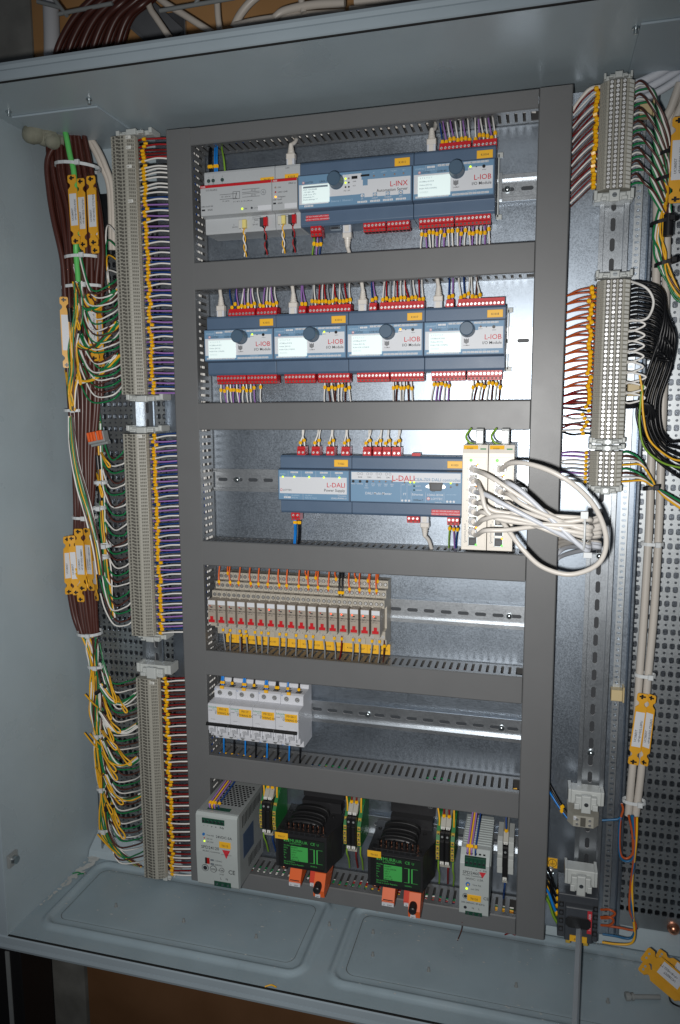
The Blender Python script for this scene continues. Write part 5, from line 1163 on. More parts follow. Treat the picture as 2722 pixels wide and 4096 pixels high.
# fuse terminal groups
def fusegroup(x0, zt, n, label, nums, wcol, place):
    yf = -.012; pz = .0075; zb = zt - .062
    for k in range(n):
        x = x0 + k * pz
        t = thing('fuse_terminal', '%s fuse terminal %s' % ('left' if (k == 0 and n > 1) else ('right' if n > 1 else 'single'), label), 'fuse terminal', (x, 0, zt), 'black fuse terminals')
        a = MB(); a.cbox(.0002, pz - .0002, yf - .004, .010, -.052, -.002, 'plastic_black', .0006); a.cbox(.0010, pz - .0010, yf - .0070, yf - .004, -.044, -.014, 'plastic_black', .0008); a.build('fuse_holder', t)
        a = MB(); a.prism_x([(.045, -.060), (yf + .004, -.060), (yf + .004, -.0530), (.0105, -.0530), (.0105, -.0005), (yf + .006, 0), (yf + .016, .012), (.045, .012)], .0002, pz - .0002, 'terminal_grey'); a.build('terminal_base', t)
        a = MB(); a.box(.0010, pz - .001, yf + .0030, yf + .0056, -.0005, .0035, 'terminal_marker'); a.text(nums[k][0], (pz / 2, yf + .0027, .0001), .0032, 'print_dark', 'c'); a.build('number_marker', t); a = MB(); a.box(.0010, pz - .001, yf - .0045, yf - .0040, -.0510, -.0465, 'terminal_marker'); a.text(nums[k][1], (pz / 2, yf - .0048, -.0505), .0034, 'print_dark', 'c'); a.build('number_marker', t)
        for zz in (-.0080, -.0430): b = MB(); b.cyl((pz / 2, yf - .0040, zz), (pz / 2, yf - .0046, zz), .0017, .0017, 'psu_metal', 8); b.build('screw', t)
        wire([(x + pz / 2, .004, zt + .010), (x + pz / 2, .004, zt + .018), (x + pz / 2 - .001, .010, zt + .034), (x + pz / 2 - .001, .022, zt + .052)], wcol, '%s wire entering the top of the %s fuse terminal %s' % (short(wcol), 'left' if (k == 0 and n > 1) else ('right' if n > 1 else 'single'), place), 'wires of the fuse terminals', r=.0014, mark=(.2,))
        if k == n - 1: wire([(x + pz / 2, .002, zt - .058), (x + pz / 2, .000, zt - .070), (x + pz / 2 - .001, .008, zt - .085), (x + pz / 2 - .002, .020, zt - .104)], 'blue' if wcol == 'blue' else 'darkred', '%s wire below the fuse terminals %s' % ('blue' if wcol == 'blue' else 'dark red', place), 'wires of the fuse terminals', r=.0015, mark=(.1,))
def earthterm(x, zt, label, place, dirn):
    t = thing('earth_terminal', label, 'earth terminal', (x, 0, zt), 'green and yellow earth terminals')
    a = MB(); a.prism_x([(.045, -.058), (-.006, -.052), (-.010, -.042), (-.010, -.018), (-.002, -.008), (.012, .006), (.022, .010), (.045, .010)], 0, .0055, 'earth_green'); a.build('housing', t)
    for k, (yy, zz) in enumerate(((-.0095, -.021), (-.0112, -.029), (-.0112, -.037), (-.0095, -.045), (-.004, -.011))):
        b = MB(); b.cbox(.0003, .0052, yy - .001, yy + .005, zz - .0032, zz + .0032, 'earth_yellow', .0006); b.cyl((.0028, yy - .001, zz), (.0028, yy - .0013, zz), .0015, .0015, 'terminal_recess', 8); b.build('clamp_cage', t)
    wire([(x + .003, .004, zt - .002), (x + .003, .004, zt + .010), (x + .002 * dirn, .012, zt + .034), (x + .002 * dirn, .022, zt + .055)], 'yellow', 'yellow-green wire above the earth terminal %s' % place, 'wires of the earth terminals', r=.0014)
    wire([(x + .003, .000, zt - .055), (x + .003, -.001, zt - .068), (x + .004, .006, zt - .082), (x + .002, .020, zt - .106)], 'earth', 'striped wire below the earth terminal %s' % place, 'wires of the earth terminals', r=.0014)
for x0, zt, nums, wc, pl in ((.1325, -.4020, (('12.1', 'II'), ('12', 'II')), 'blue', 'beside the left power supply'), (.2680, -.4080, (('12.1', 'II'), ('17', 'II')), 'darkred', 'between the two transformers'), (.4085, -.4110, (('22', 'II'), ('24', 'II')), 'darkred', 'left of the narrow power supply')):
    fusegroup(x0, zt, 2, pl, nums, wc, pl)
    earthterm(x0 - .0060, zt, 'green and yellow earth terminal left of the fuse pair ' + pl, ('on the left, ' + pl), -1)
    earthterm(x0 + .0155, zt, 'green and yellow earth terminal right of the fuse pair ' + pl, ('on the right, ' + pl), 1)
fusegroup(.4985, -.4210, 1, 'between white clamps at the right end of the bottom row', (('26', 'H'),), 'blue', 'right of the narrow power supply')
for x, l in ((.4905, 'left'), (.5062, 'right')):
    a = MB(); a.prism_x([(.045, -.475), (.004, -.475), (.004, -.462), (-.004, -.460), (-.004, -.447), (.004, -.445), (.004, -.438), (-.003, -.436), (-.003, -.421), (.006, -.418), (.045, -.418)], x, x + .0075, 'clamp_white'); o = a.build('end_clamp', None, bev=.0006)
    tag(o, 'white end clamp on the %s of the single black fuse terminal' % l, 'end clamp', 'white end clamps')

# ================================================================== terminal strips
random.seed(3)
def term_mesh_left(tp):
    a = MB(); pr = [(.0, .042), (.0, .004), (.0015, .0005), (.0240, .0), (.0258, .0006), (.0372, .0062), (.0385, .0130), (.0290, .0160), (.0290, .042)]
    a.prism_z(pr, .00012, tp - .00012, 'terminal_grey')
    c = tp / 2
    for x, r in ((.0062, .0019), (.0205, .0019)):
        a.cyl((x, .0012, c), (x, -.0002, c), r, r, 'terminal_recess', 8)
    a.box(.0098, .0134, -.0002, .001, c - .0006, c + .0023, 'terminal_recess'); a.box(.0134, .0172, -.0002, .001, c - .0018, c + .0014, 'terminal_recess'); a.box(.0024, .0095, -.0003, .001, -.0001, .0002, 'terminal_recess')
    for k in range(4):
        t0 = .08 + k * .21; x = .0262 + .0110 * t0; y = .0008 + .0054 * t0; a.box(x, x + .0019, y - .0001, y + .0016, c - .0014, c + .0014, 'terminal_recess'); a.box(x + .0004, x + .0015, y - .0004, y + .0014, c - .0010, c + .0010, 'terminal_grey')
    return a.mesh('terminal_block')
def strip_left(x0, zb, zt, n, label, marks, xshift=0):
    t = thing('terminal_strip', label, 'terminal strip', (x0, 0, zb), 'grey terminal strips left of the ducts'); tp = (zt - zb) / n; me = term_mesh_left(tp)
    for i in range(n): inst('terminal_block', me, (0, rnd(-.00025, .00025), i * tp), t)
    for (z, tx) in marks:
        a = MB(); a.box(.0262, .0345, -.0004, .0008, z - zb - .0022, z - zb + .0022, 'terminal_marker', None); a.text(tx, (.0266, -.0007, z - zb - .0016), .0040, 'print_dark', sx=.8); a.build('strip_marker', t)
    return tp
def clampw(x0, x1, z0, z1, y0, label, grp='white end clamps of the strips', m='clamp_white', screw=False):
    t = thing('end_clamp', label, 'end clamp', ((x0 + x1) / 2, y0, z0), grp); w_ = (x1 - x0) / 2; h = z1 - z0
    a = MB(); a.cbox(-w_ + .001, w_ - .001, .012, .034, h * .25, h - .0002, m, .001); a.cbox(-w_ * .60, w_ * .60, .004, .014, h * .12, h * .80, m, .0012); a.cbox(-w_ * .27, w_ * .27, -.0005, .006, 0, h * .95, m, .0012)
    for s_ in (-1, 1): a.cbox(min(s_ * w_ * .82, s_ * w_), max(s_ * w_ * .82, s_ * w_), .008, .036, h * .35, h + .002, m, .0008); a.cbox(min(s_ * w_ * .36, s_ * w_ * .66), max(s_ * w_ * .36, s_ * w_ * .66), .001, .008, h * .15, h * .45, m, .0008)
    a.build('body', t, bev=.0004)
    if screw: b = MB(); b.cyl((0, .001, h / 2), (0, -.0012, h / 2), .0030, .0030, 'zinc_screw', 12); b.box(-.0026, .0026, -.0014, -.0012, h / 2 - .0003, h / 2 + .0003, 'print_dark', None); b.build('screw', t)
    return t
XS = -.0905
tp1 = strip_left(XS, .2225, .5965, 73, 'upper left terminal strip, with markers X2, X3, X4 and X10', [(.5930, 'X2'), (.5790, 'X3'), (.5525, 'X4'), (.5040, 'X10')])
tp2 = strip_left(XS - .001, -.1590, .1625, 62, 'middle left terminal strip, with marker X11 at its top', [(.1590, 'X11')])
tp3 = strip_left(XS + .003, -.5765, -.2300, 68, 'lower left terminal strip, with marker X20 at its top', [(-.2350, 'X20')])
clampw(-.089, -.030, .5985, .6075, .006, 'white end clamp at the very top of the left terminal strips')
clampw(-.089, -.026, .2110, .2215, .003, 'white end clamp under the upper left terminal strip')
clampw(-.091, -.030, .1635, .1735, .003, 'white end clamp on top of the middle left terminal strip')
clampw(-.086, -.036, -.1690, -.1600, .004, 'white end clamp under the middle left terminal strip')
clampw(-.089, -.028, -.2285, -.2090, .000, 'bulky white end clamp on top of the lower left terminal strip')
clampw(-.070, -.040, -.5860, -.5775, .012, 'white end clamp under the lower left terminal strip')
def sidewires(x0, zb, tp, n, colf, where, sag):
    for i in range(n):
        k = n - 1 - i; c = colf(i)
        if c is None: continue
        z = zb + (k + .5) * tp; j = rnd(-.0012, .0012); b = {'white': .004, 'violet': -.001, 'blue': .0}.get(c, 0)
        dy = {'white': 0, 'violet': .004, 'blue': .008, 'black': .010, 'red': .001, 'darkred': .006, 'brown': .009}.get(c, 0)
        wire([(x0 + .037, .018 + dy * .2, z), (x0 + .046, .015 + dy * .4, z + sag * .1), (x0 + .066, .013 + dy, z + b * .5 + sag * .5 + j), (x0 + .080, .015 + dy, z + b * .4 + sag * .8 + j), (.002, .020 + dy, z + b * .1 + sag + j)], c,
             '%s wire %s from top, right of the %s strip' % (short(c), ordn(i + 1), where), 'wires from the left strips into the duct', r=.00132, mark=(.20 + rnd(0, .09),), mr=1.75, ml=.0060, seg=4)
sidewires(XS, .2225, tp1, 73, lambda i: (['red', 'black', 'red', 'darkred', 'darkred', 'red', 'white', 'black', 'white', 'white', 'white', 'white', 'black', 'white', 'white', 'white', 'blue'][i] if i < 17 else ['white', 'violet', 'blue'][(i - 17) % 3]), 'upper left', -.001)
sidewires(XS - .001, -.1590, tp2, 62, lambda i: ['blue', 'white', 'violet'][i % 3], 'middle left', .004)
sidewires(XS + .003, -.5765, tp3, 68, lambda i: ['darkred', 'white', 'brown'][i % 3], 'lower left', .005)

# right hand strips with bright screws
def term_mesh_right(tp):
    a = MB(); a.prism_z([(-.0200, .042), (-.0200, .010), (-.0120, .0015), (-.0100, .001), (.0115, .001), (.0130, .0015), (.0200, .008), (.0200, .042)], .00012, tp - .00012, 'terminal_grey'); c = tp / 2
    for x in (-.0072, .0, .0076): a.box(x - .0028, x + .0028, .0004, .0015, .0003, tp - .0003, 'terminal_recess')
    for k in range(4): x = -.0193 + k * .0018; a.box(x, x + .0009, .0088 - k * .0019, .0115 - k * .0019, c - .0014, c + .0014, 'terminal_recess')
    a.prism_z([(.0140, .0016), (.0190, .0063), (.0186, .0070), (.0136, .0023)], c - .0018, c + .0018, 'terminal_marker'); return a.mesh('terminal_block')
sc = MB(); sc.cyl((0, .0006, 0), (0, -.0010, 0), .0021, .0019, 'steel_glare', 10); sc.box(-.0014, .0014, -.0012, -.0010, -.00022, .00022, 'print_grey', Matrix.Rotation(.5, 4, 'Y')); scm = sc.mesh('screw')
def strip_right(x, zb, zt, n, label, tilt=0, y=0):
    t = thing('terminal_strip', label, 'terminal strip', (x, y, zb), 'grey terminal strips right of the ducts'); tp = (zt - zb) / n; me = term_mesh_right(tp)
    for i in range(n):
        b = inst('terminal_block', me, (0, rnd(-.0002, .0002), i * tp), t)
        for sx in (-.0072, .0, .0076): inst('screw', scm, (sx, .0002, tp / 2), b, rot=(rnd(-.05, .05), rnd(0, 3), rnd(-.05, .05)))
    return tp
strip_right(.6125, .4690, .5965, 25, 'upper right terminal strip, with two rows of bright screws'); strip_right(.6180, .1580, .3590, 37, 'long middle right terminal strip, with three rows of bright screws'); strip_right(.6175, .0960, .1415, 8, 'short right terminal strip between the long strip and the cable loop')
clampw(.5960, .6300, .5980, .6060, -.002, 'white end clamp on top of the upper right terminal strip')
clampw(.5895, .6375, .4530, .4680, -.002, 'white end clamp with a screw under the upper right strip', screw=True)
clampw(.5955, .6405, .3600, .3700, -.002, 'white end clamp on top of the long right strip', screw=True)
clampw(.5955, .6405, .1500, .1575, -.002, 'white end clamp under the long right strip', screw=True)
clampw(.5952, .6402, .1420, .1492, -.002, 'white end clamp on top of the short right strip', screw=True)
clampw(.5960, .6390, .0850, .0952, -.002, 'white end clamp under the short right strip', screw=True)
random.seed(13)
XE = .5615
for i in range(24):
    z = .5965 - (i + .9) * .0051; c = ['darkred', 'white', 'brown'][i % 3]
    wire([(.5930, .016, z), (.5860, .013, z + .001), (.5720, .012 + rnd(0, .012), z - .010 + rnd(-.002, .002)), (XE, .020 + rnd(0, .012), z - .019)], c, '%s wire %s from top, left of the upper right strip' % (short(c), ordn(i + 1)), 'wires from the right strips into the duct', r=.00115, mark=(.14 + rnd(0, .16),), mr=2.5, ml=.0050)
wire([(.600, .020, .5945), (.592, .016, .5960), (.578, .016, .5930), (.5600, .026, .575)], 'patch_white', 'thick white cable entering the top of the upper right strip from the left', 'wires from the right strips into the duct', r=.0026, n=8)
for i in range(28):
    z = .3590 - (i + 1.4) * .00543; g = i // 2; c = 'orangebrown' if i < 24 else 'darkred'
    zc_ = .3590 - (g * 2 + 2.0) * .00543
    wire([(.5985, .016, z), (.588, .013, z), (.574, .014, (z + zc_) / 2 - .001 + rnd(-.0006, .0006)), (XE, .022, zc_ - .004)], c, '%s wire %s from top, left of the long right strip' % (short(c), ordn(i + 1)), 'wires from the right strips into the duct', r=.00125, mark=(.22 + rnd(-.08, .1),), mr=2.3, ml=.0048)
for i, c in enumerate(['brown', 'darkred', 'black', 'darkred', 'white', 'brown', 'darkred', 'white', 'black']):
    z = .2040 - i * .0050; wire([(.5985, .016, z), (.588, .013, z), (.574, .014, z + rnd(-.003, .003)), (XE, .022, z + rnd(-.004, .004))], c, '%s wire %s from bottom, left of the long right strip' % (short(c), ordn(9 - i)), 'wires from the right strips into the duct', r=.00115, mark=(.25 + rnd(-.1, .2),), mr=1.9, ml=.0046)
for i, c in enumerate(['violet', 'violet', 'white', 'white', 'grey', 'violet', 'white', 'white']):
    z = .1385 - i * .0055; wire([(.5985, .016, z), (.588, .013, z), (.574, .014, z + .001), (XE, .022, z - .001 + (.002 if i % 2 else 0))], c, '%s wire %s from top, left of the short right strip' % (c, ordn(i + 1)), 'wires from the right strips into the duct', r=.00115, mark=(.2,), mr=1.8, ml=.0042)
# right side of the upper strip: brown / white / green into the harness
for i in range(24):
    z = .5945 - i * .0052; c = ['brown', 'white', 'green'][i % 3]; g = i // 3; v0 = 330 + i * 17.2
    u1 = 2655 - g * 6; v1 = 520 + g * 42
    end = at(2678 - g * 2 + rnd(-6, 6), min(600 + g * 38, 900), y=.020); m1 = at(2600 - g * 3 + (i % 3) * 8, v0 + 28 + g * 2 - (i % 3) * 14, y=.002 + .003 * (i % 3)); m2 = at(u1 + 10 - (i % 3) * 10, v1 - 40, y=.008)
    wire([(.6320, .016, z), (.640, .012, z + .0015), m1, m2, end, at(2672 + rnd(-14, 14), 860, y=.024)], c, '%s wire %s from top, curving out right of the upper right strip' % (c, ordn(i + 1)), 'wires curving right from the upper right strip', r=.0013, seg=6)
# harness below it: yellow, green, white strands
def strands(pts, n, spread, cols, r, label, seed, name='wire_harness', y=.02, kind='stuff', seg=5, cat='harness'):
    random.seed(seed); q = MB()
    for i in range(n):
        c = cols[i % len(cols)]; P_ = []; an = rnd(0, 6.28); r0 = rnd(.25, 1)
        for (u, v, s_) in pts:
            an += rnd(-.7, .7); rr = spread * s_ * min(max(r0 + rnd(-.2, .2), .1), 1.1); b = at(u, v, y=y); P_.append(b + Vector((math.cos(an) * rr, math.sin(an) * rr * .6, rnd(-.002, .002))))
        q.tube(smoothp(P_, seg), r, 'wire_' + c, 6)
    o = q.build(name); tag(o, label, None, kind=kind); return o
strands([(2668, 700, .6), (2672, 780, .5), (2655, 860, .9), (2640, 940, .9), (2650, 1010, 1), (2665, 1070, .9), (2690, 1130, .8), (2722, 1185, .7), (2760, 1210, .7)], 20, .0085, ['yellow', 'green', 'white', 'brown', 'yellow', 'white'], .0013, 'tied harness of yellow, green, white and brown strands right of the upper right strip', 41)
# black wires of the long strip
random.seed(17)
for i in range(24):
    z = .3560 - i * .0054 if i < 18 else .1980 + (i - 18) * .0012; s_ = (i % 6 - 2.5) * .0021; q = (i % 5) * .0018
    v0 = 1155 + i * 16 if i < 18 else 1610
    if i < 18:
        P_ = [(.6375, .018, z), (.650, .012, z), at(2610 + (17 - i) * 2.5, v0 + 8, y=.004 + q), at(2682 - i * 1.8 + s_ * 5e3, 1290 + i * 9, y=-.006 + q), at(2645 + s_ * 8e3, 1460, y=.004 + q), at(2600 + s_ * 8e3, 1600, y=.010 + q)]
    else: P_ = [(.6375, .018, z), (.652, .010, z + .001), at(2570 + s_ * 3e3, 1612, y=.004), at(2600 + s_ * 3e3, 1640, y=.006)]
    P_ += [at(2600 + s_ * 9e3, 1700 + s_ * 3e3, y=.010 + q), at(2645 + s_ * 7e3, 1790 + s_ * -5e3, y=.012 + q), at(2730, 1840 - s_ * 14e3, y=.016 + q), at(2790, 1860 - s_ * 10e3, y=.02 + q)]
    wire(P_, 'black', 'black wire %s from top, sweeping right from the long right strip' % ordn(i + 1), 'black wires of the long right strip', r=.0019, seg=6, n=7)
for i, pts in enumerate([[(2560, 1500), (2570, 1560), (2575, 1660), (2600, 1760), (2680, 1830), (2740, 1845)], [(2575, 1540), (2565, 1600), (2560, 1700), (2580, 1790), (2650, 1850), (2740, 1875)]]):
    wire([at(u, v, y=-.002) for u, v in pts], 'earth' if i else 'yellow', ('striped' if i else 'yellow') + ' wire running along the black wire bundle on the right', 'coloured wires by the black bundle', r=.0014)
P_ = [(.6375, .012, .3575)] + [at(u, v, y=-.004) for u, v in [(2570, 1141), (2600, 1165), (2616, 1205), (2606, 1250), (2580, 1278)]] + [(.6375, .012, .3080)]
wire(P_, 'white', 'white jumper wire making a wide arc at the top of the long right strip', 'white jumper wires of the long right strip', r=.0016, n=8)
for i in range(8):
    za = .3070 - i * .0131; zb_ = za - .0105; b = .010 + .004 * (i in (5, 6, 7))
    wire([(.6375, .010, za), (.644, .003, za + .001), (.647 + b, .001, (za + zb_) / 2), (.645, .005, zb_ - .001), (.6375, .012, zb_)], 'white', 'small white jumper loop, %s from top, right of the long right strip' % ordn(i + 1), 'white jumper wires of the long right strip', r=.0013, n=7)
for i, c in enumerate(['green', 'brown', 'white', 'yellow', 'green', 'brown', 'white', 'yellow']):
    z = .1390 - i * .0055; g = i // 4; k = i % 4
    wire([(.6370, .018, z), (.645, .013, z + .001), at(2560 + k * 3, 1835 + g * 60 + k * 9, y=.006), at(2602 - g * 6 + k * 3, 1905 + g * 20 + k * 5, y=.010), at(2622 + k * 2, 1948 + k * 2, y=.012), at(2668, 1985 + (k - 2) * 6 + g * 4, y=.014), at(2745, 2035 + (k - 2) * 9 + g * 5, y=.016)], c, '%s wire %s from top, right of the short right strip' % (c, ordn(i + 1)), 'wires curving right from the short right strip', r=.0014, seg=6)

# ================================================================== thick cables and ties
def ztie(ctr, rx, ry, label, m='tie_white', grp='cable ties', r=.0013, head=True, tilt=0.0):
    c = Vector(ctr); a = MB(); n = 18
    ring = [c + Vector((rx * math.cos(2 * math.pi * k / n), -ry * math.sin(2 * math.pi * k / n), tilt * math.cos(2 * math.pi * k / n) * rx)) for k in range(n + 1)]
    for k in range(n):
        p, q = ring[k], ring[k + 1]; a.add([p + Vector((0, 0, -.0022)), q + Vector((0, 0, -.0022)), q + Vector((0, 0, .0022)), p + Vector((0, 0, .0022))], [(0, 1, 2, 3)], m, True)
        nn = ((p + q) / 2 - c).normalized() * .0011; a.add([p + nn + Vector((0, 0, -.0022)), q + nn + Vector((0, 0, -.0022)), q + nn + Vector((0, 0, .0022)), p + nn + Vector((0, 0, .0022))], [(3, 2, 1, 0)], m, True)
    if head: h = c + Vector((rx * .45, -ry * .95, tilt * rx * .45)); a.cbox(h.x - .0035, h.x + .0035, h.y - .0045, h.y, h.z - .0036, h.z + .0036, m, .0008)
    o = a.build('cable_tie'); tag(o, label, 'cable tie', grp); return o
def cable(pts, m, r, label, grp, name='cable', n=9, seg=6, cat='cable', end=None):
    a = MB(); a.tube(smoothp(pts, seg), r, m, n); o = a.build(name); return tag(o, label, cat, grp)
# brown cables on the left: outline stations (v, left u, right u)
ST = [(455, 205, 330), (540, 184, 338), (700, 190, 370), (840, 216, 402), (1000, 240, 416), (1150, 252, 414), (1400, 262, 416), (1600, 278, 414), (1800, 292, 392), (1950, 298, 388), (2070, 302, 378), (2160, 296, 388), (2300, 274, 396), (2450, 292, 402), (2545, 322, 398)]
random.seed(23)
NB = 17
for i in range(NB):
    f = (i + .5) / NB; lay = i % 2; P_ = []
    last = {13: 1150, 15: 1680, 16: 1660, 5: 1160, 7: 1165}.get(i, 2560)
    for (v, l, r_) in ST:
        if v > last: break
        ff = f + rnd(-.035, .035); P_.append(at(l + (r_ - l) * ff, v, y=(.030 if lay else .018) + abs(f - .5) * .02))
    P_[0].z = ZT - .002
    cable(P_, 'cable_brown', .0040, 'brown sheathed cable, %s from left in the bundle under the left ceiling opening' % ordn(i + 1), 'brown cables hanging on the left', n=9, seg=5)
cable([at(232, 560, y=.012), at(190, 640, y=.006), at(196, 760, y=.006), at(215, 880, y=.006), at(250, 1040, y=.010), at(262, 1200, y=.012)], 'cable_brown', .0043, 'brown sheathed cable bowing out at the left edge of the bundle', 'brown cables hanging on the left')
cable([at(245, 480, y=.02), at(262, 530, y=.008), at(280, 620, y=.006), at(297, 700, y=.006), at(306, 900, y=.004), at(304, 1000, y=.010), at(314, 1128, y=.012)], 'wire_lime', .0042, 'bright green cable in front of the brown cable bundle', 'green bus cable')
for k, dx in enumerate((0, 16)):
    cable([at(338 + dx * .3, 520, y=.05), at(372 + dx, 590, y=.05), at(405 + dx, 660, y=.05), at(438 + dx * .7, 760, y=.056), at(446 + dx * .6, 1000, y=.06)], 'wire_cream', .0045, '%s cream cable slanting behind the upper left terminal strip' % ('lower', 'upper')[k], 'cream cables on the left')
a = MB(); random.seed(2)
for i in range(16):
    u = 120 + i * 10.5; v = 462 + 12 * math.sin(i * .8) + (i < 9) * (i % 3) * 20 + (6 if i > 9 else 0); p = at(u, v, y=-.02 + i * .0035); p.z = min(p.z, ZT - .004)
    a.dome(p + Vector((0, .010, 0)), rnd(.010, .016) if i < 9 else rnd(.007, .010), rnd(.016, .024), 'putty', 12, d=(rnd(-.3, .3), -1, rnd(-.9, -.3)))
for i in range(5): p = at(172 + i * 7, 508 + i * 12, y=-.004); a.dome(p + Vector((0, .008, 0)), .012, .016, 'putty', 12, d=(0, -1, -.3))
o = a.build('putty_seal'); tag(o, 'lump of grey-green putty sealing the brown cables at the ceiling', 'putty')
for (u, v, rx, ry, l) in [(312, 668, .036, .026, 'upper white cable tie round the brown cable bundle'), (330, 1032, .029, .022, 'white cable tie below the upper yellow tags'), (330, 1148, .034, .020, 'white cable tie where the coloured strands leave the brown cables'), (300, 1642, .016, .016, 'small white cable tie left of the grey lever connector'), (340, 2068, .020, .018, 'white cable tie just above the lower yellow tags'), (360, 2530, .020, .020, 'white cable tie at the cut end of the brown cables')]:
    ztie(at(u, v, y=.026), rx, ry, l, tilt=-.12 if v < 700 else 0)

# yellow cable tags
def tagplate(u, v, ang, L, W, y, lines, label, yaw=0.0, grp='yellow cable tags', flat=None):
    """dogbone shaped tag with a white printed insert; ang = turn in the picture plane"""
    t = thing('cable_tag', label, 'cable tag', flat if flat is not None else at(u, v, y=y), grp)
    t.rotation_euler = (0, ang, yaw)
    h = L / 2; w_ = W / 2; nk = w_ * .45; pr = []
    half = [(w_ * .75, h), (w_ * .95, h - .002), (w_ * .95, h - .010), (nk, h - .0135), (nk, h - .0165), (w_, h - .0205)]
    pr = half + [(x, -z) for x, z in reversed(half)] + [(-x, -z) for x, z in half] + [(-x, z) for x, z in reversed(half)]
    a = MB(); a.prism_y(pr, -.0006, .0006, 'tag_yellow'); a.build('plate', t)
    for s_ in (1, -1): a = MB(); a.box(-w_ * .55, w_ * .55, -.0009, .0009, s_ * (h - .0045) - .0011, s_ * (h - .0045) + .0011, 'plastic_black'); a.box(-w_ * .25, w_ * .1, -.0016, .0009, s_ * (h - .0045) - .0030, s_ * (h - .0045) + .0030, 'plastic_black'); a.build('strap_slot', t)
    a = MB(); a.box(-w_ * .78, w_ * .78, -.0010, -.0005, -h + .027, h - .027, 'print_white')
    for k, l in enumerate(lines): a.text(l, (-w_ * .1 + k * .0052, -.0012, -h + .034), .0042, 'print_dark', 'l', xd=(0, 0, 1), zd=(-1, 0, 0))
    a.build('printed_insert', t)
V_ = 'UC58ØST'
tagplate(296, 838, -.02, .100, .0150, .000, [V_, '+P+8=VE02-KNX'], 'yellow cable tag on the green cable, reading KNX')
tagplate(328, 852, .01, .100, .0140, .006, [V_, '+P+8=VE02-TTQT01'], 'yellow cable tag in the middle of the upper three, reading TTQT01')
tagplate(370, 843, .0, .100, .0155, .002, [V_, '+P+8=VE02-TTQTK02'], 'yellow cable tag on the right of the upper three, reading TTQTK02')
tagplate(322, 880, .02, .100, .0130, .014, [], 'yellow cable tag mostly hidden behind the upper middle tag'); tagplate(376, 882, .0, .096, .0140, .014, [], 'yellow cable tag mostly hidden behind the upper right tag')
tagplate(262, 1330, .0, .108, .0130, .004, [], 'yellow cable tag at the left edge of the brown cables, beside the white strands', yaw=.6)
tagplate(372, 1310, .0, .102, .0170, .010, [V_, '+P+8=VE02-HSK0506'], 'yellow cable tag behind the white and green strands, reading HSK0506')
tagplate(402, 1340, .0, .096, .0120, .016, [V_, '+P+8=VE02-HS01'], 'narrow yellow cable tag behind the strands, right of the HSK0506 tag', yaw=-.3)
tagplate(322, 2240, -.02, .101, .0160, -.006, [V_, '+P+8=VE02-SMM01'], 'yellow cable tag at the centre of the lower group, reading SMM01')
tagplate(356, 2238, -.05, .101, .0160, -.004, [V_, '+P+8=VE02-SMEN09'], 'yellow cable tag right of centre in the lower group, reading SMEN09', yaw=-.35)
tagplate(296, 2262, -.03, .098, .0120, .000, [V_], 'narrow yellow cable tag left of centre in the lower group', yaw=.4)
tagplate(272, 2262, .02, .096, .0130, .008, [V_], 'yellow cable tag at the left edge of the lower group', yaw=.9)
tagplate(316, 2300, -.03, .090, .0140, .010, [], 'yellow cable tag peeping out below the lower centre tags'); tagplate(378, 2290, -.08, .092, .0140, .010, [], 'yellow cable tag peeping out at the lower right of the lower group', yaw=-.6)
tagplate(2554, 2918, .08, .105, .0150, .030, [V_, '+P+8=VE02-LBP01'], 'left yellow cable tag on the two cream cables, reading LBP01')
tagplate(2594, 2922, .06, .105, .0120, .034, [V_, '+P+8=VE02-TTQR01'], 'right yellow cable tag on the two cream cables', yaw=-.5)
tagplate(2712, 640, .0, .100, .0170, .000, [V_, '+P+8=VE02-HS02'], 'yellow cable tag at the right picture edge beside the upper harness')
def flattag(p0, p1, W, lines, label, z):
    a_ = at(*p0, z=z); b_ = at(*p1, z=z + .004); c = (a_ + b_) / 2; L = (b_ - a_).length
    t = tagplate(0, 0, 0, L, W, 0, lines, label, flat=c)
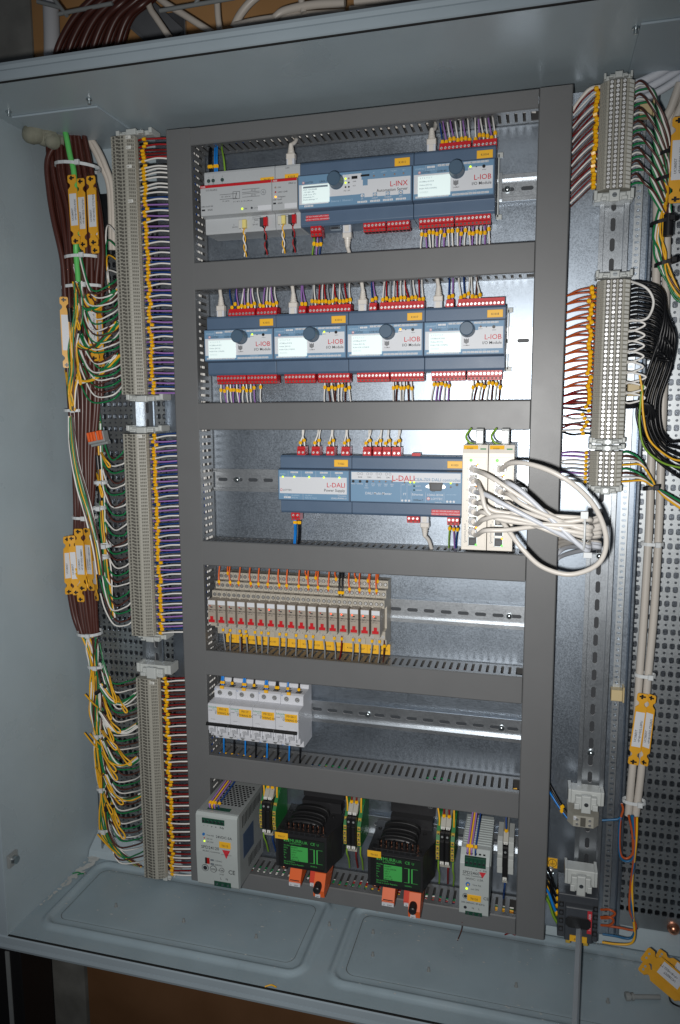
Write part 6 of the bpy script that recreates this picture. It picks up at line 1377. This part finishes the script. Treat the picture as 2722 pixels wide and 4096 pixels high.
for (p0, p1, W, z, l, lines) in [((2590, 3825), (2790, 3990), .022, -.556, 'yellow cable tag with a white insert lying on the cabinet floor at the right', [V_, '+P+8=VE02-TT']), ((2575, 3872), (2760, 4020), .016, -.570, 'plain yellow cable tag lying under the one with the white insert', []), ((2640, 3822), (2800, 3930), .014, -.562, 'yellow cable tag lying behind the one with the white insert', [V_])]:
    a_ = at(*p0, z=z); b_ = at(*p1, z=z + .006); c = (a_ + b_) / 2; d = (b_ - a_)
    t = thing('cable_tag', l, 'cable tag', c, 'yellow cable tags'); h = d.length / 2; w_ = W / 2
    d.normalize(); nrm = Vector((-.1, -.75, .66)); sd = d.cross(nrm).normalized(); nrm = sd.cross(d).normalized()
    R_ = Matrix((-sd, -nrm, d)).transposed().to_4x4(); t.rotation_euler = R_.to_euler()
    half = [(w_ * .75, h), (w_ * .95, h - .002), (w_ * .95, h - .010), (w_ * .5, h - .0135), (w_ * .5, h - .0165), (w_, h - .0205)]
    pr = half + [(x, -z_) for x, z_ in reversed(half)] + [(-x, -z_) for x, z_ in half] + [(-x, z_) for x, z_ in reversed(half)]
    a = MB(); a.prism_y(pr, -.0007, .0007, 'tag_yellow'); a.build('plate', t)
    for s_ in (1, -1):
        a = MB(); a.cyl((w_ * .3, -.0009, s_ * (h - .006)), (w_ * .3, .0009, s_ * (h - .006)), .0016, .0016, 'floor_paint', 8); a.cyl((-w_ * .3, -.0009, s_ * (h - .006)), (-w_ * .3, .0009, s_ * (h - .006)), .0016, .0016, 'floor_paint', 8); a.build('strap_hole', t)
    if lines:
        a = MB(); a.box(-w_ * .78, w_ * .78, -.0011, -.0006, -h + .027, h - .027, 'print_white')
        for k, s_ in enumerate(lines): a.text(s_, (-w_ * .1 + k * .0052, -.0013, -h + .034), .0042, 'print_dark', 'l', xd=(0, 0, 1), zd=(-1, 0, 0))
        a.build('printed_insert', t)

# coloured strands on the left, upper part
CS = ['white', 'green', 'brown', 'yellow']
strands([(312, 1130, .9), (316, 1190, .9), (312, 1260, .9), (300, 1330, .9), (292, 1400, .8), (300, 1480, .9), (288, 1560, .7), (292, 1640, .5)], 16, .0095, ['yellow', 'green', 'white', 'brown', 'yellow'], .0014, 'loose coloured strands running down in front of the upper brown cables', 51, y=.004)
strands([(284, 1665, .5), (292, 1760, .8), (306, 1860, .8), (328, 1960, .9), (352, 2040, .9), (372, 2120, .9), (390, 2200, .8), (402, 2300, .7)], 13, .0080, ['white', 'green', 'brown', 'yellow', 'white'], .0014, 'coloured strands crossing from the left edge down to the perforated panel', 52, y=.000)
strands([(396, 1690, .6), (400, 1800, .9), (404, 1900, .8), (408, 2000, .7), (410, 2110, .9), (420, 2200, .9), (428, 2290, 1), (440, 2400, .9), (452, 2470, .7)], 16, .0090, ['yellow', 'white', 'green', 'brown'], .0014, 'coloured strands running down beside the middle left strip', 53, y=.03)
strands([(362, 2550, 1.3), (372, 2600, 1.1), (382, 2662, .8), (384, 2740, .9), (386, 2840, 1), (392, 2920, .7), (400, 3020, 1), (412, 3110, .9), (418, 3180, .7), (420, 3250, .9), (430, 3330, .9), (470, 3400, .7), (560, 3465, .5)], 28, .0125, ['yellow', 'white', 'green', 'white', 'brown', 'yellow'], .0014, 'long bunch of coloured strands down the lower left corner', 54, y=.045, seg=6)
for k, pts in enumerate([[(320, 1132, .6), (322, 1185, .9), (352, 1236, .9), (408, 1218, .7), (462, 1160, .9)], [(300, 1330, .7), (318, 1385, .9), (370, 1392, .8), (428, 1340, .8), (474, 1285, 1)], [(296, 1480, .7), (326, 1525, .9), (380, 1518, .8), (432, 1470, .8), (482, 1415, 1)]]):
    strands(pts, 11, .0085, ['white', 'green', 'yellow', 'brown'], .0014, '%s bunch of mixed strands swinging right into the upper left terminal strip' % ('top', 'middle', 'bottom')[k], 81 + k, y=.008)
for k, pts in enumerate([[(398, 2740, .6), (440, 2800, .8), (490, 2815, .7), (545, 2775, .9)], [(402, 2850, .6), (450, 2920, .8), (500, 2930, .8), (552, 2900, .9)], [(410, 2960, .6), (450, 3040, .8), (505, 3060, .8), (556, 3030, .9)], [(418, 3100, .6), (455, 3180, .8), (508, 3200, .8), (566, 3180, 1)]]):
    strands(pts, 8, .0080, ['white', 'brown', 'green', 'yellow', 'white'], .0014, '%s bunch of mixed strands swinging right into the lower left terminal strip' % ordn(k + 1), 91 + k, y=.022)
# arcs from the bunch into the left side of each strip
def arcs(spine, x0, zs, where, sag, yy, seed, every=1):
    random.seed(seed)
    for i, z in enumerate(zs):
        c = ['green', 'brown', 'white'][i % 3]; p1 = Vector((x0, .022, z)); v = pj_v(p1)
        u0, dv = spine(v); s_ = rnd(.5, 1.5) * sag
        a0 = at(u0 + rnd(-6, 10), v - dv * rnd(.7, 1.6) + rnd(-20, 20), y=yy); lo_ = at(u0 + (pj_u(p1) - u0) * rnd(.30, .45), v + s_ * rnd(.2, .5), y=yy - .012); mid = at(u0 + (pj_u(p1) - u0) * .72, v + s_ * .25, y=yy - .016)
        wire([a0, (a0 * .5 + lo_ * .5) + Vector((-.004, 0, -.002)), lo_, mid, p1 + Vector((-.006, -.002, 0)), p1], c, '%s wire, %s from top, curving into the left of the %s strip' % (c, ordn(i + 1), where), 'wires curving into the left strips', r=.0013, seg=5)
def pj_u(p): return pj(p)[0]
def pj_v(p): return pj(p)[1]
arcs(lambda v: (300, 150 if v < 1450 else 130), XS - .001, [.400 - i * .0056 for i in range(31)], 'upper left', 120, .018, 61)
arcs(lambda v: (402, 80), XS - .002, [.140 - i * .0108 for i in range(27)], 'middle left', 70, .035, 62)
arcs(lambda v: (400 + max(0, v - 2950) * .05, 90), XS + .002, [-.236 - i * .0085 for i in range(39)], 'lower left', 60, .050, 63)
# straight down: strands behind the upper strip
for i, c in enumerate(['white', 'green', 'yellow', 'white', 'brown', 'green']):
    wire([(XS - .001, .02, .455 - i * .017), at(432 + i, 900 + i * 60, y=.03), at(424 + i * 2, 990 + i * 40, y=.04), at(436 + i, 1130 + i * 14, y=.04)], c, '%s strand %s from top, beside the upper left strip' % (c, ordn(i + 1)), 'strands beside the upper left strip', r=.0013)
# cut yellow ends sticking out of the bunch
for i, (u, v, du, dv) in enumerate([(340, 2778, 60, 60), (338, 2932, 70, 80), (360, 2936, 50, 50), (390, 3338, 90, 90), (382, 3070, 30, 40)]):
    wire([at(u, v, y=.02), at(u + du * .5, v + dv * .55, y=.03), at(u + du, v + dv, y=.045)], 'yellow', 'cut yellow wire end, %s from top, poking out left of the lower bunch' % ordn(sorted([2778, 2932, 2936, 3338, 3070]).index(v) + 1), 'cut yellow wire ends', r=.0014)
# yellow hairpins
random.seed(71)
hp = [(280, 1580, 16, 90), (308, 1290, 14, 60), (315, 1500, 12, 80), (402, 1960, 12, 60), (305, 2290, 10, 40), (345, 2310, 16, 90), (425, 1850, 20, 40)]
hp += [(462 + rnd(-34, 44), 2775 + i * 42 + rnd(-14, 14), rnd(16, 36), rnd(36, 72)) for i in range(14)]
for i, (u, v, du, dv) in enumerate(hp):
    y = .0 if i < 7 else .018
    wire([at(u - du * .9, v - dv, y=y + .02), at(u - du * .2, v - dv * .35, y=y), at(u + du * .65, v + dv * .15, y=y), at(u + du * .8, v + dv * .42, y=y), at(u + du * .45, v + dv * .45, y=y - .002), at(u, v + dv * .12, y=y), at(u - du * .7, v - dv * .55, y=y + .012), at(u - du * 1.2, v - dv * 1.1, y=y + .03)], 'yellow', 'yellow wire folded into a hairpin, %s from top on the left' % ordn(i + 1), 'folded yellow wires', r=.00135, seg=5)
for i, (u, v, an, L, m) in enumerate([(280, 1260, .05, .020, 'tape_black'), (318, 1310, .1, .018, 'tape_black'), (286, 1420, .0, .020, 'tape_black'), (283, 1528, .0, .016, 'print_blue'), (392, 1850, .05, .022, 'tape_black'), (400, 1980, 0, .018, 'tape_black'), (402, 2760, -.9, .024, 'tape_black'), (420, 2850, -.9, .024, 'tape_black'), (432, 2950, -.8, .020, 'tape_black'), (440, 3010, -.8, .020, 'tape_black'), (436, 3140, -.5, .020, 'tape_black'), (430, 3220, -.3, .024, 'tape_black'), (446, 3240, -.4, .016, 'tape_black')]):
    c = at(u, v, y=.004 if v < 2100 else .026); d = Vector((-math.sin(an), 0, math.cos(an))); a = MB(); a.tube([c - d * L / 2, c - d * L * .2, c + d * L * .2, c + d * L / 2], lambda t: .0036 + .0006 * math.sin(t * 9), m, 9)
    o = a.build('tape_wrap'); tag(o, '%s tape wrapped round strands, %s from top on the left' % ('blue' if m == 'print_blue' else 'black', ordn(i + 1)), 'tape', 'tape wraps on the left strands')
for i, (u, v, rx) in enumerate([(398, 2032, .010), (404, 1930, .010), (420, 2182, .010), (408, 2228, .011), (382, 2665, .013), (392, 2938, .010), (410, 3150, .009), (418, 3315, .011)]):
    ztie(at(u, v, y=.045 if v > 2500 else .014), rx, .010,  'small white cable tie on the coloured strands, %s from top' % ordn(sorted([1930, 2032, 2182, 2228, 2665, 2938, 3150, 3315]).index(v) + 1))
for (u, v, rx, ry, l) in [(2668, 612, .010, .009, 'black tie at the top of the upper right harness'), (2665, 715, .014, .011, 'second black tie from top on the upper right harness'), (2660, 885, .016, .010, 'third black tie from top on the upper right harness'), (2670, 1050, .014, .010, 'lowest black tie on the upper right harness'), (2608, 1950, .010, .008, 'black tie on the wires from the short right strip')]:
    ztie(at(u, v, y=.014), rx, ry, l, m='tape_black', tilt=.2)
a = MB(); c = at(2676, 900, y=.008); a.tube([c + Vector((0, 0, -.013)), c, c + Vector((0, 0, .013))], .0062, 'tape_black', 9); o = a.build('tape_wrap'); tag(o, 'black tape wrapped round the upper right harness', 'tape')
# grey lever connector
c = at(390, 1750, y=.002); t = thing('lever_connector', 'grey wire connector with five orange levers left of the rail gap', 'connector', c)
t.rotation_euler = (0, -.18, 0)
a = MB(); a.cbox(-.0150, .0150, -.006, .008, -.0085, .0085, 'psu_metal', .001); a.cbox(-.0150, .0150, .000, .010, -.0125, -.0085, 'psu_metal', .001); a.build('housing', t)
for k in range(5): a = MB(); x = -.0125 + k * .0052 + (.0015 if k > 2 else 0); a.cbox(x, x + .0036, -.0092, -.0055, -.0050, .0095, 'orange_plastic', .0007); a.build('lever', t)
# cream cables on the right
cab_pts = lambda dx: [at(2722 + dx, 330, y=.03), at(2690 + dx, 420, y=.035), at(2650 + dx, 520, y=.04), at(2632 + dx, 700, y=.045), at(2628 + dx, 1000, y=.045), at(2618 + dx, 1500, y=.045), at(2606 + dx, 1850, y=.045), at(2598 + dx, 2100, y=.045), at(2578 + dx, 2450, y=.045), at(2556 + dx * .85, 2750, y=.045), at(2545 + dx * .8, 2950, y=.045), at(2530 + dx * .9, 3090, y=.042), at(2515 + dx * .75, 3262, y=.040)]
for k, dx in enumerate((0, 40)): cable(cab_pts(dx), 'cream_sheath', .0052, '%s of the two long cream cables over the right perforated panel' % ('left', 'right')[k], 'long cream cables on the right', n=12)
ztie(at(2610, 2175, y=.043), .014, .009, 'white tie joining the cream cables below the cable loop'); ztie(at(2582, 2700, y=.043), .013, .009, 'white tie joining the cream cables above their yellow tags'); ztie(at(2538, 3205, y=.040), .015, .009, 'thick white tie near the cut ends of the cream cables', r=.002)
for k, (pts, r) in enumerate([([(2790, 190), (2722, 238), (2640, 290), (2560, 328), (2500, 345), (2440, 372)], .0052), ([(2790, 225), (2722, 275), (2650, 320), (2590, 352), (2540, 372)], .0050), ([(2790, 260), (2722, 310), (2660, 352), (2600, 382), (2545, 395)], .0046), ([(2790, 300), (2730, 360), (2690, 430), (2672, 520), (2668, 640)], .0050)]):
    cable([at(u, v, y=.035 + .006 * (k % 2)) for u, v in pts], 'wire_cream' if k == 3 else 'patch_bluewhite', r, '%s pale cable from top running in from the right to the upper right strip' % ordn(k + 1), 'pale cables at the upper right', n=12)
# strands under the cream cables
for k, (c, pts) in enumerate([('orangebrown', [(2516, 3262), (2530, 3330), (2534, 3400), (2526, 3425), (2505, 3435), (2486, 3420), (2480, 3370), (2484, 3280), (2494, 3240), (2488, 3215)]), ('petrol', [(2528, 3262), (2538, 3330), (2540, 3400), (2530, 3438), (2505, 3446), (2484, 3430), (2478, 3380), (2480, 3300), (2486, 3270), (2470, 3278), (2410, 3282)]),
                              ('orangebrown', [(2540, 3270), (2540, 3350), (2535, 3450), (2524, 3540), (2520, 3640), (2545, 3700), (2535, 3722), (2480, 3712), (2412, 3702)]), ('petrol', [(2532, 3262), (2540, 3340), (2538, 3450), (2526, 3550), (2530, 3650), (2540, 3720), (2520, 3755), (2460, 3745), (2412, 3738)]), ('yellow', [(2550, 3270), (2548, 3350), (2538, 3450), (2530, 3540), (2534, 3660), (2540, 3740), (2525, 3775), (2470, 3778), (2410, 3770)])]):
    wire([at(u, v, y=.020 - (.010 if v > 3600 else 0)) for u, v in pts], c, '%s strand %s leaving the cut ends of the cream cables' % ({'orangebrown': 'brown', 'petrol': 'blue', 'yellow': 'yellow-green'}[c], 'looping back up' if k < 2 else 'running down to the black switch'), 'strands of the cream cables', r=.0016, n=8)
for k in range(2): wire([at(2405, 3640 + k * 30, y=.004), at(2440, 3640 + k * 30, y=-.002), at(2462 - k * 6, 3655 + k * 30, y=-.002), at(2440, 3672 + k * 30, y=0), at(2405, 3674 + k * 28, y=.004)], 'orangebrown', '%s orange jumper loop on the right of the black switch' % ('upper', 'lower')[k], 'jumper loops of the black switch', r=.0017, n=8)
# two terminals on the right rail
t = thing('terminal_pair', 'pair of pale terminals marked X1 low on the right rail', 'terminals', (.6065, 0, at(2350, 3304, y=0).z), None)
a = MB(); a.prism_z([(-.0205, .040), (-.0205, .010), (-.013, -.002), (.014, -.002), (.0215, .008), (.0215, .040)], -.002, .0145, 'terminal_grey'); a.build('terminal_block', t)
for zz in (.0020, .0090):
    for sx in (-.0080, .0090): b = MB(); b.cyl((sx, -.0018, zz), (sx, -.003, zz), .0021, .0020, 'screw_steel', 10); b.build('screw', t)
a = MB(); a.box(-.0128, -.0090, -.0024, -.0018, .0080, .0130, 'print_white'); a.text('X1', (-.0127, -.0027, .0090), .0034, 'print_dark', sx=.7); a.box(-.0035, .0035, -.0024, -.0018, -.001, .0120, 'terminal_recess'); a.build('marker', t)
clampw(.5860, .6340, at(2350, 3256, y=0).z, at(2350, 3182, y=0).z, -.001, 'white end clamp with a screw above the pair of pale terminals', screw=True)
for k, (c, dz) in enumerate((('black', .012), ('black', .006), ('lightblue', .0))): wire([(.5600, .030, -.352 + dz), (.566, .024, -.358 + dz * .8), (.576, .018, -.370 + dz * .6), (.588, .012, -.382 + dz * .4)], c, '%s wire entering the pair of pale terminals from the duct' % (('upper black', 'lower black', 'light blue')[k]), 'wires of the pale terminals', r=.0017, mark=(.75,))
# switch disconnector with its shaft
t = thing('switch_disconnector', 'black switch disconnector with red ON label low on the right rail', 'switch', (.604, 0, -.515))
a = MB(); a.cbox(-.0270, .0270, -.012, .038, -.033, .034, 'plastic_dark_grey', .001); a.cbox(-.0175, .0195, -.022, -.010, -.030, .022, 'plastic_dark_grey', .0015); a.prism_y([(-.0170 * 1, -.0045), (-.0125, -.0085), (.0125, -.0085), (.0170, -.0045), (.0170, .0045), (.0125, .0085), (-.0125, .0085), (-.0170, .0045)], -.0232, -.0220, 'plastic_black'); a.build('housing', t, bev=.0008)
for k in range(4):
    for sx in (-.0225, .0235): b = MB(); zz = .018 - k * .0125; b.cbox(sx - .0032, sx + .0032, -.0128, -.0120, zz - .0042, zz + .0042, 'plastic_black', .0002); b.cyl((sx, -.0128, zz), (sx, -.0134, zz), .0022, .0021, 'plastic_dark_grey', 8); b.build('terminal_screw', t)
a = MB(); a.box(.0120, .0180, -.0226, -.0219, -.014, .020, 'sticker_red'); a.text('ABB', (.0168, -.0229, .008), .0046, 'print_white', xd=(0, 0, 1), zd=(-1, 0, 0)); a.text('I ON', (.0168, -.0229, -.009), .0044, 'print_white', xd=(0, 0, 1), zd=(-1, 0, 0)); a.build('position_label', t)
a = MB(); a.box(-.0105, .0125, -.0230, -.0219, -.0290, -.0200, 'label_yellow'); a.text('0101', (-.0045, -.0233, -.0265), .0040, 'print_dark'); a.build('identification_label', t)
for sx in (-.016, .008): a = MB(); a.cbox(sx, sx + .0085, -.006, .02, -.040, -.033, 'earth_green', .001); a.cbox(sx + .001, sx + .0075, -.010, .005, -.043, -.036, 'earth_yellow', .001); a.build('earth_clip', t)
a = MB(); p0 = at(2318, 3722, y=-.022) - Vector(t.location); p1 = at(2302, 4125, y=-.165) - Vector(t.location); d = (p1 - p0).normalized(); s1 = d.cross(Vector((0, 0, 1))).normalized(); s2 = s1.cross(d)
vs = []
for p in (p0, p1): vs += [p + (s1 * math.cos(q * math.pi / 2 + .4) + s2 * math.sin(q * math.pi / 2 + .4)) * .0043 for q in range(4)]
a.add(vs, [(0, 1, 5, 4), (1, 2, 6, 5), (2, 3, 7, 6), (3, 0, 4, 7), (3, 2, 1, 0), (4, 5, 6, 7)], 'steel_smooth'); a.build('shaft', t)
clampw(.5850, .6290, -.4815, -.4500, -.012, 'large white end clamp on top of the black switch disconnector', screw=True)
for k, (c, z) in enumerate((('black', -.492), ('black', -.503), ('black', -.514), ('lightblue', -.526), ('earth', -.540))): wire([(.5600, .036, z + .018), (.566, .028, z + .013), (.572, .014, z + .004), (.578, .004, z + .001), (.582, .002, z)], c, '%s wire, %s from top, entering the black switch from the duct' % (short(c), ordn(k + 1)), 'wires of the black switch', r=.0020, mark=(.72,) if k < 4 else None, mr=1.5, n=8)
# protective earth point
p = at(2204, 3478, y=.055); t = thing('earth_bolt', 'bolt with yellow cable lug and striped wire beside the vertical duct', 'earth bolt', p)
a = MB(); a.cyl((0, 0, 0), (0, -.003, 0), .0062, .0062, 'zinc_screw', 14); a.dome((0, -.003, 0), .0048, .004, 'screw_steel', 12); a.build('bolt', t)
a = MB(); a.box(-.004, .004, -.0045, -.0025, -.018, -.004, 'zinc_screw'); a.build('lug', t)
a = MB(); a.cyl((0, -.0045, -.017), (-.001, -.0055, -.036), .0048, .0050, 'label_yellow', 10); a.build('sleeve', t)
wire([p + Vector((-.001, -.005, -.034)), p + Vector((-.001, -.006, -.045)), p + Vector((.003, -.006, -.058)), p + Vector((.010, -.008, -.072))], 'earth', 'striped wire hanging from the yellow cable lug', 'wires of the black switch', r=.0028, n=8)
a = MB(); q0 = at(2186, 3430, y=.0545); a.box(q0.x, q0.x + .0165, .0541, .0548, q0.z - .0155, q0.z, 'label_yellow'); cx, cz = q0.x + .0095, q0.z - .0075
a.cyl((cx, .0541, cz), (cx, .0540, cz), .0062, .0062, 'print_dark', 20); a.cyl((cx, .0540, cz), (cx, .0539, cz), .0055, .0055, 'label_yellow', 20)
for k, w_ in enumerate((.0040, .0026, .0012)): a.box(cx - w_, cx + w_, .0537, .0539, cz - .0010 - k * .0016, cz - .0005 - k * .0016, 'print_dark')
a.box(cx - .0003, cx + .0003, .0537, .0539, cz - .001, cz + .0045, 'print_dark'); o = a.build('earth_sticker'); tag(o, 'square yellow sticker with an earth symbol on the mounting plate', 'sticker')
for i, (u, v) in enumerate([(2478, 3090), (2462, 3660 - 120)]):
    pass
for i, (u, v, l) in enumerate([(2468, 2780, 'cream plastic clip on the punched strip beside the lower right rail'), (2535, 1560, 'cream plastic clip beside the lower end of the long right strip'), (2585, 440, 'cream plastic clip behind the upper right strip wires')]):
    p = at(u, v, y=.040); t = thing('plastic_clip', l, 'plastic clip', p, 'cream plastic clips'); a = MB(); a.cbox(-.0075, .0075, -.004, .010, -.008, .008, 'clip_cream', .0008); a.build('body', t); a = MB(); a.cbox(.0078, .0098, -.006, .010, -.009, .013, 'clip_cream', .0006); a.build('latch', t)
p = at(2696, 3717, y=.068); t = thing('copper_bolt', 'round copper coloured bolt head at the foot of the right perforated panel', 'bolt', p); a = MB(); a.dome((0, 0, 0), .0085, .008, 'copper', 16); a.build('head', t); a = MB(); a.cyl((0, .004, 0), (0, 0, 0), .0088, .0088, 'copper', 16); a.build('washer', t)
# loose bolt on the floor
p = at(2518, 3988, z=ZF + .004); q = at(2642, 3990, z=ZF + .004); t = thing('loose_bolt', 'dark bolt lying on the cabinet floor at the lower right', 'bolt', p); d = q - p
a = MB(); a.cyl((0, 0, 0), d, .0030, .0030, 'psu_metal', 10); a.build('shank', t); a = MB(); a.cyl(d.normalized() * -.005, d.normalized() * .001, .0058, .0058, 'psu_metal', 6); a.cyl(d.normalized() * .003, d.normalized() * .006, .0052, .0052, 'psu_metal', 6); a.build('head', t)
wire([at(2700, 3960, z=ZF + .006), at(2680, 3985, z=ZF + .003), at(2690, 4012, z=ZF + .003), at(2730, 4030, z=ZF + .004), at(2780, 4030, z=ZF + .004)], 'black', 'black tie end curling on the cabinet floor at the right edge', 'odd bits on the floor', r=.0012)
wire([at(1850, 3690, y=.0), at(1848, 3720, z=ZF + .006), at(1832, 3762, z=ZF + .003)], 'brown', 'short brown wire offcut hanging under the lowest duct', 'odd bits on the floor', r=.0010)
for i, (u, v, c) in enumerate([(290, 3495, 'green'), (310, 3500, 'green'), (500, 3425, 'black'), (1060, 3948, 'yellow'), (2020, 3740, 'darkred')]):
    p = at(u, v, z=ZF + .003); wire([p, p + Vector((.008 + .006 * (i == 2), .004, .001)), p + Vector((.016 + .014 * (i == 2), .003, .0))], c, '%s wire offcut %s' % (short(c), ['in the dust of the left floor corner', 'just right of the green offcut in the dust', 'lying behind the left floor ridge', 'on the front of the cabinet floor', 'by the foot of the right vertical duct'][i]), 'odd bits on the floor', r=.0011)
# latch on the left wall
p = at(45, 3437, x=XL + .001); t = thing('hinge_bolt', 'bolt head on the left cabinet wall near the front lower corner', 'bolt', p); a = MB(); a.cyl((0, 0, 0), (.010, 0, 0), .0065, .0060, 'zinc_screw', 12); a.build('head', t); a = MB(); a.cbox(0, .004, -.010, .010, -.010, .010, 'psu_metal', .0006); a.build('washer', t)

# ================================================================== above the cabinet
random.seed(31)
for i in range(17):
    o_ = i * .0065; P_ = [at(215 + o_ * 2400, 290, y=.045 + .02 * (i % 3)), at(232 + o_ * 2500, 190 - o_ * 300, y=.04 + .02 * (i % 3)), at(290 + o_ * 2300, 80 - o_ * 150, y=.035 + .02 * (i % 3)), at(360 + o_ * 2300, 5, y=.035 + .02 * (i % 3)), at(470 + o_ * 2300, -90, y=.04 + .02 * (i % 2))]
    cable(P_, 'cable_brown', .0050, 'brown cable, %s from left, coiled above the cabinet' % ordn(i + 1), 'brown cables above the cabinet', n=9, seg=5)
cable([at(208, 260, y=.10), at(207, 120, y=.10), at(200, -60, y=.10)], 'pipe_white', .0125, 'thick white pipe above the left end of the cabinet', 'white pipes', name='pipe', n=16, cat='pipe')
for k, (pts, r) in enumerate([([(580, -40), (600, 30), (625, 70), (680, 150)], .0048), ([(600, -40), (660, 10), (740, 60), (850, 130)], .0048), ([(868, -30), (872, 60), (880, 120)], .0045), ([(1060, -40), (1000, 10), (960, 60), (935, 110)], .0058), ([(1380, 10), (1250, 18), (1140, 42), (1100, 70)], .0055), ([(1380, 50), (1200, 62), (1040, 82), (940, 104)], .0055), ([(1420, 4), (1560, -4), (1700, -24)], .0055), ([(1400, 40), (1520, 30), (1700, 8)], .0055), ([(1200, -40), (1208, 10), (1216, 50)], .0045)]):
    cable([at(u, v, y=.05 + .006 * (k % 4)) for u, v in pts], 'wire_cream', r, 'cream cable, %s counted from the left, above the cabinet top' % ordn(k + 1), 'cream cables above the cabinet', n=10)
a = MB(); p = at(470, -30, y=.06); q = at(690, 170, y=.10); d = (q - p); nrm = d.cross(Vector((0, 1, 0))).normalized(); vs = []
for b in (p, q):
    for s_, yy in ((-.026, 0), (.026, 0), (.026, .004), (-.026, .004), (-.026, -.012), (-.022, -.012)): vs.append(b + nrm * s_ + Vector((0, yy, 0)))
a.add(vs, [(0, 1, 7, 6), (1, 2, 8, 7), (2, 3, 9, 8), (3, 4, 10, 9), (4, 5, 11, 10)], 'plastic_dark_grey'); o = a.build('steel_bracket'); tag(o, 'dark diagonal steel bracket above the cabinet', 'bracket')
p = at(710, 120, y=.112); t = thing('anchor_plate', 'shiny anchor plate with a bolt at the foot of the diagonal bracket', 'anchor plate', p); a = MB(); a.cbox(-.016, .014, -.002, .004, -.030, .026, 'galvanised_rail', .0008); a.build('plate', t); a = MB(); a.cyl((-.006, -.002, -.006), (-.006, -.012, -.006), .0080, .0075, 'screw_steel', 6); a.dome((-.006, -.012, -.006), .0060, .004, 'screw_steel'); a.build('bolt', t)
t = thing('cable_tray', 'wire mesh cable tray crossing above the cabinet', 'cable tray', (0, .06, .76))
for (p0, p1) in [((150, 5), (245, 30)), ((235, 55), (450, 12)), ((640, 42), (940, -10)), ((205, -20), (268, 62)), ((780, 20), (800, -20))]:
    a = MB(); a.tube([at(*p0, y=.03) - Vector((0, .06, .76)), at(*p1, y=.03) - Vector((0, .06, .76))], .0030, 'psu_metal', 8); a.build('tray_wire', t)

# ================================================================== thin wires
build_wires()
